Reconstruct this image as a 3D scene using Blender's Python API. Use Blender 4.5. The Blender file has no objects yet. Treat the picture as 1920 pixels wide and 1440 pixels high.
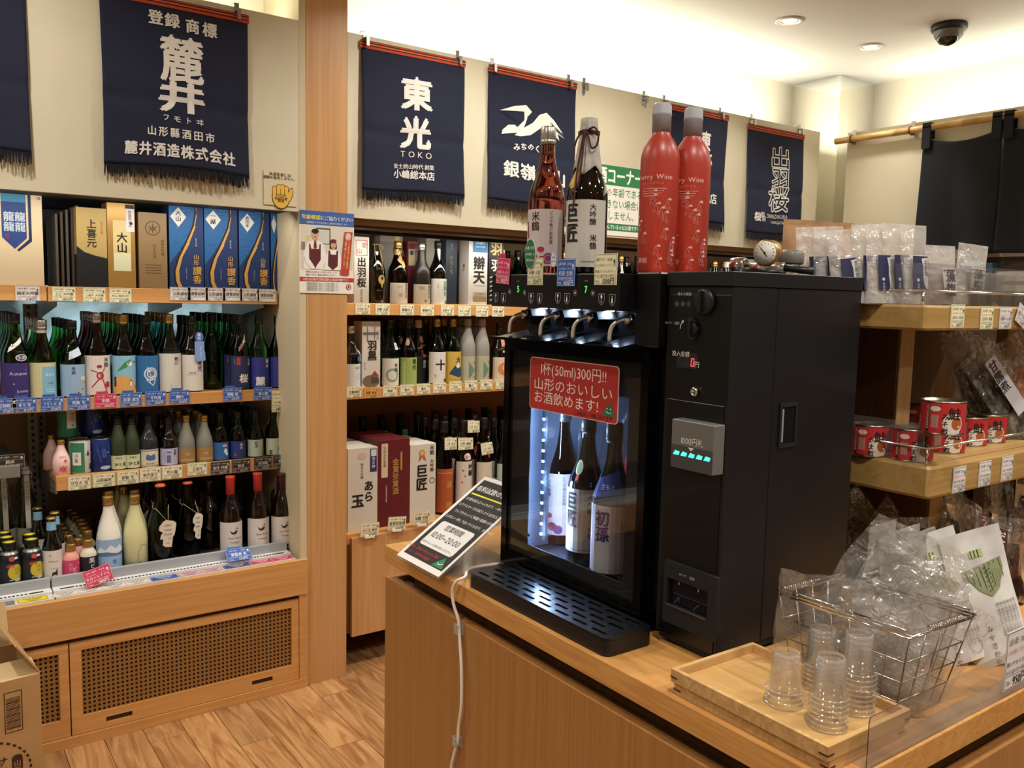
import bpy, math, random
from math import sin, cos, pi, radians as R_
from mathutils import Vector, Matrix
from mathutils.geometry import tessellate_polygon
random.seed(7)
sc = bpy.context.scene
COL = sc.collection
# ---------------------------------------------------------------- camera
FPX, YAW, PITCH, ROLL, EYE = 1611.873, 0.94591853, 0.10254620, 0.02181696, 1.5
fw = Vector((cos(YAW)*cos(PITCH), sin(YAW)*cos(PITCH), -sin(PITCH)))
rt0 = Vector((sin(YAW), -cos(YAW), 0)); up0 = rt0.cross(fw)
rt = rt0*cos(ROLL)+up0*sin(ROLL); upv = rt.cross(fw)
cam = bpy.data.cameras.new('camera'); camo = bpy.data.objects.new('camera', cam); COL.objects.link(camo)
cam.sensor_width = 36; cam.lens = 36*FPX/1920; cam.clip_start = .02
mw = Matrix((rt, upv, -fw)).transposed().to_4x4(); mw.translation = (0, 0, EYE); camo.matrix_world = mw
sc.camera = camo
def at(px, py, ax, val):
    """world point where the sight line of photo pixel (px,py) meets the plane coordinate[ax]=val"""
    d = rt*((px-960)/FPX)-upv*((py-720)/FPX)+fw
    c = Vector((0, 0, EYE)); return c+d*((val-c[ax])/d[ax])
# ---------------------------------------------------------------- world, exposure, lights
w = bpy.data.worlds.new('world'); sc.world = w; w.use_nodes = True
w.node_tree.nodes['Background'].inputs[0].default_value = (1, .96, .88, 1)
w.node_tree.nodes['Background'].inputs[1].default_value = .27
vs = sc.view_settings; vs.view_transform = 'Standard'; vs.look = 'None'; vs.gamma = 1; vs.use_curve_mapping = False
vs.exposure = 0.05
cy = sc.cycles; cy.max_bounces = 9; cy.transmission_bounces = 8; cy.transparent_max_bounces = 24; cy.glossy_bounces = 4
cy.diffuse_bounces = 4; cy.caustics_reflective = False; cy.caustics_refractive = False; cy.sample_clamp_indirect = 6
def area(name, loc, sx, sy, power, col, rot=(0, 0, 0), parent=None, shape='RECTANGLE', spread=pi):
    l = bpy.data.lights.new(name, 'AREA'); l.shape = shape; l.size = sx; l.size_y = sy; l.energy = power; l.color = col; l.spread = spread
    o = bpy.data.objects.new(name, l); COL.objects.link(o); o.location = loc; o.rotation_euler = rot
    if parent: o.parent = parent
    return o
WARM = (1, .80, .56)
# cove lights behind the fascias, shining up
area('cove_light', (2.85, 3.17, 2.42), 2.75, .05, 16.5, (1, .985, .90), (R_(180), 0, 0))
area('cove_light', (.1, 3.17, 2.42), 2.1, .05, 9, (1, .95, .80), (R_(180), 0, 0))
area('cove_light', (4.60, 1.2, 2.40), .05, 3.3, 17, (1, .985, .90), (R_(180), 0, 0))
# lights washing the bottles under the fascias; the cooler one is an added fill
area('display_fill_light', (.35, 3.06, 1.775), 1.6, .03, 3.2, (1, .94, .84), (R_(25), 0, 0))
area('display_fill_light', (2.8, 3.11, 1.715), 2.7, .03, 6.5, (1, .94, .84), (R_(20), 0, 0))
# ---------------------------------------------------------------- materials
def lin(h):
    h = h.lstrip('#'); h = ''.join(c*2 for c in h) if len(h) == 3 else h
    return tuple((c/12.92 if c <= .04045 else ((c+.055)/1.055)**2.4) for c in (int(h[i:i+2], 16)/255 for i in (0, 2, 4)))+(1,)
_m = {}
def mat(hexc, rough=.5, metal=0, name=None, emis=0, coat=0, trans=0, ior=1.45, alpha=1, spec=.5):
    k = (hexc, rough, metal, emis, coat, trans, ior, alpha, spec)
    if k in _m: return _m[k]
    m = bpy.data.materials.new(name or 'paint_'+hexc.strip('#')); m.use_nodes = True; b = m.node_tree.nodes['Principled BSDF']
    b.inputs['Base Color'].default_value = lin(hexc); b.inputs['Roughness'].default_value = rough; b.inputs['Metallic'].default_value = metal
    b.inputs['Coat Weight'].default_value = coat; b.inputs['Transmission Weight'].default_value = trans; b.inputs['IOR'].default_value = ior
    b.inputs['Specular IOR Level'].default_value = spec; b.inputs['Alpha'].default_value = alpha
    if emis: b.inputs['Emission Color'].default_value = lin(hexc); b.inputs['Emission Strength'].default_value = emis
    _m[k] = m; return m
def nodes(m): return m.node_tree.nodes, m.node_tree.links
def wood(name, c1, c2, scale=(60, 60, 2.5), rough=.42, dist=1.5, rnd=False, bump=.05):
    m = bpy.data.materials.new(name); m.use_nodes = True; N, L = nodes(m); b = N['Principled BSDF']
    tc = N.new('ShaderNodeTexCoord'); mp = N.new('ShaderNodeMapping'); mp.inputs['Scale'].default_value = scale
    L.new(tc.outputs['Object'], mp.inputs['Vector'])
    if rnd:
        oi = N.new('ShaderNodeObjectInfo'); ml = N.new('ShaderNodeMath'); ml.operation = 'MULTIPLY'; ml.inputs[1].default_value = 37
        L.new(oi.outputs['Random'], ml.inputs[0]); cb = N.new('ShaderNodeCombineXYZ'); L.new(ml.outputs[0], cb.inputs[0]); L.new(ml.outputs[0], cb.inputs[1]); L.new(cb.outputs[0], mp.inputs['Location'])
    n = N.new('ShaderNodeTexNoise'); n.inputs['Scale'].default_value = 1; n.inputs['Detail'].default_value = 5; n.inputs['Distortion'].default_value = dist
    L.new(mp.outputs[0], n.inputs['Vector'])
    cr = N.new('ShaderNodeValToRGB'); cr.color_ramp.elements[0].position = .34; cr.color_ramp.elements[1].position = .66
    cr.color_ramp.elements[0].color = lin(c1); cr.color_ramp.elements[1].color = lin(c2); L.new(n.outputs['Fac'], cr.inputs[0])
    out = cr.outputs[0]
    if rnd:
        hs = N.new('ShaderNodeHueSaturation'); mr = N.new('ShaderNodeMapRange'); mr.inputs[3].default_value = .78; mr.inputs[4].default_value = 1.16
        L.new(oi.outputs['Random'], mr.inputs[0]); L.new(mr.outputs[0], hs.inputs['Value']); L.new(out, hs.inputs['Color']); out = hs.outputs[0]
    L.new(out, b.inputs['Base Color']); b.inputs['Roughness'].default_value = rough
    bp = N.new('ShaderNodeBump'); bp.inputs['Strength'].default_value = bump; bp.inputs['Distance'].default_value = .002; L.new(n.outputs['Fac'], bp.inputs['Height']); L.new(bp.outputs[0], b.inputs['Normal'])
    return m
W_V = wood('beech_vertical_grain', '#c08d55', '#cc9b63', (45, 45, 1.2))
W_H = wood('beech_horizontal_grain', '#c38c50', '#d09c60', (1.3, 50, 50))
W_PAN = wood('beech_front_panel', '#bd8c58', '#c99a66', (45, 45, 1.0))
W_CNT = wood('shaded_panel_veneer', '#996836', '#a77642', (110, 110, 1.2))  # shade on the counter front is worked into this darker veneer
W_SLAB = wood('counter_slab_veneer', '#b98244', '#cd9856', (26, 3.0, 60), dist=2.5)
W_TRAY = wood('oak_tray_wood', '#b58d58', '#cfa872', (2.2, 45, 40), dist=2)
W_TRAYF = wood('oak_tray_floor', '#b98f55', '#c79f66', (40, 2.5, 40), dist=2)
W_GON = wood('gondola_shelf_wood', '#a07e48', '#b08d55', (2, 40, 60))
W_POST = wood('gondola_post_wood', '#b08c5e', '#bf9a6a', (50, 50, 1.5))
W_DARK = wood('dark_side_panel', '#5a3d20', '#6a4a28', (60, 60, 1.2))
W_FL = wood('floor_plank_wood', '#8f6038', '#bd8f5e', (16, 1.9, 10), rough=.36, dist=3.2, rnd=True)
W_GRILL = mat('#8d6434', .55)
def bumpy(m, scale, strength, distance=.003, detail=3, stretch=None):
    N, L = nodes(m); b = N['Principled BSDF']; tc = N.new('ShaderNodeTexCoord'); n = N.new('ShaderNodeTexNoise'); n.inputs['Scale'].default_value = scale; n.inputs['Detail'].default_value = detail
    if stretch:
        mp = N.new('ShaderNodeMapping'); mp.inputs['Scale'].default_value = stretch; L.new(tc.outputs['Object'], mp.inputs[0]); L.new(mp.outputs[0], n.inputs['Vector'])
    else: L.new(tc.outputs['Object'], n.inputs['Vector'])
    bp = N.new('ShaderNodeBump'); bp.inputs['Strength'].default_value = strength; bp.inputs['Distance'].default_value = distance
    L.new(n.outputs['Fac'], bp.inputs['Height']); L.new(bp.outputs[0], b.inputs['Normal']); return m
def mottle(name, c1, c2, scale, rough=.5, lo=.4, hi=.6, coat=0, bump=0, metal=0):
    m = bpy.data.materials.new(name); m.use_nodes = True; N, L = nodes(m); b = N['Principled BSDF']; tc = N.new('ShaderNodeTexCoord')
    n = N.new('ShaderNodeTexNoise'); n.inputs['Scale'].default_value = scale; n.inputs['Detail'].default_value = 4; L.new(tc.outputs['Object'], n.inputs['Vector'])
    cr = N.new('ShaderNodeValToRGB'); cr.color_ramp.elements[0].position = lo; cr.color_ramp.elements[1].position = hi
    cr.color_ramp.elements[0].color = lin(c1); cr.color_ramp.elements[1].color = lin(c2); L.new(n.outputs['Fac'], cr.inputs[0]); L.new(cr.outputs[0], b.inputs['Base Color'])
    b.inputs['Roughness'].default_value = rough; b.inputs['Coat Weight'].default_value = coat; b.inputs['Metallic'].default_value = metal
    if bump:
        bp = N.new('ShaderNodeBump'); bp.inputs['Strength'].default_value = bump; bp.inputs['Distance'].default_value = .004; L.new(n.outputs['Fac'], bp.inputs['Height']); L.new(bp.outputs[0], b.inputs['Normal'])
    return m
CREAM = mottle('cream_fascia_paint', '#cdc5ac', '#d3cbb2', 3, .6)
WALLW = mat('#ece3cc', .8, name='white_wall_paint')
CEIL = mat('#d9d6c8', .85, name='ceiling_paint')
MIRROR = mat('#f2f2ee', .015, 1, name='mirror')
NAVY = bumpy(mat('#171c33', .9, name='navy_cotton'), 900, .25, .0006)
NAVY2 = bumpy(mat('#10141b', .85, name='dark_noren_cotton'), 900, .25, .0006)
BLK = mat('#0b0b0d', .32, name='black_powder_coat', coat=.1)
BLKS = mat('#141518', .38, name='black_satin_metal')
BLKG = mat('#050507', .12, name='black_gloss', spec=.35)
BLKM = mat('#0c0c0c', .7, name='black_matte')
CHROME = mat('#d8d8d8', .12, 1, name='chrome')
STEEL = mat('#9a9894', .35, 1, name='brushed_steel')
WPLA = mat('#e6e2da', .4, name='white_plastic')
GREYM = mat('#8f8d88', .45, .3, name='grey_metal')
def film(name, a=.12, rough=.12, col='#ffffff', bump=.0, scale=25, gl=.8, k=.45, base=.02):
    m = bpy.data.materials.new(name); m.use_nodes = True; N, L = nodes(m); N.remove(N['Principled BSDF']); o = N['Material Output']
    t = N.new('ShaderNodeBsdfTransparent'); t.inputs[0].default_value = (.995, .995, .995, 1)
    g = N.new('ShaderNodeBsdfGlossy'); g.inputs['Roughness'].default_value = rough; g.inputs['Color'].default_value = (gl, gl, gl, 1)
    d = N.new('ShaderNodeBsdfDiffuse'); d.inputs[0].default_value = lin(col)
    tl = N.new('ShaderNodeBsdfTranslucent'); tl.inputs[0].default_value = lin(col); md = N.new('ShaderNodeMixShader'); md.inputs[0].default_value = .4; L.new(d.outputs[0], md.inputs[1]); L.new(tl.outputs[0], md.inputs[2])
    lw = N.new('ShaderNodeLayerWeight'); lw.inputs[0].default_value = .35
    m1 = N.new('ShaderNodeMixShader'); m1.inputs[0].default_value = a; L.new(t.outputs[0], m1.inputs[1]); L.new(md.outputs[0], m1.inputs[2])
    m2 = N.new('ShaderNodeMixShader'); mt = N.new('ShaderNodeMath'); mt.operation = 'MULTIPLY_ADD'; mt.inputs[1].default_value = k; mt.inputs[2].default_value = base
    L.new(lw.outputs['Fresnel'], mt.inputs[0]); L.new(mt.outputs[0], m2.inputs[0]); L.new(m1.outputs[0], m2.inputs[1]); L.new(g.outputs[0], m2.inputs[2]); L.new(m2.outputs[0], o.inputs[0])
    if bump:
        tc = N.new('ShaderNodeTexCoord'); n = N.new('ShaderNodeTexNoise'); n.inputs['Scale'].default_value = scale; n.inputs['Detail'].default_value = 3; n.inputs['Distortion'].default_value = .8
        L.new(tc.outputs['Object'], n.inputs['Vector']); bp = N.new('ShaderNodeBump'); bp.inputs['Strength'].default_value = bump; bp.inputs['Distance'].default_value = .02
        L.new(n.outputs['Fac'], bp.inputs['Height'])
        for x in (g, d, lw): L.new(bp.outputs[0], x.inputs['Normal'])
    return m
ACRYL = film('clear_acrylic', .03, .03, k=.35)
ACRYLH = film('hazy_acrylic', .10, .08, '#d8cfc8', k=.35)
FILM = film('clear_plastic_film', .08, .16, '#f2f0ec', .8, 28, 1)
PFILM = film('vacuum_film', .06, .12, '#e2ded6', 1.0, 30, 1, k=.8, base=.06)
FILMM = film('milky_pouch_film', .36, .2, '#f4f1ee', .5, 30, 1)
FILMC = film('clear_cup_plastic', .015, .04, '#f4f0f0', k=.30, base=.015, gl=1)
RIMC = film('cup_rim_plastic', .16, .05, '#fff8f6', k=.5, base=.05, gl=1)
SMOKE = film('smoked_door_glass', .12, .02, '#020204', k=.16, base=.012)
def glass(name, col, rough=.03, ior=1.4, tr=1.0):
    return mat(col, rough, 0, name, 0, 0, tr, ior)
G = {'green': glass('green_glass', '#2f8f3c'), 'dgreen': glass('dark_green_glass', '#14401f'), 'olive': glass('olive_glass', '#4d6b2a'), 'brown': glass('brown_glass', '#3a1d0e'),
     'black': mat('#070605', .06, name='black_glass', coat=.6), 'teal': glass('teal_glass', '#3b8c84'), 'clear': glass('clear_glass', '#e4ebdd'), 'pale': glass('pale_green_glass', '#c3cf98'),
     'red': glass('pink_sake_glass', '#8a3a3a'), 'frost': mat('#9a9a8c', .35, name='frosted_glass', trans=.35), 'frostg': mat('#39442f', .4, name='frosted_green_glass', trans=.2),
     'milk': mat('#e9e6dc', .22, name='milky_sake', coat=.5), 'cloud': mat('#d2cf9e', .22, name='cloudy_yellow_sake', coat=.5), 'pinkm': mat('#dc9a8c', .3, name='pink_milky', coat=.4),
     'creamm': mat('#d5cfbd', .3, name='cream_milky', coat=.4), 'pinkw': mat('#efc9c6', .35, name='pink_frosted', coat=.2), 'blue': glass('blue_glass', '#24608f'), 'grey': mat('#33383c', .15, name='dark_grey_glass', trans=.3),
     'wine': mat('#0d0405', .06, name='red_wine_glass', coat=.6), 'wrap': mat('#8f8b84', .5, name='grey_tissue_wrap'), 'wrapw': mat('#c9c6be', .55, name='white_tissue_wrap')}
KIDS = {}   # parent name -> its parts
# ---------------------------------------------------------------- mesh builder
class MB:
    def __init__(s): s.v = []; s.f = []; s.m = []; s.mats = []; s.sm = []
    def mi(s, m):
        if isinstance(m, str): m = mat(m, .6)
        if m not in s.mats: s.mats.append(m)
        return s.mats.index(m)
    def add(s, vs_, fs, m, smooth=False):
        b = len(s.v); k = s.mi(m); s.v += [tuple(v) for v in vs_]; s.f += [tuple(b+i for i in f) for f in fs]; s.m += [k]*len(fs); s.sm += [smooth]*len(fs); return s
    def box(s, x0, y0, z0, x1, y1, z1, m, bev=0):
        if bev:
            # chamfered along vertical and top edges: an 8-sided outline with a smaller top
            b = bev
            def ring(z, i): return [(x0+b+i, y0+i, z), (x1-b-i, y0+i, z), (x1-i, y0+b+i, z), (x1-i, y1-b-i, z), (x1-b-i, y1-i, z), (x0+b+i, y1-i, z), (x0+i, y1-b-i, z), (x0+i, y0+b+i, z)]
            r = ring(z0, b*.6)+ring(z0+b, 0)+ring(z1-b, 0)+ring(z1, b*.6)
            fs = [tuple(range(7, -1, -1)), tuple(range(24, 32))]
            for k in range(3):
                for i in range(8): j = (i+1) % 8; fs.append((k*8+i, k*8+j, k*8+8+j, k*8+8+i))
            return s.add(r, fs, m)
        v = [(x, y, z) for z in (z0, z1) for y in (y0, y1) for x in (x0, x1)]
        return s.add(v, [(0, 2, 3, 1), (4, 5, 7, 6), (0, 1, 5, 4), (2, 6, 7, 3), (0, 4, 6, 2), (1, 3, 7, 5)], m)
    def obox(s, c, ax, ay, az, m):
        c, ax, ay, az = map(Vector, (c, ax, ay, az)); v = [c+ax*i+ay*j+az*k for k in (-1, 1) for j in (-1, 1) for i in (-1, 1)]
        return s.add(v, [(0, 2, 3, 1), (4, 5, 7, 6), (0, 1, 5, 4), (2, 6, 7, 3), (0, 4, 6, 2), (1, 3, 7, 5)], m)
    def lathe(s, prof, m, n=24, c=(0, 0, 0), axis='z', smooth=True, caps=True):
        vs_, fs = [], []
        for r, z in prof:
            for i in range(n):
                a = 2*pi*i/n; p = (r*cos(a), r*sin(a), z)
                if axis == 'y': p = (p[0], p[2], p[1])
                if axis == 'x': p = (p[2], p[0], p[1])
                vs_.append((c[0]+p[0], c[1]+p[1], c[2]+p[2]))
        for k in range(len(prof)-1):
            for i in range(n): j = (i+1) % n; fs.append((k*n+i, k*n+j, (k+1)*n+j, (k+1)*n+i))
        s.add(vs_, fs, m, smooth)
        if caps:
            b = len(s.v)-len(vs_); k = s.mi(m)
            for ring in (0, len(prof)-1):
                if prof[ring][0] > 1e-5:
                    f = [b+ring*n+i for i in range(n)]; s.f.append(tuple(f if ring else f[::-1])); s.m.append(k); s.sm.append(False)
        return s
    def tube(s, pts, r, m, n=6, closed=False):
        P = [Vector(p) for p in pts]; N_ = len(P); vs_ = []; prev = None
        for i, p in enumerate(P):
            if closed: t = (P[(i+1) % N_]-P[i-1])
            else: t = (P[min(i+1, N_-1)]-P[max(i-1, 0)])
            t.normalize()
            if prev is None:
                a = Vector((0, 0, 1)) if abs(t.z) < .9 else Vector((1, 0, 0)); u = t.cross(a).normalized()
            else: u = (prev-t*prev.dot(t)).normalized()
            prev = u; q = t.cross(u); rr = r[i] if isinstance(r, (list, tuple)) else r
            vs_ += [p+(u*cos(2*pi*k/n)+q*sin(2*pi*k/n))*rr for k in range(n)]
        fs = []
        for i in range(N_ if closed else N_-1):
            i2 = (i+1) % N_
            for k in range(n): k2 = (k+1) % n; fs.append((i*n+k, i*n+k2, i2*n+k2, i2*n+k))
        if not closed: fs += [tuple(range(n-1, -1, -1)), tuple((N_-1)*n+k for k in range(n))]
        return s.add(vs_, fs, m, True)
    def grid(s, fn, nu, nv, m, smooth=True):
        vs_ = [fn(i/nu, j/nv) for j in range(nv+1) for i in range(nu+1)]
        return s.add(vs_, [(j*(nu+1)+i, j*(nu+1)+i+1, (j+1)*(nu+1)+i+1, (j+1)*(nu+1)+i) for j in range(nv) for i in range(nu)], m, smooth)
    def prism(s, pts, fn0, fn1, m):
        """outline pts (2D) lofted between two mappings"""
        n = len(pts); v = [fn0(*p) for p in pts]+[fn1(*p) for p in pts]
        tri = [tuple(t) for t in tessellate_polygon([[Vector((p[0], p[1], 0)) for p in pts]])]
        return s.add(v, tri+[tuple(i+n for i in t[::-1]) for t in tri]+[(i, (i+1) % n, n+(i+1) % n, n+i) for i in range(n)], m)
    def mesh(s, name):
        me = bpy.data.meshes.new(name); me.from_pydata(s.v, [], s.f)
        for m in s.mats: me.materials.append(m)
        me.polygons.foreach_set('material_index', s.m); me.polygons.foreach_set('use_smooth', s.sm); me.update(); return me
    def build(s, name, parent=None, loc=None, rotz=0, solid=0):
        o = bpy.data.objects.new(name, s.mesh(name)); COL.objects.link(o)
        if parent: o.parent = parent; KIDS.setdefault(parent.name, []).append(o)
        if loc: o.location = loc
        if rotz: o.rotation_euler = (0, 0, rotz)
        if solid:
            md = o.modifiers.new('s', 'SOLIDIFY'); md.thickness = solid; md.offset = 0
        return o
def tag(o, label=None, cat=None, group=None, kind=None):
    if label: o['label'] = label
    if cat: o['category'] = cat
    if group: o['group'] = group
    if kind: o['kind'] = kind
    return o
def thing(name, label, cat, loc=(0, 0, 0), rotz=0, group=None):
    o = bpy.data.objects.new(name, None); COL.objects.link(o); o.empty_display_size = .02; o.location = loc; o.rotation_euler = (0, 0, rotz)
    return tag(o, label, cat, group)
def struct(mb, name, parent=None, **k):
    o = mb.build(name, parent, **k)
    if not parent: o['kind'] = 'structure'
    return o
def dup(root, loc, label, rotz=None, group=None, skip=()):
    kids = KIDS.get(root.name, [])
    r = root.copy(); COL.objects.link(r); r.location = loc; r['label'] = label
    if rotz is not None: r.rotation_euler = (0, 0, rotz)
    if group: r['group'] = group
    for ch in kids:
        if ch.name.split('.')[0] in skip: continue
        c = ch.copy(); COL.objects.link(c); c.parent = r
        for g in KIDS.get(ch.name, []):
            d = g.copy(); COL.objects.link(d); d.parent = c
    return r
# ---------------------------------------------------------------- glyphs and flat print
_fc = bpy.data.curves.new('glyph', 'FONT'); _fo = bpy.data.objects.new('glyph', _fc)
_gs = bpy.data.scenes.new('glyph_scene'); _gs.collection.objects.link(_fo); _gv = _gs.view_layers[0]
_gl = {}
def glyph(ch, bold, curved, res=1):
    k = (ch, curved, res)
    if k in _gl: return _gl[k]
    _fc.resolution_u = res; _fc.body = ch
    _gv.update(); dg = _gv.depsgraph
    me = bpy.data.meshes.new_from_object(_fo.evaluated_get(dg))
    V = [(v.co.x, v.co.y) for v in me.vertices]; F = [tuple(p.vertices) for p in me.polygons]; bpy.data.meshes.remove(me)
    wdt = (max(v[0] for v in V)+.06) if V else .4
    if ord(ch) > 0x2e80: wdt = 1.0
    polys = [[V[i] for i in f] for f in F]
    if curved: polys = [q for p in polys for q in strips(p, .22)]
    _gl[k] = (polys, wdt); return _gl[k]
def clipx(p, x, keep_gt):
    out = []; n = len(p)
    for i in range(n):
        a, b = p[i], p[(i+1) % n]; ia = (a[0] > x) == keep_gt; ib = (b[0] > x) == keep_gt
        if ia: out.append(a)
        if ia != ib: t = (x-a[0])/(b[0]-a[0]); out.append((x, a[1]+t*(b[1]-a[1])))
    return out
def strips(p, step):
    x0, x1 = min(q[0] for q in p), max(q[0] for q in p)
    if x1-x0 <= step: return [p]
    out = []; rest = p; x = (math.floor(x0/step)+1)*step
    while x < x1 and len(rest) > 2:
        a = clipx(rest, x, False); rest = clipx(rest, x, True)
        if len(a) > 2: out.append(a)
        x += step
    if len(rest) > 2: out.append(rest)
    return out
class Pr(MB):
    """flat print: shapes and lettering laid on a surface given by a mapping (u, v, height) -> point"""
    def __init__(s, fn, curved=0, eps=.0003): super().__init__(); s.fn = fn; s.cu = curved; s.eps = eps; s.rgh = .6; s.kk = 0
    def poly(s, pts, m, l=1):
        s.kk += 1; l = l+s.kk*.0035
        if isinstance(m, str): m = mat(m, s.rgh)
        if len(pts) > 4: ps = [[pts[i] for i in t] for t in tessellate_polygon([[Vector((p[0], p[1], 0)) for p in pts]])]
        else: ps = [pts]
        for p in ps:
            for q in (strips(p, s.cu) if s.cu else [p]): s.add([s.fn(a, b, l*s.eps) for a, b in q], [tuple(range(len(q)))], m)
        return s
    def rect(s, u0, v0, u1, v1, m, l=1): return s.poly([(u0, v0), (u1, v0), (u1, v1), (u0, v1)], m, l)
    def frame(s, u0, v0, u1, v1, t, m, l=1):
        s.rect(u0, v0, u1, v0+t, m, l); s.rect(u0, v1-t, u1, v1, m, l); s.rect(u0, v0, u0+t, v1, m, l); return s.rect(u1-t, v0, u1, v1, m, l)
    def ell(s, u, v, a, b, m, l=1, n=16, rot=0):
        return s.poly([(u+a*cos(2*pi*i/n)*cos(rot)-b*sin(2*pi*i/n)*sin(rot), v+a*cos(2*pi*i/n)*sin(rot)+b*sin(2*pi*i/n)*cos(rot)) for i in range(n)], m, l)
    def ring(s, u, v, a, t, m, l=1, n=16, k=1.0):
        for i in range(n):
            p, q = 2*pi*i/n, 2*pi*(i+1)/n
            s.poly([(u+a*cos(p), v+a*k*sin(p)), (u+a*cos(q), v+a*k*sin(q)), (u+(a-t)*cos(q), v+(a-t)*k*sin(q)), (u+(a-t)*cos(p), v+(a-t)*k*sin(p))], m, l)
        return s
    def line(s, pts, t, m, l=1):
        for a, b in zip(pts, pts[1:]):
            d = Vector((b[0]-a[0], b[1]-a[1])); 
            if d.length < 1e-9: continue
            d.normalize(); nx, ny = -d.y*t/2, d.x*t/2; s.poly([(a[0]-nx, a[1]-ny), (b[0]-nx, b[1]-ny), (b[0]+nx, b[1]+ny), (a[0]+nx, a[1]+ny)], m, l)
        return s
    def text(s, t, u, v, size, m, l=2, vert=False, bold=.0, sx=1.0, align='c', rot=0, gap=1.0, res=1, outline=0, fit=0):
        if isinstance(m, str): m = mat(m, s.rgh)
        s.kk += 1; l = l+s.kk*.0035
        if fit:
            n_ = sum(1.0 if ord(c) > 0x2e80 else .58 for c in t)*size*gap; sx = min(sx, fit/max(n_, 1e-6))
        G_ = [(glyph(c, bold, bool(s.cu), res if ord(c) > 0x2e80 else 3) if c not in ' 　' else ([], .4 if c == ' ' else 1.0)) for c in t]
        vs_, fs = [], []
        if vert: pos = [(-.5*size*sx*g[1], -(i+.86)*size*gap) for i, g in enumerate(G_)]
        else:
            tot = sum(g[1] for g in G_)*size*sx*gap; x = {'c': -tot/2, 'l': 0, 'r': -tot}[align]; pos = []
            for g in G_: pos.append((x, 0)); x += g[1]*size*sx*gap
        cr_, sr_ = cos(rot), sin(rot)
        if bold >= .03 and size > .011: sh = [(-bold*.6, -bold*.35), (bold*.6, -bold*.35), (0, bold*.6), (0, 0)] if size > .022 else [(-bold*.5, 0), (bold*.5, 0)]
        elif bold < 0: sh = [(0, 0)]
        else: sh = [(0, 0)]
        if outline: sh = [(outline*cos(k*pi/4), outline*sin(k*pi/4)) for k in range(8)]
        for ((ps, w_), (ox0, oy0)), (hx, hy) in [(g, q) for g in zip(G_, pos) for q in sh]:
            ox, oy = ox0+hx*size, oy0+hy*size; l2 = l+sh.index((hx, hy))*.12
            for p in ps:
                b = len(vs_)
                for a, c in p:
                    x, y = ox+a*size*sx, oy+c*size
                    vs_.append(s.fn(u+x*cr_-y*sr_, v+x*sr_+y*cr_, l2*s.eps))
                fs.append(tuple(range(b, b+len(p))))
        if fs: s.add(vs_, fs, m)
        return s
def flat(ax='xz', y0=0):
    return lambda u, v, h: (u, y0-h, v)
def cyl(R0, turn=0): return lambda u, v, h: ((R0+h)*sin(u/R0+turn), -(R0+h)*cos(u/R0+turn), v)
# ================================================================ THE ROOM
CT, WY, WX = 2.79, 3.35, 4.78      # ceiling height, back wall, side wall
YF, YS, YB = 3.0, 3.2, 3.76        # fascia face, shelf lips, cooler back
# floor: a slab with separate planks laid on it
fl = struct(MB().box(-2.6, -2.6, -.1, 4.85, 3.85, -.006, mat('#6b4526', .6)), 'floor')
def plank_mesh(L): return MB().box(.0008, .0008, -.005, .1192, L-.0016, .0, W_FL, bev=.0008).mesh('plank')
pm = {L: plank_mesh(L) for L in (.9, .6, .3)}
for i in range(38):
    x = -.327+i*.12; y = -.3+(i*7 % 5)*.18-.6
    while y < 3.74:
        L = .9 if y > -.9 else .6
        if y+L > 3.76: L = .6 if y+.6 <= 3.76 else .3
        if y+L > .4 or x > 1.5:
            o = bpy.data.objects.new('plank', pm[L]); COL.objects.link(o); o.parent = fl; o.location = (x, y, 0)
        y += L
struct(MB().box(-2.6, -2.6, CT, 4.85, 3.85, CT+.08, CEIL), 'ceiling')
struct(MB().box(-2.6, WY, 1.86, WX, WY+.08, CT, WALLW), 'wall_back')
struct(MB().box(WX, -2.6, 0, WX+.08, 3.85, CT, WALLW), 'wall_right')
struct(MB().box(-2.68, -2.6, 0, -2.6, 3.85, CT, WALLW), 'wall_left')
struct(MB().box(-2.6, -2.68, 0, 4.85, -2.6, CT, WALLW), 'wall_front')
# cream fascias
struct(MB().box(-2.6, YF, 1.783, 1.203, YF+.022, 2.446, CREAM), 'trim_1')
struct(MB().box(1.391, YF, 1.777, 4.246, YF+.022, 2.443, CREAM), 'trim_2')
struct(MB().box(4.38, -2.6, 1.74, 4.402, 2.914, 2.443, CREAM), 'trim_3')
struct(MB().box(1.204, YF, .0, 1.229, YB, CT-.002, mat('#cbbd9d', .6)), 'trim_4')     # cream jamb beside the cooler
struct(MB().box(1.23, YF, 0, 1.391, YB, CT-.002, W_PAN, bev=.001), 'pillar')
# brown rail and dark track under the middle fascia
m = MB(); m.box(1.391, 3.03, 1.755, 4.3, 3.05, 1.777, mat('#8f7a5c', .5)); m.box(1.391, 3.05, 1.745, 4.3, 3.15, 1.776, mat('#5a4b3a', .6)); m.box(1.391, 3.16, 1.73, 4.3, 3.17, 1.745, BLKS)
struct(m, 'trim_5')
# roofs over the cooler bays (so no cove light leaks in)
struct(MB().box(-2.6, YF+.022, 1.79, 1.204, YB, 1.8, BLKM), 'trim_6')
struct(MB().box(1.391, YF+.05, 1.785, 4.44, YB, 1.8, mat('#3a2f24', .7)), 'trim_7')
# corner mirror column
struct(MB().box(4.44, 3.02, 0, WX, WY, CT-.001, MIRROR), 'column')
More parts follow.
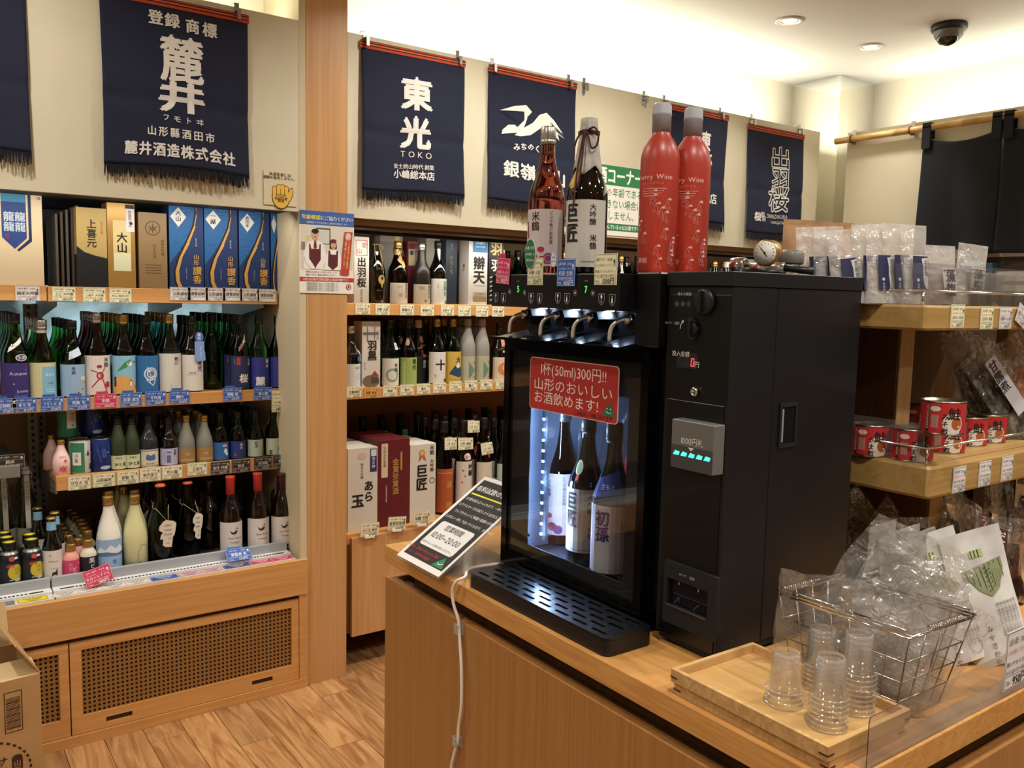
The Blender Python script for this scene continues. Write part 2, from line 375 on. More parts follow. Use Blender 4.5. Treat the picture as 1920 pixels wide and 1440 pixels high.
# lit window behind the left cooler (frosted, cold light outside) and its dark surround
def winmat():
    m = bpy.data.materials.new('frosted_window_light'); m.use_nodes = True; N, L = nodes(m); b = N['Principled BSDF']
    tc = N.new('ShaderNodeTexCoord'); n = N.new('ShaderNodeTexNoise'); n.inputs['Scale'].default_value = 5; n.inputs['Detail'].default_value = 4; L.new(tc.outputs['Object'], n.inputs['Vector'])
    cr = N.new('ShaderNodeValToRGB'); e = cr.color_ramp.elements; e[0].position = .38; e[0].color = lin('#3b4a4e'); e[1].position = .66; e[1].color = lin('#bfe3ee')
    x = e.new(.5); x.color = lin('#8ea6a6'); L.new(n.outputs['Fac'], cr.inputs[0]); L.new(cr.outputs[0], b.inputs['Emission Color']); b.inputs['Emission Strength'].default_value = .75
    b.inputs['Base Color'].default_value = lin('#445055'); b.inputs['Roughness'].default_value = .3; return m
WIN = winmat()
wn = struct(MB().box(-2.6, YB, 1.02, 1.2, YB+.02, 1.79, BLKS), 'window_1')
MB().box(-.6, YB-.006, 1.09, 1.16, YB-.001, 1.50, WIN).build('pane', wn)
MB().box(.30, YB-.006, 1.53, .40, YB-.001, 1.76, WIN).build('pane', wn)
struct(MB().box(-2.6, YB, 0, 1.2, YB+.02, 1.02, mat('#a58a6c', .6)), 'wall_back.001')
struct(MB().box(1.39, YB, 0, 4.44, YB+.02, 1.78, mat('#a98758', .6)), 'wall_back.002')
# ceiling fittings
def downlight(x, y, label, power, group='ceiling downlights', spread=2.5):
    t = thing('downlight', label, 'ceiling light', (x, y, CT), 0, group)
    MB().lathe([(.045, -.001), (.062, -.001), (.064, -.006), (.048, -.009), (.045, -.001)], mat('#d9d5ca', .4), 32, caps=False).build('rim', t)
    MB().lathe([(.045, -.002), (.036, -.0015), (.034, -.002)], mat('#a8a296', .3, .5), 32, caps=False).build('reflector', t)
    MB().lathe([(.034, -.0025), (.02, -.009), (.0, -.011)], mat('#fff3dc', .3, emis=14), 24).build('lamp', t)
    area('downlight_beam', (0, 0, -.02), .11, .11, power, (1, .955, .87), (0, 0, 0), t, 'DISK', spread)
    return t
p = at(1480, 38, 2, CT); downlight(p.x, p.y, 'larger-looking round ceiling downlight farther from the domed camera', 4, spread=1.7)
p = at(1632, 87, 2, CT); downlight(p.x, p.y, 'round ceiling downlight between the other lamp and the black dome camera', 3, spread=1.5)
for x, y in ((.1, 2.35), (1.75, 2.35), (2.5, 2.3), (.6, .2), (1.5, -.3), (2.3, .35), (-.7, .9), (3.3, .3), (.2, -1.4), (2.2, -1.5), (-1.6, 2.2)):
    downlight(x, y, 'recessed round downlight of the shop ceiling outside the photographed corner', 13.2)
p = at(1780, 46, 2, CT)
t = thing('dome_camera', 'black dome security camera hanging from the ceiling', 'security camera', (p.x, p.y, CT))
MB().lathe([(.075, 0), (.078, -.005), (.078, -.022), (.072, -.030), (.06, -.032)], mat('#1c1b1b', .4), 32).build('housing', t)
MB().lathe([(.066, -.032), (.062, -.05), (.055, -.062), (.0505, -.066)], mat('#6d6a66', .25), 32, caps=False).build('collar', t)
MB().lathe([(.056*cos(a*pi/16), -.048-.05*sin(a*pi/16)) for a in range(0, 9)], mat('#070707', .05, coat=1), 28).build('dome', t)

# ================================================================ BANNERS (brewery aprons)
FRNG = mat('#0e111d', .95)
def banner(px0, px1, pyt, zt, zb, label, lt, seed=0, nm='banner', wide=None):
    a, b = at(px0, pyt, 1, YF-.015), at(px1, pyt, 1, YF-.015); x0, x1 = a.x, b.x; W = x1-x0; H = zt-zb; rr = random.Random(seed)
    ph = [rr.uniform(0, 6) for _ in range(4)]
    def wave(u, v):   # v measured down from the top
        k = min(1, v/.5); return .006+.006*k*sin(u*13+ph[0])+.004*sin(v*11+ph[1]+u*3)+.003*k*sin(u*31+ph[2])-.004*math.exp(-((v-.33-.03*u)/.02)**2)+.012*k*k
    def f(u, v, h): # u right from centre, v up from bottom
        d = H-v; s = 1-.012*math.sin(pi*min(1, d/H))
        return (u*s, -wave(u, d)-h, v+.006*sin(u*9+ph[3])*min(1, d*4))
    t = thing(nm, label, 'banner', ((x0+x1)/2, YF-.006, zb))
    MB().grid(lambda i, j: f(-W/2+W*i, .03+(H-.03)*j, 0), 36, 40, NAVY).build('cloth', t, solid=.0012)
    p = Pr(f, .02, .001)
    cu = (mat('#b3401f', .8), mat('#3b1310', .8), mat('#d2663a', .8))
    for k in range(6):
        z1 = H-.002-k*.0045; p.rect(-W/2-.004, z1-.0045, W/2+.004, z1, cu[(0, 1, 2, 1, 0, 0)[k]], 2.4)
    p.build('waistband', t)
    fr = MB()
    for i in range(int(W/.0020)):
        u = -W/2+.002+i*.0020; L = .028+rr.uniform(0, .016); q = f(u, .032, .0); dx = rr.uniform(-.004, .004)
        fr.add([(q[0]-.0016, q[1]+rr.uniform(-.002, .001), q[2]), (q[0]+.0016, q[1], q[2]), (q[0]+dx+.0009, q[1]-rr.uniform(-.002, .004), q[2]-L), (q[0]+dx-.0009, q[1], q[2]-L)], [(0, 1, 2, 3)], FRNG)
    o = fr.build('fringe', t); o['kind'] = 'stuff'
    q = Pr(f, .02, .0012); q.o = ((x0+x1)/2, zb); lt(q, W, H); q.build('lettering', t)
    return t
WH = mat('#dcd9d2', .8, name='white_print')
def pt(q, ch, px, pyb, hpx, wpx, bold=.04, **k):
    A = at(px, pyb, 1, YF-.012); B = at(px, pyb-hpx, 1, YF-.012); C_ = at(px+wpx, pyb, 1, YF-.012)
    if ord(ch) > 0x2e80: sz = (B.z-A.z)/.90; q.text(ch, A.x-q.o[0], A.z-q.o[1]+.07*sz, sz, WH, bold=bold, sx=(C_.x-A.x)/(.94*sz), res=3 if hpx > 25 else 1, **k)
    else: sz = (B.z-A.z)/.70; q.text(ch, A.x-q.o[0], A.z-q.o[1], sz, WH, bold=bold, sx=(C_.x-A.x)/(.62*sz), **k)
def b_fumotoi(q, W, H):
    for a in (('登', 292, 46, 26, 27, .05), ('録', 323, 53, 26, 27, .05), ('商', 361, 64, 26, 25, .05), ('標', 393, 71, 26, 26, .05), ('麓', 341, 158, 84, 76, .045), ('井', 340, 214, 55, 84, .08), ('フ', 310, 230, 12, 12), ('モ', 331, 234, 12, 14), ('ト', 352, 237, 12, 12), ('ヰ', 373, 240, 12, 15)): pt(q, *a)
    for k, ch in enumerate('山形縣酒田市'): pt(q, ch, 283+21.8*k, 256+3.0*k, 17, 17)
    for k, ch in enumerate('麓井酒造株式会社'): pt(q, ch, 245+26.2*k, 289+3.2*k, 24, 23, .05)
banner(187, 465, 20, 2.425, 1.858, 'large navy brewery banner at the fascia beside the pillar, with seven rows of white writing', b_fumotoi, 1)
def b_toko(q, W, H):
    pt(q, '東', 780, 207, 58, 55, .075); pt(q, '光', 778, 279, 56, 53, .075)
    for k, ch in enumerate('TOKO'): pt(q, ch, 755+15.6*k, 294+2.3*k, 11, 9, .0)
    for k, ch in enumerate('安土桃山時代創業'): pt(q, ch, 742+9.0*k+(2 if k > 5 else 0), 315+1.1*k, 9, 8.5, .03)
    for k, ch in enumerate('小嶋総本店'): pt(q, ch, 745+15*k, 333+2.2*k, 15.5, 14, .045)
banner(678, 872, 95, 2.425, 1.858, 'navy banner right of the pillar with two big white characters above the word TOKO', b_toko, 2)
def b_ginrei(q, W, H):
    # brush-drawn mountain
    q.poly([(-.175, .395), (-.10, .425), (-.04, .438), (-.01, .415), (-.05, .375), (-.09, .335), (-.05, .345), (-.005, .372), (.03, .41), (.07, .425), (.11, .40), (.16, .35), (.15, .352), (.175, .325), (.13, .345), (.14, .318), (.10, .345), (.07, .352), (.04, .358), (.02, .345), (-.02, .318), (-.07, .305), (-.10, .305), (-.075, .325), (-.05, .35), (-.035, .385), (-.05, .41), (-.10, .405)], WH, 2)
    q.poly([(-.16, .318), (-.13, .343), (-.10, .348), (-.075, .335), (-.08, .318), (-.12, .31), (-.165, .300)], WH, 2)
    for k in range(7): q.line([(-.18+.012*k, .392-.004*k), (-.14+.012*k, .398-.006*k)], .002, NAVY, 3); q.line([(.09+.01*k, .39-.006*k), (.125+.008*k, .355-.005*k)], .0018, NAVY, 3)
    for k, ch in enumerate('みちのく山形'): pt(q, ch, 967+12.6*k, 283-1.2*k*(k < 3)+.5*k, 13, 12, .06)
    for k, ch in enumerate('銀嶺月山'): pt(q, ch, 955+29.5*k, 333+5*k, 29, 27, .05)
banner(917, 1083, 138, 2.43, 1.858, 'navy banner with a white brush-drawn mountain ridge, behind the pink sake bottle', b_ginrei, 3)
def b_tohoku(q, W, H):
    pt(q, '泉', 1292, 320, 62, 34, .07); pt(q, '東', 1321, 284, 35, 18, .07); pt(q, '北', 1324, 312, 26, 18, .07)
    for k, ch in enumerate('小屋酒造店'): pt(q, ch, 1287+12*k, 372+3.2*k, 19, 11.5, .04)
banner(1248, 1366, 205, 2.425, 1.85, 'navy banner half hidden behind the two tall red wine bottles', b_tohoku, 4)
def b_dewa(q, W, H):
    for ch, x, y, h, w_ in (('出', 1462, 315, 38, 36), ('羽', 1461, 350, 34, 32), ('桜', 1456, 395, 45, 37)):
        pt(q, ch, x, y, h, w_, outline=.055, l=2); pt2(q, ch, x, y, h, w_)
    pt(q, '出', 1424, 404, 9, 8, .06); pt(q, '羽', 1426, 413, 9, 8, .06); pt(q, '桜', 1415, 412, 16, 12, .08)
    for k, ch in enumerate('DEWAZAKURA'): pt(q, ch, 1435+4.1*k, 407+.5*k, 7.5, 3.6, .02)
    for k, ch in enumerate('YAMAGATA'): pt(q, ch, 1443+3.2*k, 418+.5*k, 5.5, 2.8, .02)
def pt2(q, ch, px, pyb, hpx, wpx):
    A = at(px, pyb, 1, YF-.012); B = at(px, pyb-hpx, 1, YF-.012); C_ = at(px+wpx, pyb, 1, YF-.012); sz = (B.z-A.z)/.90
    q.text(ch, A.x-q.o[0], A.z-q.o[1]+.07*sz, sz, NAVY, l=3, sx=(C_.x-A.x)/(.94*sz), res=3)
banner(1405, 1510, 240, 2.41, 1.83, 'navy banner nearest the mirrored corner with outlined white characters', b_dewa, 5)
banner(-220, 47, -40, 2.42, 1.862, 'navy banner cut off by the picture edge, only its fringed lower side in view', lambda q, W, H: q.text('酒', 0, .25, .16, WH, bold=.04), 6)
# clips
cl = None
for px, py, hole in ((445, 14, 0), (686, 72, 0), (860, 104, 0), (925, 118, 0), (1068, 150, 0), (1097, 158, 1), (1209, 184, 1), (1247, 192, 0), (1352, 215, 0), (1411, 226, 0), (1501, 245, 0)):
    q = at(px, py, 1, YF-.01)
    lb = 'empty grey hook clip on the fascia top edge over the bare stretch' if hole else 'grey metal clip gripping a banner to the fascia top edge'
    if cl is None or hole:
        c = thing('clip', lb, 'clip', (q.x, YF, 2.446), 0, 'clips along the fascia')
        MB().box(-.008, -.004, -.05, .008, -.001, .012, STEEL, bev=.0008).box(-.008, -.004, .010, .008, .03, .013, STEEL).build('plate', c)
        MB().box(-.006, -.030, -.045, .006, -.022, -.012, STEEL).box(-.006, -.024, -.016, .006, -.003, -.012, STEEL).build('jaw', c)
        if hole: MB().lathe([(.004, 0), (.004, .001)], BLKM, 10, (0, -.0050, -.03), 'y').build('hole', c)
        if cl is None: cl = c
    else: dup(cl, (q.x, YF, 2.446), lb)
# bamboo pole with the split curtain on the side wall
XN = 4.335
t = thing('bamboo_pole', 'pale bamboo pole carrying the dark split curtain', 'pole', (XN, 2.96, 2.398))
bm = MB(); prof = [(.0, 0)]; z = 0
while z < 1.7: prof += [(.0175, z), (.0175, z+.16), (.0195, z+.168), (.0168, z+.172), (.0175, z+.18)]; z += .18
o = MB().lathe(prof, mottle('bamboo', '#c79f62', '#d9b67c', 12, .4), 16).build('cane', t); o.rotation_euler = (R_(90), 0, 0)
for py_ in (.10, .44, 1.15):
    o = MB().box(.02, -py_-.012, -.03, .024, -py_+.012, .05, STEEL).lathe([(.0195, -.004), (.0215, -.004), (.0215, .004), (.0195, .004)], mat('#7a3a1e', .6), 16, (0, -py_, 0), 'y', caps=False).build('hanger', t)
def noren(y0, y1, label, sd):
    t = thing('noren_curtain', label, 'curtain', (XN, 0, 0)); zt, zb = 2.345, 1.752
    def f(i, j):
        y = y0+(y1-y0)*i; sag = .035*sin(pi*i) if sd else .02*sin(pi*i)
        return (-.004-.018*abs(sin(i*5+sd))*(1-j)**.6-.012*sin(i*9+j*3+sd)*(1-j), y-.012*(1-j)*sin(i*3), zb+(zt-sag-zb)*j+.0)
    MB().grid(f, 40, 30, NAVY2).build('cloth', t, solid=.0015)
    for y in (y0-.022, y1+.022):
        MB().box(-.023, y-.022, zt-.055, -.0195, y+.022, 2.40, NAVY2).box(.0195, y-.022, 2.34, .0215, y+.022, 2.40, NAVY2).box(-.023, y-.022, 2.4172, .0215, y+.022, 2.4195, NAVY2).box(-.023, y-.022, 2.395, -.020, y+.022, 2.419, NAVY2).build('loop', t)
    return t
noren(2.445, 2.055, 'dark navy split curtain panel nearer the corner, hanging from bamboo', 1)
noren(2.045, 1.62, 'dark navy split curtain panel cut by the picture edge', 2)

# ================================================================ NOTICES
def sheet(name, label, cat, px0, py0, px1, py1, draw, y=YF-.002, th=.0008, col='#ece8e0', nm='sheet', bars=None):
    a, b = at(px0, py0, 1, y), at(px1, py1, 1, y); W, H = b.x-a.x, a.z-b.z
    t = thing(name, label, cat, (a.x, y, b.z)); MB().box(0, -th, 0, W, 0, H, col).build(nm, t)
    p = Pr(lambda u, v, h: (u, -th-h, v)); draw(p, W, H); p.build('print', t); return t
def n_hand(p, W, H):
    p.text('未成年者には', W*.5, H*.86, .0135, '#2a2622', bold=.03); p.text('酒類を販売しません。', W*.5, H*.76, .0125, '#2a2622', bold=.03)
    o = '#2e2412'; y = '#e3b445'; c = W*.52
    p.ell(c, H*.25, .034, .042, o, 1); p.ell(c, H*.25, .031, .039, y, 2)
    for dx, l_, in ((-.024, .50), (-.009, .56), (.006, .57), (.020, .53)):
        p.rect(c+dx-.0082, H*.25, c+dx+.0082, H*l_, o, 1); p.ell(c+dx, H*l_, .0082, .008, o, 1); p.rect(c+dx-.0062, H*.25, c+dx+.0062, H*l_, y, 2); p.ell(c+dx, H*l_, .0062, .0062, y, 2)
    p.ell(c+.034, H*.34, .010, .026, o, 1, rot=-.25); p.ell(c+.034, H*.34, .0075, .0235, y, 2, rot=-.25)
    for dx in (-.0165, -.0015, .013): p.rect(c+dx-.0008, H*.30, c+dx+.0008, H*.50, o, 3)
    p.text('STOP!', c, H*.25, .014, o, 3, bold=.02); p.text('未成年者', c, H*.17, .012, o, 3, bold=.03); p.text('飲酒', c, H*.10, .012, o, 3, bold=.03)
sheet('notice', 'small cream notice with a yellow palm on the left fascia near the pillar', 'sign', 494, 318, 556, 388, n_hand, col='#d6c9a9')
def n_poster(p, W, H):
    p.rect(0, H*.83, W, H, '#3b62a8'); p.text('年齢確認', W*.04, H*.90, W*.085, '#f2dc4a', align='l', bold=.04); p.text('にご協力ください', W*.38, H*.90, W*.075, '#f2efe6', align='l', bold=.03)
    p.text('年齢確認できる身分証のご提示をお願いします', W*.5, H*.85, W*.036, '#dfe6f2')
    p.rect(W*.02, H*.29, W*.98, H*.83, '#d9d2c4', 1); p.rect(W*.30, H*.60, W*.56, H*.80, '#5b5348', 1.5); p.rect(W*.32, H*.61, W*.54, H*.78, '#cfd0c6', 2)
    p.rect(W*.03, H*.52, W*.10, H*.62, '#8a8175', 2); p.rect(W*.12, H*.64, W*.18, H*.70, '#d8cf6a', 2)
    # man
    m = '#efece6'; ap = '#5e2228'; sk = '#d8a888'; hr = '#231c1a'
    p.poly([(W*.08, H*.29), (W*.07, H*.48), (W*.13, H*.60), (W*.24, H*.645), (W*.33, H*.645), (W*.43, H*.60), (W*.48, H*.48), (W*.47, H*.29)], m, 3)
    p.poly([(W*.17, H*.60), (W*.17, H*.36), (W*.27, H*.29), (W*.38, H*.36), (W*.38, H*.60), (W*.36, H*.60), (W*.35, H*.54), (W*.21, H*.54), (W*.19, H*.60)], ap, 4)
    p.poly([(W*.265, H*.64), (W*.295, H*.64), (W*.31, H*.56), (W*.28, H*.53), (W*.25, H*.56)], '#7a2a28', 5)
    p.ell(W*.28, H*.71, W*.063, H*.058, sk, 5); p.ell(W*.28, H*.755, W*.066, H*.030, hr, 6); p.rect(W*.255, H*.63, W*.305, H*.665, sk, 4)
    for s in (-1, 1): p.ell(W*(.28+s*.024), H*.72, W*.006, H*.004, hr, 7)
    p.ell(W*.28, H*.685, W*.02, H*.006, '#b04a44', 7)
    p.poly([(W*.09, H*.45), (W*.14, H*.45), (W*.26, H*.33), (W*.28, H*.30), (W*.20, H*.30), (W*.10, H*.38)], m, 6); p.poly([(W*.47, H*.45), (W*.42, H*.45), (W*.30, H*.33), (W*.28, H*.30), (W*.36, H*.30), (W*.46, H*.38)], m, 6)
    # woman
    p.poly([(W*.44, H*.29), (W*.46, H*.44), (W*.52, H*.54), (W*.70, H*.54), (W*.76, H*.44), (W*.76, H*.29)], m, 7)
    p.poly([(W*.52, H*.53), (W*.51, H*.34), (W*.60, H*.29), (W*.69, H*.34), (W*.70, H*.53), (W*.67, H*.53), (W*.66, H*.48), (W*.56, H*.48), (W*.55, H*.53)], ap, 8)
    p.ell(W*.61, H*.60, W*.058, H*.048, hr, 8); p.ell(W*.61, H*.595, W*.048, H*.045, sk, 9); p.ell(W*.61, H*.645, W*.058, H*.026, '#6b242c', 10); p.ell(W*.61, H*.57, W*.018, H*.006, '#b04a44', 10)
    for s in (-1, 1): p.ell(W*(.61+s*.02), H*.603, W*.005, H*.003, hr, 10); p.ell(W*(.61+s*.053), H*.575, W*.012, H*.03, hr, 8)
    # red ribbon
    p.poly([(W*.82, H*.77), (W*.97, H*.77), (W*.90, H*.23), (W*.74, H*.24)], '#b8402e', 11); p.ell(W*.885, H*.71, W*.058, H*.046, '#f0e8e0', 12); p.ring(W*.885, H*.71, W*.05, W*.009, '#b8402e', 13); p.line([(W*.85, H*.73), (W*.92, H*.69)], .002, '#b8402e', 13)
    p.text('20歳未満の者の飲酒は', W*.905, H*.655, W*.044, '#f2e26a', 13, vert=True, bold=.03, rot=-.1); p.text('法律で禁じられています。', W*.845, H*.655, W*.040, '#f2efe6', 13, vert=True, bold=.03, rot=-.1)
    p.text('酒類は20歳以上の年齢であることを', W*.40, H*.25, W*.036, '#a33', 2); p.text('確認できない場合は販売しません。', W*.40, H*.215, W*.036, '#333', 2)
    p.rect(0, H*.145, W, H*.195, '#b53a34', 2); p.text('4月は20歳未満飲酒防止強調月間です。', W*.5, H*.155, W*.05, '#f5efe8', 3, bold=.03)
    for k in range(5): p.text('酒類販売管理者の指示により年齢を確認します', W*.42, H*(.115-k*.022), W*.028, '#444', 2)
    p.ring(W*.90, H*.085, W*.05, W*.012, '#a83030', 3); p.ell(W*.90, H*.085, W*.02, W*.02, '#555', 3)
sheet('poster', 'blue-headed age-check poster with two aproned staff, taped to the pillar', 'poster', 561, 393, 663, 551, n_poster)
def n_green(p, W, H):
    p.rect(0, H*.72, W, H, '#2f7d4f', 1); p.text('お酒コーナー', W*.985, H*.765, H*.245, '#eef2ea', 2, bold=.05, res=2, sx=.74, align='r')
    for k, s in enumerate(('20歳以上の年齢である', 'ことを確認できない場合に', 'は酒類を販売しません。')): p.text(s, W*(.985 if k < 2 else .93), H*(.565-k*.165), H*.145, '#2c7a4c', 2, bold=.02, sx=.84, align='r')
    p.rect(0, H*.07, W, H*.175, '#2f7d4f', 1); p.text('ここに並んでいるのはお酒ですー', W*.96, H*.093, H*.075, '#eef2ea', 2, bold=.03, sx=.8, align='r')
a, b = at(1045, 300, 1, YF-.002), at(1202, 445, 1, YF-.002)
sheet('sign', 'white and green liquor-corner sign on the fascia behind the wrapped black bottle', 'sign', 1052, 297, 1204, 446, n_green)
def n_side(p, W, H):
    p.rect(0, 0, W, H, '#1f6b47', 1); p.text('これはお酒です。', W*.5, H*.985, W*.86, '#e9efe6', 2, vert=True, bold=.03)
    p.line([(W*.2, H*.46), (W*.8, H*.49)], .002, '#e9efe6', 2)
    p.text('20歳以上の年齢であることを確認できない', W*.72, H*.44, W*.34, '#d7e2d6', 2, vert=True, gap=.9); p.text('場合には酒類を販売しません。', W*.28, H*.44, W*.34, '#d7e2d6', 2, vert=True, gap=.9)
sheet('sign', 'narrow dark green vertical strip sign hanging at the end of the cooler shelf', 'sign', 530, 517, 547, 720, n_side, y=YS-.03, th=.002, col='#1f6b47')
# ================================================================ SHELVING
def zat(px, py, y=YS): return at(px, py, 1, y).z
ZL1b, ZL1 = zat(200, 567), zat(200, 539); ZL2b, ZL2 = zat(430, 754), zat(430, 733); ZL3b, ZL3 = zat(300, 901.5), zat(300, 876)
ZM1b, ZM1 = zat(800, 591.5), zat(800, 570); ZM2b, ZM2 = zat(800, 741), zat(800, 722)
ZD = .522                                                        # cooler deck
ZMB = zat(700, 994, 3.08)                                        # middle base cabinet lip top
def shelf(name, label, x0, x1, zb, zt, mt=W_H, brackets=(), dep=.5):
    t = thing('shelf', label, 'shelf', (x0, YS, zb)); W = x1-x0
    MB().box(0, 0, 0, W, .016, zt-zb, mt, bev=.0012).build('lip', t); MB().box(0, .0165, zt-zb-.022, W, dep, zt-zb-.004, mt).build('board', t)
    for bx in brackets: MB().prism([(.03, -.045), (.03, -.005), (dep+.03, -.005), (dep+.03, -.11), (dep, -.11)], lambda a, b: (bx-x0-.002, a, b+zt-zb-.02), lambda a, b: (bx-x0+.002, a, b+zt-zb-.02), GREYM).build('bracket', t)
    return zt-.004
xr = 1.196
x89 = at(89, 560, 1, YS).x
S1 = shelf('s', 'top cooler shelf of light wood under the boxed sake, near the pillar', x89+.002, xr, ZL1b, ZL1, brackets=(x89+.03, 1.15, .85))
shelf('s', 'top cooler shelf section at the picture edge under the cream ribboned box', -.8, x89-.002, ZL1b+.002, ZL1+.003)
S2 = shelf('s', 'second cooler shelf carrying the front line of tall green bottles', -.8, xr, ZL2b, ZL2)
x105 = at(105, 890, 1, YS).x
S3 = shelf('s', 'third cooler shelf of light wood with the cans and small bottles', x105, xr, ZL3b, ZL3, brackets=(x105+.004,))
shelf('s', 'left cooler bay shelf with a single dark card at the picture edge', -.8, at(37, 890, 1, YS+.02).x, ZL3b+.06, ZL3+.05, mt=mat('#77736a', .5))
M1 = shelf('s', 'top wooden shelf of the middle bay, beside the pillar, with boxed and dark bottles', 1.40, 4.3, ZM1b, ZM1)
M2 = shelf('s', 'second wooden shelf of the middle bay holding labelled green bottles', 1.40, 4.3, ZM2b, ZM2)
# slotted uprights
def upright(x, z0, z1, y, label):
    t = thing('upright', label, 'shelf post', (x, y, z0)); h = z1-z0
    m = MB(); m.box(-.016, 0, 0, -.005, .03, h, GREYM).box(.005, 0, 0, .016, .03, h, GREYM).box(-.016, .004, 0, .016, .008, h, mat('#3a3835', .6))
    k = .0
    while k < h: m.box(-.005, 0, k, .005, .03, min(h, k+.013), GREYM); k += .025
    m.build('slotted_channel', t)
q = at(65, 900, 1, 3.62); upright(q.x, .5, 1.43, 3.62, 'grey slotted steel upright between the two cooler bays, outer one')
q = at(81, 900, 1, 3.70); upright(q.x, .5, 1.43, 3.70, 'grey slotted steel upright between the two cooler bays, inner one')
upright(1.17, .5, 1.77, 3.62, 'grey slotted steel upright behind the bottles next to the pillar')
# ---- cooler base
tb = thing('cooler_cabinet', 'light wood base of the open cooler with perforated grille panels', 'cabinet', (0, YF, 0))
MB().box(-2.6, -.014, .366, 1.228, .010, .5, W_H, bev=.0015).build('ledge_board', tb)
MB().box(-2.6, .004, 0, 1.228, .70, .365, mat('#4a3520', .7)).build('carcass', tb)
MB().box(-2.6, -.012, 0, 1.228, .003, .036, W_H, bev=.001).build('kickboard', tb)
MB().box(1.195, -.010, .037, 1.228, .003, .365, W_H).build('end_stile', tb)
def holes(x0, x1, z0, z1, y, pitch, m):
    mb = MB(); nx = round((x1-x0)/pitch); nz = round((z1-z0)/pitch); px_ = (x1-x0)/nx; pz = (z1-z0)/nz; r = .0042
    for i in range(nx):
        for j in range(nz):
            cx, cz = x0+(i+.5)*px_, z0+(j+.5)*pz; o = [(-1, -1), (0, -1), (1, -1), (1, 0), (1, 1), (0, 1), (-1, 1), (-1, 0)]
            v = [(cx+a*px_/2, y, cz+b*pz/2) for a, b in o]+[(cx+r*a/math.hypot(a, b), y, cz+r*b/math.hypot(a, b)) for a, b in o]
            mb.add(v, [(k, (k+1) % 8, 8+(k+1) % 8, 8+k) for k in range(8)], m)
    return mb
def panel(x0, x1, gx0, gx1, slots):
    z0, z1, g0, g1 = .038, .350, .098, .322
    m = MB(); m.box(x0, -.008, z0, gx0, .002, z1, W_H); m.box(gx1, -.008, z0, x1, .002, z1, W_H); m.box(gx0, -.008, g1, gx1, .002, z1, W_H)
    zs0, zs1 = .056, .074; xs = gx0; m.box(gx0, -.008, z0, gx1, .002, zs0, W_H); m.box(gx0, -.008, zs1, gx1, .002, g0, W_H)
    for a, b in slots: m.box(xs, -.008, zs0, a, .002, zs1, W_H); xs = b
    m.box(xs, -.008, zs0, gx1, .002, zs1, W_H)
    p = m.build('access_panel', tb); holes(gx0, gx1, g0, g1, -.002, .0145, W_GRILL).build('perforated_sheet', p)
    MB().box(gx0, .0035, g0, gx1, .0039, g1, BLKM).build('dark_backing', p)
def X3(px, py): return at(px, py, 1, YF-.01).x
panel(X3(132, 1300)+.002, 1.193, X3(154.5, 1290), X3(547.5, 1200), ((X3(200, 1360), X3(249, 1352)), (X3(473, 1284), X3(512, 1275))))
panel(-.45, X3(132, 1300)-.002, -.40, X3(112, 1290), ((-.3, -.2),))
# ---- deck, lip and vent
td = thing('cooler_deck', 'grey metal cooler deck with white slotted air grille behind the ledge', 'display deck', (0, YF, 0))
MB().box(-2.6, .115, .40, 1.2, .70, ZD, mat('#3c3d3d', .45)).build('deck', td)
for a, b, in ((-2.6, X3(105, 1100)-.002), (X3(105, 1100)+.002, 1.19)):
    MB().box(a, .100, .47, b, .114, .545, mat('#a3a6ab', .4), bev=.0015).build('front_lip', td)
    MB().box(a, .058, .47, b, .0995, .512, mat('#dedddb', .4), bev=.001).build('air_grille', td)
    s = MB(); x = a+.02
    while x < b-.03: s.box(x, .066, .5122, x+.007, .074, .5132, BLKM); x += .0115
    for k in (a+.02, b-.06): s.box(k, .066, .5122, k+.035, .074, .5134, BLKM)
    o = s.build('air_slots', td)
    MB().box(a, .011, .47, b, .057, .503, mat('#ceccca', .35), bev=.001).build('price_rail', td)
# strips of price cards lying in the rail
def strip_card(px0, py0, px1, py1, c, lb, n=1):
    a, b = at(px0, py0, 2, .507), at(px1, py1, 2, .507); t = thing('price_card', lb, 'price card', (a.x, YF+.034, .5035)); W = b.x-a.x
    MB().box(0, -.019, 0, W, .020, .0012, c).build('card', t); p = Pr(lambda u, v, h: (u, v, .0012+h)); k = W/n
    fg = '#f3eee8' if c in ('#2b4f9f', '#c02a58', '#3a3f7a', '#1f1c1a') else '#3a3430'
    for i in range(n):
        p.frame(i*k+.002, -.017, i*k+k-.002, .018, .0006, fg); p.text('純米吟醸 生酒', i*k+k/2, .006, .0085, fg, bold=.03); p.text('山形の地酒', i*k+k/2, -.004, .0085, fg, bold=.02); p.text('1450円', i*k+k/2, -.0155, .0095, fg, bold=.02)
    p.build('print', t)
strip_card(0, 1148, 33, 1143, '#8d8a84', 'grey price card lying in the ledge rail at the picture edge')
strip_card(36, 1135, 92, 1122, '#d8c32c', 'yellow price card lying in the ledge rail', 1)
strip_card(100, 1118, 280, 1088, '#d9cdc2', 'long row of pale pinkish cards lying in the ledge rail left of the blue one', 4)
strip_card(284, 1087, 332, 1076, '#2b4f9f', 'small blue card lying in the ledge rail mid-way', 1)
strip_card(334, 1076, 415, 1062, '#cfa3a8', 'pink and white cards lying in the ledge rail between two blue ones', 2)
strip_card(417, 1061, 465, 1052, '#3a3f7a', 'dark blue card lying in the ledge rail before the red ones', 1)
strip_card(467, 1052, 545, 1040, '#c02a58', 'crimson cards lying in the ledge rail nearest the pillar', 2)
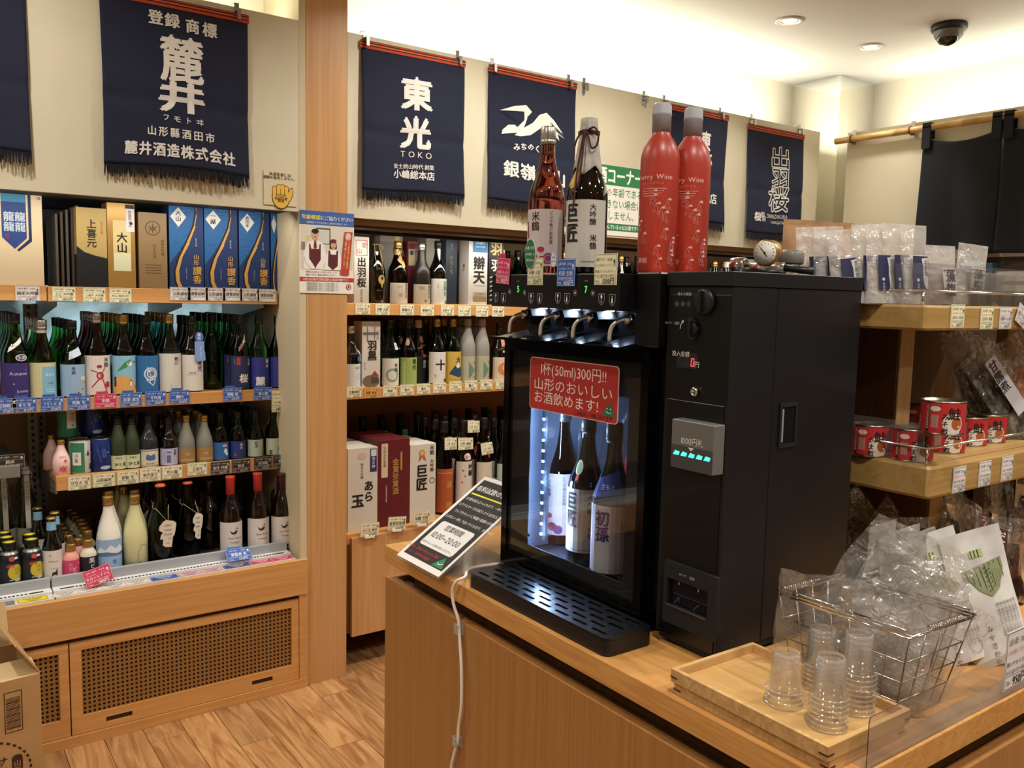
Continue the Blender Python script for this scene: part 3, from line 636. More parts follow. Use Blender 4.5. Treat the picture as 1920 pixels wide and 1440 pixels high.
# ---- middle base cabinet
q0 = at(660, 1015, 1, 3.05); XB = q0.x; zb_ = at(660, 1195, 1, 3.05).z; zt_ = at(660, 1010, 1, 3.05).z
tm = thing('base_cabinet', 'light wood base cabinet of the middle bay floating over a dark recess', 'cabinet', (XB, 3.05, 0))
MB().box(0, 0, zb_, 4.30-XB, .018, zt_, W_PAN, bev=.001).build('front_panel', tm)
MB().box(-.012, .019, zb_+.01, 4.30-XB, .69, zt_-.03, mat('#6b4a2a', .6)).build('carcass', tm)
MB().box(-.012, .019, zt_-.028, 4.30-XB, .034, ZMB, W_H).build('top_lip', tm)
MB().box(-.012, .035, zt_-.028, 4.30-XB, .69, ZMB-.006, W_H).build('deck', tm)
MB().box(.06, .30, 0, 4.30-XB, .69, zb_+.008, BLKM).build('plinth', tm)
SMB = ZMB-.006
# ================================================================ PRICE CARDS
TC = {'y': ('#e6e2bf', '#2a2620', '#b8433a'), 'b': ('#2f5aa8', '#e9eef6', '#cfe0f5'), 'p': ('#c92e5c', '#f4e6ea', '#f6d6de'), 'k': ('#2a2522', '#d9d2c6', '#b59a8a'), 'w': ('#dcd8d6', '#2a2620', '#b8433a'), 'o': ('#e0a552', '#2a2620', '#b8433a')}
def pcard(loc, c, name, price, label, w=.071, h=.048, rotz=0, sub='山形の蔵元', tilt=0, roll=0, tab=False, holder=False):
    t = thing('price_card', label, 'price card', loc, rotz); t.rotation_euler = (tilt, roll, rotz); bg, fg, rd = TC[c]
    m = MB(); m.box(-w/2, -.001, -h/2, w/2, 0, h/2, bg)
    if tab: m.box(-w*.4, -.001, h/2, w*.12, 0, h/2+.008, bg)
    m.build('card', t)
    if holder: MB().box(-w*.25, -.004, -h/2-.006, w*.25, .002, -h/2+.004, mat('#e6e6e2', .3)).build('holder', t)
    p = Pr(lambda u, v, k: (u, -.001-k, v)); s = h/.048
    p.frame(-w/2+.0012, -h/2+.0012, w/2-.0012, h/2-.0012, .0005*s, fg)
    p.text(sub, -w*.20, h*.27, .0062*s, fg, fit=w*.42); p.text('日本酒', w*.19, h*.27, .0052*s, fg, fit=w*.22)
    p.poly([(w*.39, h*.34), (w*.44, h*.25), (w*.39, h*.16), (w*.34, h*.25)], '#1f6b47' if c in 'yow' else fg, 2)
    p.text('ふくらみのある味わい。すっきりとした余韻', 0, h*.10, .0050*s, rd, fit=w*.9)
    n = max(4, len(name)); p.text(name, 0, -h*.10, min(.0125*s, w*.88/n), fg, bold=.035, fit=w*.92)
    p.text('米の旨みと爽やかな香りの純米酒です', 0, -h*.235, .0045*s, fg, fit=w*.88)
    p.line([(-w*.42, -h*.27), (w*.42, -h*.27)], .0004*s, fg); p.text('720ml', -w*.34, -h*.42, .0052*s, fg, fit=w*.22); p.text(price+'円' if price else '', w*.14, -h*.45, .0105*s, fg, bold=.03, fit=w*.62)
    p.build('print', t); KCARD.append(t); return t
KCARD = []
def tags(y, zc, lst, where, w=.071, hh=.048):
    for px, py, c, name, price, lb in lst:
        q = at(px, py, 1, y); pcard((q.x, y, q.z), c, name, price, lb, w=w, h=hh, tab=(c in 'bp'))
yt = YS-.0008
tags(yt, 0, [
 (52, 550, 'w', '純米大吟醸', '4180', 'cream price card under the cream box with the blue ribbon'),
 (120, 551, 'y', '上山 大吟醸', '3890', 'cream price card under the fanned dark box edges, top cooler shelf'),
 (177, 553, 'y', '上喜元 大吟醸', '3840', 'cream price card under the gold and black box, top cooler shelf'),
 (226, 554, 'y', '大山 純米大吟', '3670', 'cream price card under the all-gold box, top cooler shelf'),
 (338, 551, 'w', '山形讃香', '7700', 'pink-lined price card under the first blue wave-pattern box'),
 (404, 552, 'w', '山形讃香', '7700', 'pink-lined price card under the second blue wave-pattern box'),
 (468, 553, 'w', '山形讃香', '7700', 'pink-lined price card under the third blue wave-pattern box'),
 (371, 551, 'w', '讃香説明', '', 'pinkish text card between the first two 7700 yen cards'),
 (436, 552, 'w', '讃香説明', '', 'pinkish text card between the second and third 7700 yen cards'),
 (500, 554, 'w', '讃香説明', '', 'pinkish text card after the third 7700 yen card, by the green strip sign')], 'a')
tags(yt, 0, [
 (8, 761, 'b', '出羽桜', '1738', 'blue price card cut by the picture edge, second cooler shelf'),
 (46, 759, 'b', 'あら玉', '1815', 'blue price card under the green bottle with purple label'),
 (98, 757, 'b', 'フモトヰ 夏', '1750', 'blue price card under the pale silver-capped bottle'),
 (148, 755, 'b', '秀鳳 生', '1513', 'blue price card under the sunflower-label bottle'),
 (198, 751, 'p', '米鶴', '1800', 'crimson price card on the second cooler shelf, reading 1800'),
 (246, 749, 'b', '出羽 夏生', '1430', 'blue price card under the bottle with the beach label'),
 (292, 746, 'b', '千代寿', '1595', 'blue price card under the bottle with the white swirl label'),
 (337, 744, 'b', '鯉川', '1540', 'blue price card under the teal bottle with a white label'),
 (436, 739, 'b', '羽陽 桜', '1375', 'blue price card under the bottles with the red sash'),
 (493, 738, 'b', '東の麓', '1437', 'blue price card second nearest the green strip sign')], 'b')
q = at(520, 752, 1, YS-.004); pcard((q.x, YS-.003, q.z), 'y', 'ぬる燗', '640', 'yellow price card hung upright at the end of the second cooler shelf', w=.045, h=.085)
tags(yt, 0, [
 (149, 905, 'y', 'はなの 缶', '351', 'yellow price card under the white and green can'),
 (195, 900, 'y', '山形純米', '480', 'yellow price card under the blue cans'),
 (240, 895, 'y', '初桜 生', '1300', 'yellow price card under the first slim dark green bottle'),
 (282, 890, 'y', '栄光冨士', '770', 'yellow price card under the bottle with the crested blue label'),
 (323, 885, 'y', '竹の露', '830', 'yellow price card under the black bottle with lilac label'),
 (370, 879, 'y', '上喜元', '498', 'yellow price card under the grey gold-labelled pair'),
 (413, 877, 'k', '東光 吟醸', '642', 'first of the black price cards from the yellow ones, third cooler shelf'),
 (452, 873, 'k', '初孫', '642', 'second of the black price cards from the yellow ones, third cooler shelf'),
 (493, 868, 'k', '出羽桜', '642', 'third of the black price cards from the yellow ones, third cooler shelf'),
 (528, 864, 'k', '鯉川', '642', 'last black price card at the shelf end by the dark cooler side')], 'c')
q = at(19, 866, 1, YS+.018); pcard((q.x, YS+.0185, q.z), 'k', '純米', '1480', 'dark card hung at the far edge of the picture over the swing-top bottles', w=.085, h=.05)
tags(yt, 0, [
 (680, 579, 'y', '出羽桜 愛山', '3630', 'yellow price card under the white box with the red seal'),
 (717, 580, 'y', '羽陽 山酒', '4231', 'yellow price card under the black bottle with the gold gourd'),
 (763, 581, 'y', '銀嶺月山', '3300', 'yellow price card under the gold-wrapped brown bottle'),
 (801, 582, 'y', '銀嶺月山', '3200', 'yellow price card under the dark bottle with brushed cream label'),
 (839, 582, 'y', '左利き 生', '1980', 'yellow price card under the black bottle with green writing'),
 (871, 583, 'y', '東光 大吟醸', '3080', 'yellow price card under the dim blue-grey box'),
 (904, 584, 'y', '辯天 大吟醸', '3873', 'yellow price card under the white box with a blue top label'),
 (934, 584, 'y', '初孫 魔斬', '2200', 'yellow price card under the black box beside the dispenser')], 'd', .066, .046)
tags(yt, 0, [
 (664, 735, 'y', '白露垂珠', '1650', 'pale price card next to the pillar, second middle shelf'),
 (696, 736, 'o', '羽黒 純米', '2200', 'orange price card under the white temple-picture box'),
 (731, 733, 'y', '幸福', '1760', 'pale price card under the green bottle with the crescent label'),
 (763, 731, 'y', '東光', '1485', 'pale price card under the lime-label bottle'),
 (794, 729, 'y', '東光', '1485', 'pale price card under the black-label bottle'),
 (824, 727, 'y', '十水', '1600', 'pale price card under the bottle with one huge black cross character'),
 (854, 725, 'y', '大山', '1430', 'pale price card under the yellow mountain-label bottle'),
 (883, 723, 'y', '鯉川', '1980', 'pale price card under the first tissue-wrapped bottle'),
 (912, 721, 'y', '鯉川', '1760', 'pale price card under the second tissue-wrapped bottle'),
 (940, 720, 'y', '住吉', '1500', 'pale price card under the orange-circle label, beside the dispenser')], 'e', .066, .046)
for px, py, nm_, pr_, lb, rl in ((693, 993, 'あら玉 純米', '3630', 'pale price card clipped under the white box with splashed brush writing', .03), (744, 981, '金賞受賞酒', '4400', 'pale price card tilted under the dark red box', .08), (790, 971, '米鶴 巨匠', '5500', 'pale price card clipped under the white box with a gold medal', .02)):
    q = at(px, py, 1, 3.045); pcard((q.x, 3.043, q.z), 'y', nm_, pr_, lb, w=.082, h=.055, roll=rl, holder=True)
# pink card leaning in the cooler ledge and the blue card by the wine
q = at(184, 1083, 1, 3.05); pcard((q.x, 3.052, .542), 'p', '本日のおすすめ', '980', 'pink card tilted against the cooler lip below the milky bottle', w=.085, h=.056, tilt=R_(-18), roll=R_(-14))
q = at(447, 1048, 1, 3.07); pcard((q.x, 3.066, .535), 'b', '葡萄酒 赤', '2310', 'blue card lying against the cooler lip below the white-label wine', w=.09, h=.05, tilt=R_(-45), tab=True)
# ================================================================ BOTTLES
def prof(kind, H, R):
    P = {'sake': [(.0, .004), (.85, 0), (1, .022), (1, .50), (.965, .545), (.86, .595), (.70, .645), (.56, .70), (.45, .76), (.385, .82), (.36, .90), (.36, .93)],
         'slim': [(.0, .004), (.85, 0), (1, .02), (1, .52), (.95, .60), (.80, .68), (.62, .76), (.50, .83), (.43, .90), (.42, .94)],
         'wine': [(.0, .004), (.88, 0), (1, .02), (1, .46), (.95, .52), (.80, .60), (.58, .67), (.43, .73), (.38, .80), (.37, .97), (.40, .985), (.40, 1)],
         'cider': [(.0, .004), (.88, 0), (1, .02), (1, .42), (.96, .50), (.84, .59), (.66, .68), (.50, .77), (.38, .87), (.33, .955), (.34, .97)],
         'cherry': [(.0, .004), (.92, 0), (1, .012), (1, .66), (.97, .70), (.86, .745), (.66, .785), (.50, .81), (.44, .84), (.43, .99), (.3, 1)],
         'beer': [(.0, .004), (.88, 0), (1, .02), (1, .50), (.95, .56), (.78, .63), (.60, .70), (.50, .78), (.44, .90), (.44, .965)],
         'flip': [(.0, .004), (.85, 0), (1, .02), (1, .40), (.95, .47), (.80, .60), (.62, .73), (.48, .84), (.42, .93), (.42, .96)],
         'mini': [(.0, .004), (.88, 0), (1, .03), (1, .52), (.96, .60), (.84, .68), (.64, .74), (.56, .78), (.56, .84)],
         'carafe': [(.0, .004), (.85, 0), (1, .02), (1, .40), (.93, .50), (.76, .60), (.56, .70), (.42, .79), (.37, .86), (.37, .93)],
         'alu': [(.0, .004), (.90, 0), (1, .03), (1, .60), (.95, .67), (.80, .74), (.62, .79), (.60, .84)],
         }[kind]
    return [(r*R, z*H) for r, z in P]
CAPS = {'black': mat('#151414', .35), 'gold': mat('#b08d4e', .3, .8), 'silver': mat('#b9b8b4', .3, .9), 'white': mat('#dcd9d2', .5), 'red': mat('#c23a30', .4), 'orange': mat('#c4562e', .4), 'green': mat('#2b7a4c', .4), 'grey': mat('#8d8d90', .45), 'yellow': mat('#d9c531', .35), 'brown': mat('#4a2c1c', .5)}
def draw(p, it, su, sv, ss=None):
    ss = ss or su
    for i in it:
        k = i[0]; l = 2
        if k == 't':
            fl_ = i[6] if len(i) > 6 else ''
            p.text(i[1], i[2]*su, i[3]*sv, i[4]*ss, i[5], 3, vert='v' in fl_, bold=.06 if 'B' in fl_ else .035 if 'b' in fl_ else 0, res=2 if i[4]*ss > .02 else 1, sx=.8 if 'n' in fl_ else 1)
        elif k == 'r': p.rect(i[1]*su, i[2]*sv, i[3]*su, i[4]*sv, i[5], 2)
        elif k == 'e': p.ell(i[1]*su, i[2]*sv, i[3]*ss, i[4]*ss, i[5], 2)
        elif k == 'E': p.ell(i[1]*su, i[2]*sv, i[3]*ss, i[4]*ss, i[5], 2.6)
        elif k == 'o': p.ring(i[1]*su, i[2]*sv, i[3]*ss, i[4]*ss, i[5], 2.7)
        elif k == 'p': p.poly([(a*su, b*sv) for a, b in i[1]], i[2], 2.3)
        elif k == 'l': p.line([(a*su, b*sv) for a, b in i[1]], i[2]*ss, i[3], 2.5)
def make_bottle(name, label, cat, H, R, kind='sake', gl='green', cap='black', lab=None, group=None, turn=0, neck=None, sash=None, liquid=None, capk=None):
    """lab = (colour, z0, z1, half angle in rad, items) in units of R and H"""
    t = thing(name, label, cat, group=group); P = prof(kind, H, R); g = G[gl] if gl in G else gl
    MB().lathe(P, g, 28).build('glass_body', t)
    cm = CAPS[cap] if isinstance(cap, str) else cap; r1, z1 = P[-1]
    if kind == 'wine': MB().lathe([(R*.385+.0008, .76*H), (R*.38+.0008, .97*H), (R*.41+.0008, .98*H), (R*.41+.0008, H+.0008), (0, H+.001)], cm, 20).build('capsule', t)
    elif kind == 'cherry': MB().lathe([(R*.45+.001, .83*H), (R*.45+.001, .925*H), (R*.47+.001, .928*H), (R*.47+.001, .94*H), (R*.45+.001, .945*H), (R*.45+.001, .985*H), (R*.40, H), (0, H+.0005)], cm, 24).build('capsule', t)
    elif kind in ('cider', 'beer'): MB().lathe([(r1*1.08, z1), (r1*1.22, z1+.001), (r1*1.2, z1+.004), (r1*1.0, H), (0, H+.0003)], cm, 20).build('crown_cap', t)
    elif kind == 'flip':
        MB().lathe([(r1*.9, z1), (r1*.95, z1+.004), (r1*.8, H), (0, H)], G['wrapw'], 16).build('stopper', t)
    elif kind == 'alu': MB().lathe([(r1, z1), (r1*1.12, z1+.001), (r1*1.12, H-.002), (r1*1.05, H)], CAPS['black'], 24, caps=False).lathe([(r1*1.06, H-.0005), (r1*.2, H+.0005), (0, H)], cm, 24).build('screw_cap', t)
    elif capk != 'none':
        k = 1.16 if kind != 'mini' else 1.08
        MB().lathe([(r1*k, z1-.05*H if kind != 'mini' else z1-.005), (r1*k, z1-.022*H if kind != 'mini' else z1), (r1*k*.97, z1-.02*H if kind != 'mini' else z1+.001), (r1*k, z1-.016*H if kind != 'mini' else z1+.002), (r1*k, H-.002), (r1*k*.93, H), (0, H)], cm, 20).build('screw_cap', t)
    if lab:
        c, a, b, wd, it = lab; p = Pr(cyl(R+.0003, turn), R*.28, .0002); p.rect(-wd*R, a*H, wd*R, b*H, c, 1); draw(p, it, R, H); p.build('label', t)
    if neck:   # a shrink band or neck label, (colour, z0, z1, items)
        c, a, b, it = neck; pr = [(r, z) for r, z in P]
        def rad(z):
            for (r0, z0), (r1_, z1_) in zip(pr[1:], pr[2:]):
                if z0 <= z <= z1_: return r0+(r1_-r0)*(z-z0)/max(1e-6, z1_-z0)
            return pr[-1][0]
        if a is not None: MB().lathe([(rad(H*(a+(b-a)*k/5))+.0006, H*(a+(b-a)*k/5)) for k in range(6)], c, 24, caps=False).build('neck_band', t)
        if it:
            p = Pr(lambda u, v, h: ((rad(v)+.0012+h)*sin(u/R), -(rad(v)+.0012+h)*cos(u/R), v), R*.28, .0003); draw(p, it, R, H); p.build('shoulder_label', t)
    return t
def xpx(px, py, Y): return at(px, py, 1, Y).x
REG = []; JOBS = []       # footprints already taken, and the rear-row copies still to be placed
def reg(x, y, z, r, h): REG.append(('c', x, y, z, r, h))
def regbox(x0, y0, x1, y1, z, h): REG.append(('b', x0, y0, x1, y1, z, h))
def free(x, y, z, r, h):
    for q in REG:
        if q[0] == 'c':
            if z < q[3]+q[5]-.002 and q[3] < z+h-.002 and math.hypot(x-q[1], y-q[2]) < r+q[4]+.0008: return False
        elif z < q[5]+q[6]-.002 and q[5] < z+h-.002:
            dx = max(q[1]-x, 0, x-q[3]); dy = max(q[2]-y, 0, y-q[4])
            if math.hypot(dx, dy) < r+.0008: return False
    return True
def rear(t, x, y, z, r, h, label, group, skip=(), rotz=0):
    if y+r > 3.72 or x+r > 1.168 and x < 1.30: return None
    for dx, dy in ((0, 0), (.006, 0), (-.006, 0), (0, .008), (.012, .004), (-.012, .004), (.018, 0), (-.018, 0), (0, .018), (.01, .016), (-.01, .016)):
        if free(x+dx, y+dy, z, r, h) and y+dy+r < 3.725:
            reg(x+dx, y+dy, z, r, h); c = dup(t, (x+dx, y+dy, z+.0003), label, rotz=rotz, group=group, skip=skip); return c
def put(px, pytop, zs, label, R=.0385, row=0, Y=None, back=0, backlabel=None, name='sake_bottle', cat='bottle', pyb=None, turn=None, rnd=.12, H=None, gp=None, **k):
    Yc = (YS+.014+R+row*(2*R+.004)) if Y is None else Y
    x = xpx(px, pytop+40, Yc); H = H or at(px, pytop, 1, Yc).z-zs
    t = make_bottle(name, label, cat, H, R, turn=turn if turn is not None else .0, **k)
    t.location = (x, Yc, zs+.0003); t.rotation_euler = (0, 0, random.uniform(-rnd, rnd)*.4)
    if back:
        g = backlabel+' group' if gp is None else gp
        for i in range(back):
            Y2 = Yc+(i+1)*(2*R+.004)
            if Y2+R > 3.72: break
            JOBS.append((t, x+random.uniform(-.002, .002), Y2, zs, R, H, backlabel, 'bottles queued in depth: '+backlabel, ('label', 'shoulder_label') if i > 0 else (), random.uniform(-.6, .6)))
    reg(x, Yc, zs, R, H); return t
# ---- second cooler shelf
z2 = S2
put(28, 588, z2, 'green bottle with purple label at the picture edge, second cooler shelf', back=4, backlabel='green bottle queued behind the purple-label one, second cooler shelf', gl='green',
    lab=('#352b6e', .04, .44, 1.5, [('t', 'Autumn', .1, .30, .42, '#cfc9e0'), ('t', 'Junmai', .4, .10, .36, '#cfc9e0'), ('e', -.3, .2, .05, .05, '#d9d2ea'), ('e', .7, .36, .04, .04, '#d9d2ea')]),
    neck=(None, None, None, [('e', .35, .50, .46, .30, '#d8d6d8'), ('E', .35, .50, .38, .23, '#3a3572'), ('t', '生酒', .35, .485, .30, '#e8e4ee', 'b'), ('p', [(-.75, .56), (.65, .68), (.7, .735), (-.68, .62)], '#e0dcd2'), ('t', '秋あがり', -.1, .625, .2, '#222')]))
put(78, 600, z2, 'pale clear bottle with silver cap and light blue label, second cooler shelf', R=.040, back=4, backlabel='pale clear silver-capped bottle behind the light blue label one', gl='pale', cap='silver', kind='carafe',
    neck=(mat('#c9cac6', .35, .4), .84, .99, []), lab=('#c9c59a', .03, .47, 1.5, [('r', -.15, .03, 1.25, .42, '#7db4d0'), ('t', '夏純米', .5, .30, .3, '#e8f2f5'), ('t', '吟醸', .5, .20, .22, '#4b7fa6'), ('r', .1, .13, .95, .135, '#dcecf2'), ('r', .1, .1, .95, .105, '#dcecf2')]))
put(135, 601, z2, 'green bottle with sky-blue sunflower label, second cooler shelf', back=4, backlabel='green bottle behind the sunflower-label one, second cooler shelf', gl='green',
    lab=('#8fb0d0', .03, .44, 1.5, [('t', '秀鳳', -.1, .41, .34, '#3c2f57', 'vb'), ('e', .25, .08, .17, .17, '#e2b93c'), ('E', .25, .08, .07, .07, '#4a3520'), ('e', .65, .12, .16, .16, '#e2b93c'), ('E', .65, .12, .07, .07, '#4a3520'), ('e', 1.0, .20, .17, .17, '#e2b93c'), ('E', 1.0, .20, .07, .07, '#4a3520'), ('e', .75, .26, .3, .2, '#c9d6b0'), ('e', -.2, .05, .12, .12, '#e2b93c')]),
    neck=(None, None, None, [('p', [(-.45, .50), (.65, .57), (.6, .665), (-.45, .60)], '#b9cfe2'), ('e', -.25, .54, .09, .09, '#e2b93c')]))
put(181, 587, z2, 'dark pink sake bottle with red frog drawing on white label, second cooler shelf', R=.040, back=3, backlabel='dark bottle behind the red frog label one, second cooler shelf', gl='red', cap='silver',
    lab=('#d9cfc9', .03, .50, 1.5, [('t', '米鶴', .55, .48, .44, '#2a2220', 'vb'), ('e', -.05, .37, .22, .15, '#a8303c'), ('e', .0, .26, .30, .34, '#a8303c'), ('l', [(-.2, .30), (-.75, .33)], .09, '#a8303c'), ('l', [(-.1, .22), (-.7, .12)], .1, '#a8303c'), ('l', [(.2, .22), (.45, .10)], .1, '#a8303c'), ('l', [(.2, .30), (.4, .36)], .08, '#a8303c'), ('e', .65, .15, .26, .28, '#a8303c'), ('l', [(.6, .10), (.3, .05)], .1, '#a8303c'), ('e', -.05, .26, .12, .16, '#d9cfc9'), ('t', 'かっぱ', .0, .05, .26, '#2a2220', 'b'), ('e', .9, .20, .1, .1, '#e0d6d0')]))
put(231, 590, z2, 'green bottle with tropical beach picture label, second cooler shelf', back=4, backlabel='dark green bottle behind the beach picture one', gl='green', cap='gold',
    lab=('#86bad2', .03, .50, 1.5, [('p', [(-1.2, .04), (1.4, .04), (.6, .22), (-.4, .26), (-1.2, .2)], '#d9a45c'), ('p', [(-.8, .3), (.1, .36), (.5, .46), (-.1, .42)], '#3f8a5c'), ('e', .35, .40, .25, .18, '#e2e8e8'), ('e', .4, .16, .17, .34, '#2f5f96'), ('e', .42, .15, .09, .25, '#e6e8e8'), ('p', [(.5, .20), (1.0, .12), (.95, .07)], '#2f5f96'), ('e', .85, .42, .16, .12, '#c9433c'), ('r', -1.1, .12, -.85, .24, '#333')]))
put(274, 592, z2, 'dark bottle with blue label showing a white swirling crest', back=4, backlabel='dark bottle behind the white swirl crest one', gl='dgreen', cap='black',
    lab=('#2a6aa2', .03, .50, 1.5, [('e', .12, .27, .62, .62, '#d4dde4'), ('E', .12, .27, .5, .5, '#3f7bb0'), ('o', .15, .27, .40, .1, '#d4dde4'), ('o', -.05, .32, .2, .07, '#d4dde4'), ('o', .35, .22, .2, .07, '#d4dde4'), ('l', [(-.3, .2), (.3, .12), (.55, .2)], .08, '#d4dde4'), ('l', [(-.2, .36), (.1, .25), (.0, .15)], .06, '#d4dde4')]))
put(317, 589, z2, 'teal bottle with plain white label and small blue writing, second cooler shelf', back=4, backlabel='blue-green bottle behind the teal white-label one', gl='teal', cap='gold',
    lab=('#d3cfc6', .03, .51, 1.5, [('t', '鯉川', .40, .47, .40, '#31406e', 'vb'), ('t', '純米吟醸', .75, .46, .12, '#555', 'v'), ('t', '生', -.1, .10, .16, '#b99b3c')]))
t = put(359, 593, z2, 'black bottle with white label, blue writing and a blue hang tag', back=2, backlabel='black bottle behind the one with the blue hang tag', gl='black', cap='black',
    lab=('#d6d3cb', .03, .50, 1.5, [('t', '東光', .55, .45, .62, '#2d3f86', 'vb'), ('l', [(-.8, .24), (.3, .24)], .03, '#888'), ('t', '純米吟醸', -.2, .26, .16, '#555')]))
p = Pr(lambda u, v, h: (u, -.043-h, v)); p.ell(.017, .205, .0145, .019, '#4f6fb0', 1); p.rect(.006, .12, .028, .19, '#7f9bd0', 1); p.poly([(.008, .115), (.038, .12), (.036, .15), (.024, .185), (.008, .185)], '#7f9bd0', 1); p.text('東光', .016, .22, .013, '#e8ecf4', 2, vert=True, bold=.04); p.text('ひやおろし', .021, .17, .009, '#dfe6f2', 2, vert=True)
m = p; m.box(.0, -.0428, .118, .034, -.0422, .19, '#7f9bd0'); m.build('hang_tag', t)
put(397, 588, z2, 'plain green bottle without front label, between the hang tag and the sashed bottles', row=1, back=3, backlabel='green bottle in the unlabelled file of the second cooler shelf', gl='green')
for i, (px, lb) in enumerate(((424, 'third of three navy-label bottles with diagonal sash, the most hidden'), (436, 'middle one of three navy-label bottles with diagonal sash'), (449, 'front one of three navy-label bottles with diagonal red and black sash'))):
    put(px, 590-(2-i), z2, lb, R=.0365, row=(2-i)*.33, Y=YS+.051+(2-i)*.079, back=3 if i == 0 else 0, backlabel='green bottle behind the three sashed navy-label ones', gl='dgreen' if i else 'green', cap='black',
        lab=('#26315c', .03, .46, 1.5, [('t', '桜', .15, .12, .95, '#e6e2e0', 'B'), ('t', '羽陽', .80, .42, .36, '#e6e2e0', 'vb'), ('r', -.55, .34, -.2, .44, '#b23a30'), ('t', '特別純米', -.8, .42, .13, '#b9b4c4', 'v')]),
        neck=(None, None, None, [('p', [(-.35, .52), (.85, .71), (.85, .76), (-.35, .57)], '#b9b4b0'), ('p', [(-.33, .53), (.83, .715), (.83, .75), (-.33, .56)], '#1c1a1c'), ('p', [(-.33, .53), (.05, .59), (.05, .62), (-.33, .56)], '#a33a34'), ('t', '無濾過', .4, .64, .16, '#e8e2dc', 'b')]))
put(485, 591, z2, 'green bottle with royal blue label and white brush writing, second cooler shelf', back=4, backlabel='green bottle behind the royal blue label one', gl='green', cap='black',
    lab=('#2c3585', .03, .44, 1.5, [('t', '東の', .60, .42, .48, '#e6e4ea', 'vB'), ('t', '麓', -.15, .07, .95, '#e6e4ea', 'B')]))
put(521, 592, z2, 'last green bottle with royal blue label, touching the green strip sign', back=4, backlabel='green bottle in the last file beside the green strip sign', gl='green', cap='black',
    lab=('#2c3585', .03, .44, 1.5, [('t', '東の', .0, .42, .5, '#e6e4ea', 'vB')]))
# ---- top cooler shelf: boxes
def gbox(name, label, x, y, z, w, d, h, col, items=(), side=(), rotz=0, cat='box', top=None, extra=None):
    if y > 3 and not rotz: regbox(x, y, x+w, y+d, z, h)
    t = thing(name, label, cat, (x, y, z+.0003), rotz); MB().box(0, 0, 0, w, d, h, col if not isinstance(col, str) else mat(col, .45), bev=.0006).build('carton', t)
    p = Pr(flat(y0=-.0002), 0, .0003); draw(p, items, w, h)
    if side: ps = Pr(lambda u, v, k: (-.0002-k, d-u, v), 0, .0003); draw(ps, side, d, h); ps.build('side_print', t)
    if extra: extra(p, w, h)
    p.build('front_print', t); return t
def boxat(px0, px1, pyt, zs, d, name, label, col, items=(), y=YS+.02, **k):
    a = at(px0, pyt+50, 1, y); b = at(px1, pyt+50, 1, y); h = at((px0+px1)/2, pyt, 1, y).z-zs
    return gbox(name, label, a.x, y, zs, b.x-a.x, d, h, col, items, **k)
z1 = S1
def ribbon(p, w, h):
    p.poly([(w*.42, h), (w*.42, h*.50), (w*.66, h*.385), (w*.90, h*.50), (w*.90, h)], '#26407e', 1); p.poly([(w*.70, h*.375), (w*.74, h*.36), (w*1.0, h*.47), (w*1.0, h), (w*.94, h), (w*.94, h*.49)], '#1b2a4e', 1)
    p.rect(w*.42, h*.87, w*.90, h, '#3f86b0', 2); p.text('龍', w*.56, h*.68, w*.22, '#b9c8d8', 3, bold=.04); p.text('龍', w*.78, h*.68, w*.22, '#b9c8d8', 3, bold=.04); p.text('龍', w*.56, h*.575, w*.22, '#b9c8d8', 3, bold=.04); p.text('龍', w*.78, h*.575, w*.22, '#b9c8d8', 3, bold=.04); p.text('山河', w*.52, h*.55, w*.08, '#a8403c', 3, vert=True); p.text('GI', w*1.15, h*.91, w*.08, '#1c2a50', 3, bold=.04)
a = at(-40, 400, 1, YS+.02); b = at(79, 400, 1, YS+.02)
gbox('sake_box', 'large cream presentation box with a pointed blue ribbon, cut by the picture edge', a.x, YS+.02, z1+.003, b.x-a.x, .09, at(40, 358, 1, YS+.02).z-z1, '#d9c7a4', (), extra=lambda p, w, h: ribbon(p, w*.82, h))
xf = at(104, 450, 1, YS+.06).x
for k in range(5): tag(MB().box(0, 0, 0, .008, .20, .245+.008*k, '#4a423a' if k % 2 else '#5b5248', bev=.0006).build('folded_carton', None, (xf+k*.016, YS+.06, z1+.0003)), 'dark folded carton standing on edge, %s of the five beside the cream ribboned box' % ('first', 'second', 'third', 'fourth', 'last')[k], 'carton', 'folded cartons on the top cooler shelf')
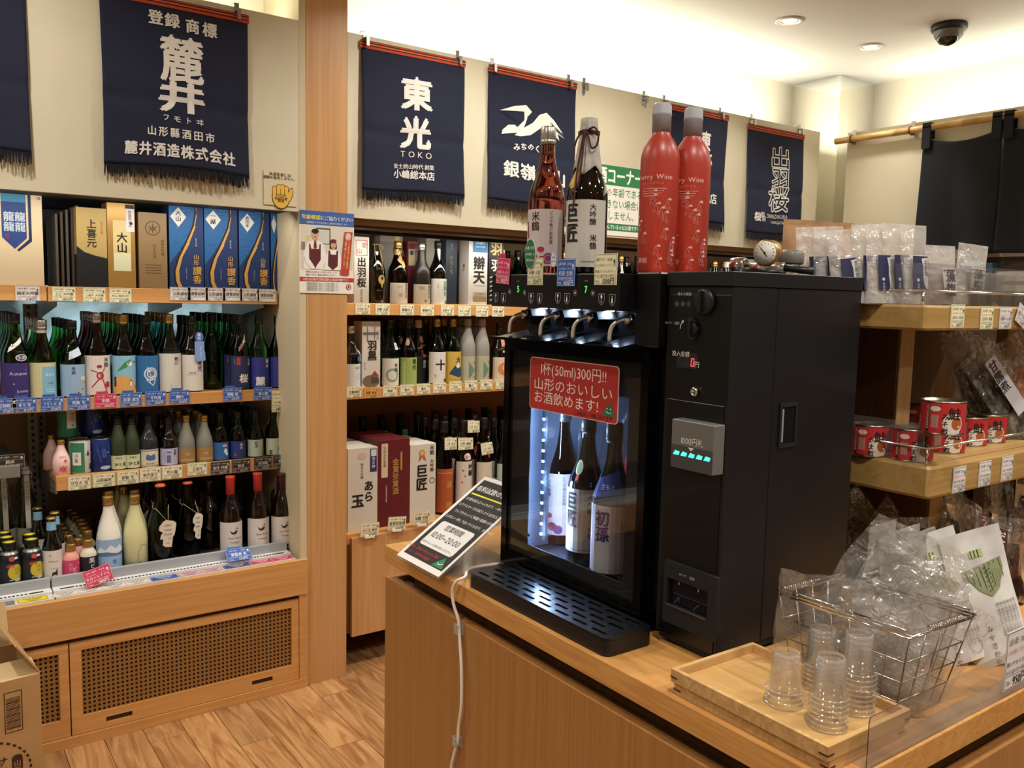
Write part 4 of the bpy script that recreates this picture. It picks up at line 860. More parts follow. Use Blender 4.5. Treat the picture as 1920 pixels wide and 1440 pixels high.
def swoosh(p, w, h, dn):
    p.rect(0, 0, w, h, '#1d3566', 1); p.poly([(0, h), (w*.76, h), (w*.76, h*.86), (w*.66, h*.72), (w*.38, h*.52), (w*.10, h*.36), (0, h*.30)], '#23609c', 2)
    rr = random.Random(3)
    for k in range(46):
        u, v = rr.uniform(.02, .7), rr.uniform(.42, .98)
        if u > .72 or v < .30+u*.62: continue
        p.line([(u*w, v*h), ((u+.05)*w, (v+.012)*h), ((u+.09)*w, (v+.0)*h)], .0011, '#14406f' if k % 3 else '#4f92c4', 3)
    c = [(.78, 1.0), (.79, .90), (.72, .76), (.50, .56), (.28, .38), (.16, .22), (.18, .10), (.28, 0)]
    c2 = [(.83, 1.0), (.84, .90), (.80, .76), (.62, .56), (.38, .38), (.28, .22), (.30, .10), (.42, 0)]
    p.poly([(u*w-.006, v*h) for u, v in c]+[(u*w, v*h) for u, v in c][::-1], '#0c1222', 4)
    for k in range(len(c)-1): p.poly([(c[k][0]*w, c[k][1]*h), (c[k+1][0]*w, c[k+1][1]*h), (c2[k+1][0]*w*.94, c2[k+1][1]*h), (c2[k][0]*w*.97, c2[k][1]*h)], '#c99a4e', 5)
    p.poly([(w*.03, h*.86), (w*.27, h*.97), (w*.50, h*.86), (w*.27, h*.74)], '#d7d9d6', 6); p.text(dn, w*.265, h*.935, w*.17 if len(dn) < 3 else w*.12, '#1a1a1a', 7, vert=True, bold=.05)
    p.text('純米大吟醸', w*.78, h*.62, w*.05, '#c9cdd8', 7, vert=True); p.text('山形', w*.78, h*.43, w*.17, '#cfa86a', 7, vert=True, bold=.03); p.text('讃香', w*.80, h*.285, w*.27, '#c99a4e', 7, vert=True, bold=.04); p.text('Yamagata Sanka', w*.47, h*.2, w*.05, '#aab3c8', 7, rot=R_(-90))
boxat(143, 200, 390, z1, .09, 'sake_box', 'gold over black box with three brush characters, top cooler shelf', '#1d1f23', (), extra=lambda p, w, h: (p.poly([(0, h), (w, h), (w, h*.38), (w*.6, h*.41), (w*.25, h*.45), (0, h*.52)], '#b39a5e', 1), p.line([(0, h*.52), (w*.25, h*.45), (w*.6, h*.41), (w, h*.38)], .002, '#7c683a', 2), p.text('上喜元', w*.5, h*.86, w*.34, '#221d14', 3, vert=True, bold=.04), p.text('純米大吟醸', w*.84, h*.84, w*.09, '#b5532e', 3, vert=True)), side=(('r', 0, .42, 1, 1, '#a08a55'),))
boxat(201, 253, 381, z1, .09, 'sake_box', 'all-gold box with a pale centre panel and white sticker, top cooler shelf', mat('#b08a4a', .35, .35), (), extra=lambda p, w, h: (p.rect(w*.20, h*.21, w*.84, h*.80, '#cfbf86', 1), p.rect(w*.22, h*.21, w*.82, h*.42, '#d7d9b4', 1.5), p.text('大山', w*.52, h*.66, w*.40, '#1c1812', 3, vert=True, bold=.04), p.rect(w*.66, h*.67, w*.98, h*.985, '#d5d0cf', 4), p.rect(w*.66, h*.94, w*.98, h*.985, '#2b2f4a', 5), p.text('数量限定品', w*.82, h*.92, w*.13, '#333', 5, vert=True), p.ell(w*.86, h*.77, w*.06, w*.06, '#222', 5)))
boxat(260, 313, 399, z1, .09, 'sake_box', 'brown kraft-look box with a round bird crest, top cooler shelf', '#8d7450', (), extra=lambda p, w, h: (p.ring(w*.5, h*.80, w*.27, w*.03, '#4a3a22', 1, 24), p.line([(w*.5, h*.74), (w*.5, h*.86)], .003, '#4a3a22', 2), p.line([(w*.35, h*.82), (w*.5, h*.77), (w*.66, h*.83)], .003, '#4a3a22', 2), p.line([(w*.38, h*.76), (w*.5, h*.83), (w*.62, h*.76)], .002, '#4a3a22', 2), p.text('純米大吟醸', w*.84, h*.66, w*.12, '#5a4627', 3, vert=True), p.text('はえぬき', w*.55, h*.60, w*.14, '#6a5634', 3, vert=True), [p.rect(w*.2, h*(.32-.035*k), w*.8, h*(.325-.035*k), '#5e4a2c', 2) for k in range(4)]))
for px0, px1, py, dn, lb in ((317, 381, 385, '大山', 'first blue wave-pattern box with gold swoosh, nearest the brown crest box'), (383, 445, 391, '一献', 'second blue wave-pattern box with gold swoosh, in the middle of three'), (448, 505, 397, '酒田米', 'third blue wave-pattern box with gold swoosh'), (508, 566, 400, '東', 'fourth blue wave-pattern box, mostly hidden behind the cooler jamb')):
    boxat(px0, px1 if px1 < 540 else 528, py, z1, .09, 'sake_box', lb, '#1d3566', (), extra=lambda p, w, h, dn=dn: swoosh(p, w, h, dn))
# ---- third cooler shelf
z3 = S3
def can(label, col, items, px, pyt, z, Y, R=.033, H=.118, back=0, bl=None):
    x = xpx(px, pyt+30, Y)
    while not free(x, Y, z, R, H) and x < 1.1: x += .001
    reg(x, Y, z, R, H); t = thing('drink_can', label, 'can', (x, Y, z+.0003))
    MB().lathe([(0, .004), (R*.88, .003), (R*.9, 0), (R, .006), (R, H-.008), (R*.93, H-.002), (R*.93, H), (R*.89, H), (R*.87, H-.004), (0, H-.004)], mat(col, .35, .1), 28).build('can_body', t)
    MB().lathe([(R*.935, H-.002), (R*.935, H+.0006), (R*.89, H+.0006), (R*.86, H-.0035), (0, H-.0035)], STEEL, 28).build('can_end', t)
    p = Pr(cyl(R+.0003), R*.28, .0002); draw(p, items, R, H); p.build('label', t)
    for i in range(back): dup(t, (x+.002, Y+(i+1)*(2*R+.004), z+.0003), bl, rotz=.5*i, group='cans: '+bl)
    return t
wcan = [('r', -1.3, .06, .25, .94, '#2f7a5c'), ('r', -.95, .28, -.1, .66, '#dcdad2'), ('t', 'はな', -.55, .62, .42, '#23503c', 'v'), ('t', '本', -.55, .35, .4, '#23503c'), ('p', [(.45, .55), (.85, .55), (.65, .72)], '#5a2e36'), ('r', .8, .12, 1.15, .3, '#333')]
bcan = [('t', '出羽', .1, .72, .5, '#5f7fc8', 'v'), ('e', .25, .15, .55, .2, '#a8b6c8'), ('l', [(-.6, .8), (-.2, .3)], .06, '#4a68b8'), ('l', [(.6, .85), (.8, .3)], .05, '#4a68b8'), ('e', .5, .6, .08, .08, '#c9a43c')]
Y0 = YS+.05
can('white and green sake can in the front line, third cooler shelf', '#cfcdc8', wcan, 151, 841, z3, Y0, H=.117)
can('dark blue sake can in the front line, third cooler shelf', '#1d2f73', bcan, 183, 840, z3, Y0, H=.117)
for i in (1, 2):
    can('white and green sake can %s, third cooler shelf' % ('under the stacked green one' if i == 1 else 'in the deepest row'), '#cfcdc8', wcan, 151-3*i, 835, z3, Y0+.072*i, H=.117)
    can('dark blue sake can %s, third cooler shelf' % ('under the stacked blue one' if i == 1 else 'in the deepest row'), '#1d2f73', bcan, 185-4*i, 835, z3, Y0+.072*i, H=.117)
can('green sake can stacked on top of another, third cooler shelf', '#2f7a5c', [('r', -.2, .3, .75, .85, '#dcdad2'), ('t', 'はな', .3, .8, .42, '#23503c', 'v'), ('t', '本', .35, .35, .34, '#23503c')], 127, 780, z3+.1175, Y0+.072, H=.115)
can('dark blue sake can stacked on top of another, third cooler shelf', '#1d2f73', bcan, 176, 781, z3+.1175, Y0+.072, H=.115)
can('dark blue sake can stacked behind the upper blue one', '#1d2f73', bcan, 168, 776, z3+.1175, Y0+.146, H=.115)
mi = dict(kind='mini', R=.0300)
put(115, 825, z3, 'small pale pink bottle with red blossom character, third cooler shelf', R=.0280, back=2, backlabel='small pink bottle behind the blossom-character one', gl='pinkw', cap='gold', kind='carafe', neck=(None, None, None, [('e', .1, .30, .06, .05, '#c4505c'), ('t', '咲', .1, .13, .85, '#cf4a52', 'b'), ('e', .35, .44, .16, .16, '#cf4a52'), ('t', '微発泡', .1, .53, .26, '#cf6a72', 'b')]))
for px, lb in ((221, 'first slim dark green bottle with cream label, next to the blue can'), (247, 'second slim dark green bottle with cream label')):
    put(px, 785, z3, lb, R=.0255, back=4, backlabel='slim dark green bottle queued behind the cream-label pair', kind='slim', gl='frostg', cap='black', lab=('#c5cba6', .04, .30, 1.5, [('t', '初桜生', -.1, .24, .30, '#3a4a2c', 'b'), ('t', 'ひと夏', .1, .10, .55, '#1d2418', 'B')]))
put(278, 781, z3, 'dark grey bottle with crested cream and blue label, third cooler shelf', R=.0325, back=2, backlabel='dark bottle queued behind the crested label one', gl='grey', cap='black', lab=('#c9c3a8', .02, .37, 1.4, [('r', -1.2, .04, 1.2, .35, '#46618c'), ('r', -1.1, .055, 1.1, .335, '#cfc9ae'), ('e', 0, .20, .55, .30, '#4a6aa4'), ('E', -.3, .24, .2, .2, '#4a6aa4'), ('E', .3, .24, .2, .2, '#4a6aa4'), ('t', '栄光冨士', 0, .075, .26, '#2a3a5a', 'b')]))
put(316, 784, z3, 'black bottle with lilac label and ink drawing, third cooler shelf', R=.0308, back=2, backlabel='clear-necked bottle queued behind the lilac label one', gl='black', cap='black', lab=('#aeb0ce', .03, .38, 1.4, [('t', '羽黒', .5, .36, .36, '#252a4a', 'vb'), ('r', -.45, .08, .0, .24, '#5a628c'), ('e', -.2, .3, .3, .1, '#5a628c'), ('l', [(-.7, .1), (-.7, .3)], .05, '#5a628c')]))
for px, lb in ((349, 'grey frosted bottle with gold label, the one nearer the lilac label'), (383, 'grey frosted bottle with gold label, the one nearer the green bottles')):
    put(px, 779, z3, lb, R=.0308, back=4, backlabel='grey frosted bottle queued behind the gold-labelled pair', gl='frost', cap='gold', kind='carafe', lab=('#9a7c4c', .05, .33, 1.4, [('r', -.9, .08, .9, .12, '#b2966a'), ('e', -.1, .22, .3, .15, '#b2966a')]))
for px, lb, c, it in ((413, 'small green bottle with sea-blue whale label', '#2b5f9c', [('e', .3, .33, .3, .12, '#e0d8d0'), ('E', .35, .345, .28, .09, '#c9806a'), ('p', [(.5, .12), (.8, .12), (.65, .24), (.4, .28), (.1, .22)], '#d2dce2')]),
                      (445, 'small green bottle with dark blue label and pale characters', '#243a7a', [('t', '東光', .2, .36, .42, '#d9d6c9', 'vb'), ('e', -.55, .12, .12, .16, '#b8433a')]),
                      (478, 'small green bottle with silvery label and green characters', '#a9b5a6', [('t', '初孫', -.2, .37, .42, '#1d3a30', 'vb'), ('t', '純米', .6, .2, .2, '#4a5a50', 'v'), ('E', .7, .08, .2, .12, '#6a786c')]),
                      (512, 'small green bottle with silvery label, last before the cooler side', '#a9b5a6', [('t', '鯉', .5, .14, .5, '#2f6a4a', 'b'), ('r', -.9, .05, -.5, .15, '#4a5a50')])):
    put(px, 774-(px-413)*.05, z3, lb, R=.0300, back=5, backlabel='small green bottle queued behind the four front ones near the cooler side', gl='green', cap='black', lab=(c, .04, .40, 1.45, it))
# ---- cooler deck
zd = ZD; YD = 3.116
def dk(px, pyt, label, R, row=0, **k): return put(px, pyt, zd, label, R=R, Y=YD+R+row, **k)
for px, yy, lb in ((6, .32, 'clear swing-top bottle at the picture edge, behind the black aluminium bottles'), (50, .32, 'clear swing-top bottle beside the slotted uprights')):
    t = put(px, 882, zd, lb, R=.036, Y=3.40, kind='flip', gl='clear', cap='white', back=2, backlabel='clear swing-top bottle in the rear rows', lab=('#b4b3a2', .05, .40, 1.3, [('o', 0, .26, .6, .05, '#7f8070'), ('t', '生原酒', 0, .24, .2, '#55564a')]))
    H = at(px, 882, 1, 3.40).z-zd
    p = Pr(lambda u, v, h: (u, -.0195-h-.024*max(0, min(1, (H*.93-v)/(H*.5))), v), 0, .0003)
    for k in range(8): p.rect(-.008, H*(.40+.07*k), .008, H*(.47+.07*k), '#c9c5b5', 1)
    p.text('純米大吟醸生原酒', 0, H*.9, .013, '#8b887a', 2, vert=True); p.build('paper_strip', t)
    MB().tube([(-.019, 0, H*.90), (-.021, -.004, H*.95), (-.012, 0, H*1.0), (.012, 0, H*1.0), (.021, -.004, H*.95), (.019, 0, H*.90)], .0013, STEEL, 5).tube([(.019*cos(a), .019*sin(a), H*.90) for a in [k*pi/6 for k in range(12)]], .0012, STEEL, 5, True).build('wire_bail', t)
alab = ('#20242c', .02, .58, pi, [('e', .35, .36, .78, .8, '#c2b13a'), ('t', 'パイ', .35, .46, .40, '#2a2620', 'v'), ('t', 'サイダー', .75, .5, .22, '#2a2620', 'v'), ('e', -.15, .50, .38, .2, '#b8352e'), ('p', [(.2, .15), (.9, .15), (.8, .22), (.3, .22)], '#cfc9a8'), ('e', .5, .05, .3, .25, '#7a8c3a'), ('r', -.3, .19, 1.1, .205, '#e0dccc')])
for px, row, lb in ((18, 0, 'black and yellow aluminium drink bottle at the picture edge, front row'), (60, 0, 'black and yellow aluminium drink bottle beside the deer-label beer')):
    t = dk(px, 1013 if px > 30 else 1017, lb, .0315, kind='alu', gl=mat('#20242c', .35, .3), cap='yellow', name='drink_bottle', H=.150, lab=alab, turn=.15, back=3, backlabel='black aluminium drink bottle with yellow cap, in the rows behind', neck=(mat('#9a9a92', .35, .6), .74, .80, [('e', .15, .655, .3, .22, '#c23a34'), ('E', .55, .665, .2, .12, '#cfd6cf')]))
beer = ('#d5cdc8', .03, .50, 1.5, [('t', 'Weizen', -.1, .32, .28, '#6a5a58'), ('l', [(-.4, .22), (.2, .22)], .04, '#8a7a78'), ('p', [(-.25, .10), (-.2, .16), (.15, .17), (.3, .24), (.33, .15), (.25, .05), (.2, .12), (-.12, .12), (-.18, .05)], '#2a2020'), ('e', -.35, .42, .13, .1, '#a9a0a0')])
t = dk(97, 969, 'black beer bottle with light blue neck wrap and white deer label', .0300, kind='beer', gl='black', cap='gold', name='beer_bottle', lab=beer, neck=(mat('#7fb0cf', .5), .80, .93, []))
b0 = t.location.copy()
JB = t
dup(t, (b0.x+.020, b0.y+.070, b0.z), 'black beer bottle with blue neck half hidden just behind the deer-label one'); dup(t, (b0.x-.020, b0.y+.165, b0.z), 'black beer bottle with blue neck standing alone farther back, by the upright')
reg(b0.x+.020, b0.y+.070, zd, .0325, .2); reg(b0.x-.020, b0.y+.165, zd, .0325, .2)
t = dk(133, 1019, 'small pink milky sake bottle with magenta label, front row of the cooler deck', .0272, kind='mini', gl='pinkm', cap='gold', lab=('#c8416e', .04, .56, 1.6, [('t', 'のど', -.15, .50, .5, '#e6c9d0', 'v'), ('t', 'どぶ', .3, .36, .6, '#efe0e2', 'vb'), ('t', '純米', .85, .5, .22, '#efe0e2', 'v')]))
p1 = t.location.copy()
t2 = dk(166, 1011, 'small cream milky sake bottle with black label, front row of the cooler deck', .0272, kind='mini', gl='creamm', cap='gold', lab=('#1d1b1e', .04, .56, 1.6, [('t', '黒', .2, .40, .7, '#e4e0dc', 'B'), ('t', 'どぶ', .25, .36, .6, '#e4e0dc', 'vb')]))
p2 = t2.location.copy()
for i in range(1, 9):
    JOBS.append((t, p1.x+.012+.002*sin(i*2), p1.y+.0600*i, zd, .0285, .13, 'gold-capped small bottle in the file behind the magenta-label one', 'gold-capped small bottles behind the pink one', (), i*.7))
    JOBS.append((t2, p2.x+.012+.002*sin(i*3), p2.y+.0600*i, zd, .0285, .13, 'gold-capped small bottle in the file behind the small black-label one', 'gold-capped small bottles behind the cream one', (), i*.9))
dk(203, 930, 'milky white sake bottle with blue snowy-mountain label, on the cooler deck', .0405, kind='carafe', gl='milk', cap='gold', back=3, backlabel='milky bottle queued behind the snowy-mountain one',
   lab=('#93b3d6', .02, .45, 1.5, [('p', [(-1.3, .30), (-.9, .35), (-.5, .31), (-.1, .38), (.3, .33), (.7, .37), (1.3, .29), (1.3, .25), (-1.3, .25)], '#dce4ec'), ('p', [(-1.3, .27), (-.4, .29), (.4, .26), (1.3, .28), (1.3, .23), (-1.3, .23)], '#56789f'), ('t', '雪', .2, .13, .4, '#4a6a94'), ('t', '大山', .2, .05, .3, '#4a6a94')]))
dk(253, 928, 'cloudy pale yellow sake bottle with a thin looped line, on the cooler deck', .0405, kind='carafe', gl='cloud', cap='gold', back=3, backlabel='pale cloudy bottle queued behind the looped-line one', neck=(None, None, None, [('l', [(-.1, .05), (.0, .25), (.3, .34), (.7, .32), (.95, .22)], .03, '#5a5a50'), ('p', [(-.05, .02), (.1, .12), (.3, .04)], '#3a4a60')]))
def ctag(t, R, H, z, dx, turn=0):
    p = Pr(lambda u, v, h: (u*cos(turn)+dx, -R-.007-h, v)); o = [(-.018, 0), (-.016, .02), (-.026, .022), (-.024, .035), (-.017, .045), (-.03, .055), (-.028, .068), (-.014, .085), (-.004, .09), (.004, .087), (.02, .083), (.029, .075), (.026, .05), (.022, .033), (.017, .028), (.012, -.01), (-.008, -.008)]
    p.poly([(a, b+z) for a, b in o], '#d4ccbc', 1); p.poly([(a, b+z) for a, b in o], '#d4ccbc', 0)
    for s, v in (('cider', .066), ('masa', .050), ('mune', .034)): p.text(s, .0, z+v, .012, '#4a4038', 2)
    p.ring(.006, z+.022, .0045, .001, '#b03a34', 2); p.text('林檎', 0, z+.003, .006, '#777', 2); p.build('paper_tag', t)
    zc = H*.72; rr = R*.62; MB().tube([(rr*cos(a), rr*sin(a), zc+.01*sin(a)) for a in [k*pi/8 for k in range(16)]], .0009, mat('#b8a47c', .8), 4, True).tube([(-rr*.8, -rr*.7, zc), (dx-.004, -R-.006, z+.088)], .0009, mat('#b8a47c', .8), 4).tube([(rr*.8, -rr*.7, zc), (dx+.002, -R-.006, z+.088)], .0009, mat('#b8a47c', .8), 4).build('string', t)
for px, pyt, lb, dx, tn in ((301, 908, 'dark green cider bottle with an apple-shaped paper tag, left of its twin', .012, 0), (352, 903, 'dark green cider bottle whose torn-edged paper tag hangs turned to the side', .022, .9)):
    H = at(px, pyt, 1, YD+.045+(0 if px < 320 else .05)).z-zd
    t = dk(px, pyt, lb, .044, row=0 if px < 320 else .05, kind='cider', gl='dgreen', cap='orange', name='cider_bottle', back=2, backlabel='dark cider bottle queued behind the paper-tagged pair'); ctag(t, .044, H, .075, dx, tn)
wl = ('#d2cdc8', .03, .42, 1.5, [('t', 'Vino Rosso', .1, .20, .26, '#5a5250'), ('t', 'Yamagata', .1, .145, .22, '#5a5250'), ('t', '2023', .1, .05, .16, '#777'), ('p', [(-.4, .32), (-.2, .29), (.0, .29), (.25, .36), (.1, .30), (.35, .31), (.2, .27), (-.05, .26), (-.25, .27)], '#2a2426'), ('e', .3, .335, .07, .06, '#2a2426'), ('l', [(.0, .26), (-.05, .235)], .02, '#2a2426')])
for px, pyt, c, r_, lb, Yo in ((432, 893, 'red', 0, 'red-capsuled wine bottle with white bird label, left of its twin', 0), (483, 887, 'red', 0, 'red-capsuled wine bottle with white bird label, right of its twin', 0), (527, 888, 'wine', .0, 'dark wine bottle with white label cut by the cooler jamb', .0)):
    cp = CAPS['red'] if c == 'red' else mat('#3a1418', .3)
    dk(px, pyt, lb, .0405, row=r_+Yo, kind='wine', gl='wine', cap=cp, name='wine_bottle', lab=wl, back=0)
t = dk(392, 900, 'unlabelled dark wine bottle between the cider and the red-capsuled bottles', .040, row=.10, kind='wine', gl='wine', cap=mat('#1a1014', .3), name='wine_bottle', back=3, backlabel='dark wine bottle in the rear rows near the pillar')
for px in (428, 478, 520):
    for k in range(1, 6): JOBS.append((t, xpx(px, 930, YD+.04+.083*k), YD+.042+.083*k, zd, .0405, .30, 'dark wine bottle in the rear rows near the pillar', 'bottles queued in depth: dark wine bottle in the rear rows near the pillar', (), k*.8))
# ---- middle bay, top shelf
m1 = M1
boxat(664, 692, 444, m1, .08, 'sake_box', 'white box with a red seal and black brush writing beside the pillar', '#d3cdc0', (), extra=lambda p, w, h: (p.frame(w*.1, h*.72, w*.88, h*.95, .0025, '#a83a34', 1), p.text('愛', w*.68, h*.84, w*.36, '#a83a34', 2), p.text('山', w*.34, h*.76, w*.36, '#a83a34', 2), p.text('出羽桜', w*.5, h*.70, w*.62, '#1d1a18', 3, vert=True, bold=.045), p.text('純米大吟醸', w*.5, h*.22, w*.16, '#4a4540', 3, vert=True)), y=YS+.03)
t = put(705, 442, m1, 'black bottle with raffia tie and a gold gourd emblem, top middle shelf', R=.0385, kind='wine', gl='black', cap=mat('#2a2a2c', .6), neck=(None, None, None, [('e', .25, .36, .42, .5, '#b0914a'), ('E', .3, .38, .16, .2, '#15110a'), ('p', [(.1, .30), (.4, .30), (.26, .22)], '#b0914a'), ('r', -.3, .20, .8, .205, '#5a5650'), ('t', '羽陽', .3, .06, .25, '#b0b0a8', 'v')]))
H = .27; MB().tube([(.0155*cos(a), .0155*sin(a), .245) for a in [k*pi/8 for k in range(16)]], .0015, mat('#b59a5a', .8), 5, True).tube([(-.012, -.012, .245), (-.014, -.022, .20), (-.010, -.038, .14)], .0012, mat('#b59a5a', .8), 5).tube([(.006, -.014, .245), (.014, -.026, .19), (.016, -.040, .12)], .0012, mat('#b59a5a', .8), 5).tube([(0, -.016, .246), (.022, -.022, .236), (.016, -.02, .222)], .0012, mat('#b59a5a', .8), 5).build('raffia_tie', t)
boxat(708, 755, 431, m1, .08, 'sake_box', 'pale grey box with silver brush writing, standing behind the gold-wrapped bottle', '#8f877a', (('t', '銀嶺月', .72, .78, .26, '#5a5248', 'vb'), ('r', .68, .84, .88, .93, '#c9bd8a')), y=YS+.13)
t = put(746, 452, m1, 'brown bottle with a gold paper hood and dark cord, top middle shelf', R=.0415, gl='brown', cap='gold', lab=('#c5bca8', .02, .34, 1.4, [('t', '銀嶺月山', .5, .33, .36, '#2a2520', 'vbn'), ('r', -.6, .26, .0, .30, '#b3a98f'), ('e', -.2, .15, .2, .2, '#b89a8a')]), neck=(mat('#b0935a', .4, .4), .78, .93, [('p', [(-.6, .70), (.0, .80), (.7, .66), (.35, .58), (.05, .62)], '#b8995a'), ('e', .2, .60, .2, .16, '#c9b27a')]))
MB().tube([(.017*cos(a), .017*sin(a), .232) for a in [k*pi/8 for k in range(16)]], .0014, CAPS['brown'], 5, True).tube([(0, -.018, .232), (-.016, -.026, .215), (-.014, -.030, .195), (.0, -.022, .212), (.014, -.030, .200), (.012, -.024, .222), (0, -.018, .232)], .0013, CAPS['brown'], 5).tube([(0, -.020, .23), (.004, -.034, .18)], .0013, CAPS['brown'], 5).build('cord', t)
boxat(764, 782, 453, m1, .08, 'sake_box', 'dark red box squeezed behind the two cream-label bottles', '#6e1f24', (('r', .1, .62, .75, .88, '#b9ae86'), ('e', .42, .82, .22, .22, '#2b4f7a'), ('t', '純米吟醸', .9, .9, .3, '#c9a0a0', 'v'), ('t', '金', .9, .60, .6, '#b0904a')), y=YS+.10)
put(790, 456, m1, 'matt dark brown bottle with cream brush-lettered label, top middle shelf', R=.0400, gl=mat('#241a16', .35), cap='silver', back=3, backlabel='dark brown bottle queued in depth on the top middle shelf', lab=('#b8ac96', .02, .33, 1.4, [('t', '銀嶺月山', .55, .32, .36, '#2a2520', 'vbn'), ('e', .05, .06, .18, .18, '#a85a4a'), ('r', -.7, .24, -.1, .30, '#9c9078')]))
boxat(799, 825, 446, m1, .08, 'sake_box', 'white box with green brush writing, behind the black bottle', '#b6b0a2', (('t', '左利', .75, .72, .4, '#2f8a54', 'vB'), ('t', '純米', .85, .93, .2, '#444', 'v')), y=YS+.12)
put(821, 452, m1, 'black bottle with a white label and green brush characters, top middle shelf', R=.0385, gl='black', cap='black', lab=('#d3d0c6', .0, .41, 1.35, [('t', '左利き', .45, .38, .58, '#2a9a58', 'vB'), ('E', .7, .03, .32, .32, '#2f7a54'), ('t', '辛口純米', -.5, .34, .14, '#555', 'v')]))
boxat(836, 857, 446, m1, .08, 'sake_box', 'dim blue-grey box with pale writing, top middle shelf', '#2e3a48', (('t', '東光', .5, .92, .28, '#8a94a2', 'v'), ('t', 'からくち', .5, .74, .36, '#a09a72', 'v'), ('r', .8, .5, .95, .8, '#3a4858')), y=YS+.075)
boxat(879, 914, 448, m1, .08, 'sake_box', 'white box with a blue top label and two black characters, top middle shelf', '#cdc9c2', (('r', .2, .80, .98, .995, '#3576a6'), ('t', '出羽燦々', .6, .92, .13, '#d9e4ee', 'b'), ('t', '純米大吟醸', .6, .87, .10, '#d9e4ee'), ('t', '辯天', .55, .74, .62, '#1c1a18', 'vB'), ('r', .25, .06, .95, .13, '#a08450'), ('r', .25, .14, .95, .20, '#b0a58c'), ('t', 'プラチナ', .6, .155, .12, '#5a5040'), ('l', [(.3, .30), (.9, .30)], .02, '#aaa')), y=YS+.02, side=(('t', '辯天', .5, .62, .2, '#33302c', 'vb'),))
boxat(916, 944, 452, m1, .08, 'sake_box', 'black box with gold and white zebra print beside the dispenser', '#131313', (('t', '羽', .5, .80, .8, '#c9b47a', 'B'), ('t', '羽', .5, .55, .7, '#d9d4c6', 'b'),)+tuple(('l', [(.1, .08+.07*k), (.5, .13+.07*k), (.95, .09+.07*k)], .05, '#d6d2c8') for k in range(6)), y=YS+.03)
put(941, 466, m1, 'dark bottle with a white cap band at the dispenser edge, top middle shelf', R=.038, gl='black', cap='silver', row=1, back=3, backlabel='dark bottle queued beside the dispenser, top middle shelf')
# more bottles along the shelf, seen past the dispenser and the standing bottles
far = [('green', 'black'), ('black', 'silver'), ('dgreen', 'gold'), ('brown', 'black'), ('green', 'gold'), ('black', 'white'), ('clear', 'gold'), ('dgreen', 'black'), ('black', 'red')]
protos = {}
for i in range(17):
    x = 2.44+i*.098; g, c = far[i % 9]; Yc = YS+.055+(.0 if i % 3 else .02)
    key = (g, c); lb = {'green': 'green', 'black': 'black', 'dgreen': 'dark green', 'brown': 'brown', 'clear': 'clear'}[g]+' '+('unlabelled ' if 0 else '')+'bottle with %s cap on the far stretch of the top middle shelf' % c
    if key not in protos:
        t = make_bottle('sake_bottle', lb, 'bottle', .262, .0375, 'sake' if g != 'clear' else 'carafe', g, c, lab=('#c9c4b8', .04, .44, 1.4, [('t', '純米', 0, .38, .5, '#2a2622', 'vb')])); t.location = (x, Yc, m1+.0003); t['group'] = 'far shelf: '+lb; protos[key] = t
    else: dup(protos[key], (x, Yc, m1+.0003), lb)
    reg(x, Yc, m1, .0375, .262)
    for r in (1, 2): JOBS.append((protos[key], x, Yc+.085*r, m1, .0375, .262, lb, 'far shelf: '+lb, ('label',), 0))
# ---- middle bay, second shelf
m2 = M2
put(658, 611, m2, 'black bottle with a white sketch label half hidden by the pillar', R=.0385, gl='black', cap='silver', lab=('#c9c9c6', .02, .40, 1.4, [('o', .5, .2, .3, .03, '#8a8a8a'), ('t', '白露', .3, .32, .3, '#777')]), neck=(None, None, None, [('r', .3, .44, .8, .52, '#3a5a9a'), ('p', [(.4, .64), (1.0, .58), (1.2, .42), (.9, .42), (.7, .55)], '#cfc9c2')]))
boxat(679, 713, 603, m2, .08, 'sake_box', 'white box with an ink temple picture and brushed characters, second middle shelf', '#c9c2b8', (('t', '羽黒', .55, .72, .52, '#26201e', 'vB'), ('p', [(.05, .80), (.9, .80), (.9, .84), (.05, .84)], '#6d665f'), ('r', .25, .70, .32, .92, '#7a736b'), ('r', .65, .74, .71, .92, '#7a736b'), ('e', .5, .10, .48, .32, '#6a6052'), ('p', [(.45, .17), (.95, .17), (.7, .26)], '#8a3f34'), ('r', .5, .06, .9, .16, '#4a4036'), ('t', '純米吟醸', .85, .86, .11, '#7a6a60', 'v'), ('t', '山形の酒', .15, .4, .1, '#7a6a60', 'v')), y=YS+.03)
put(731, 600, m2, 'green bottle with a white label showing a sage crescent, second middle shelf', gl='green', cap='black', back=3, backlabel='dark bottle queued behind the crescent-label one', lab=('#cfccc0', .02, .43, 1.45, [('o', -.2, .18, .75, .22, '#7f9a82'), ('t', '幸福', .25, .36, .48, '#22201e', 'vB'), ('t', '十水', .95, .38, .3, '#22201e', 'vb')]), neck=(None, None, None, [('r', .15, .56, .7, .66, '#c9cfd6'), ('o', .42, .61, .16, .05, '#3a4f8a')]))
put(765, 601, m2, 'dark bottle with a lime green label and a heart-stamped wooden tag', gl='dgreen', cap='black', back=3, backlabel='green bottle queued behind the lime-label one', lab=('#93a85c', .0, .44, 1.45, [('t', '東光', .3, .42, .62, '#23301c', 'vb'), ('r', -1.1, .02, -.7, .4, '#a8b878')]), neck=(None, None, None, [('e', -.55, .68, .34, .42, '#9a7c58'), ('r', -.95, .40, -.65, .66, '#9a7c58'), ('E', -.55, .69, .2, .2, '#b8907a')]))
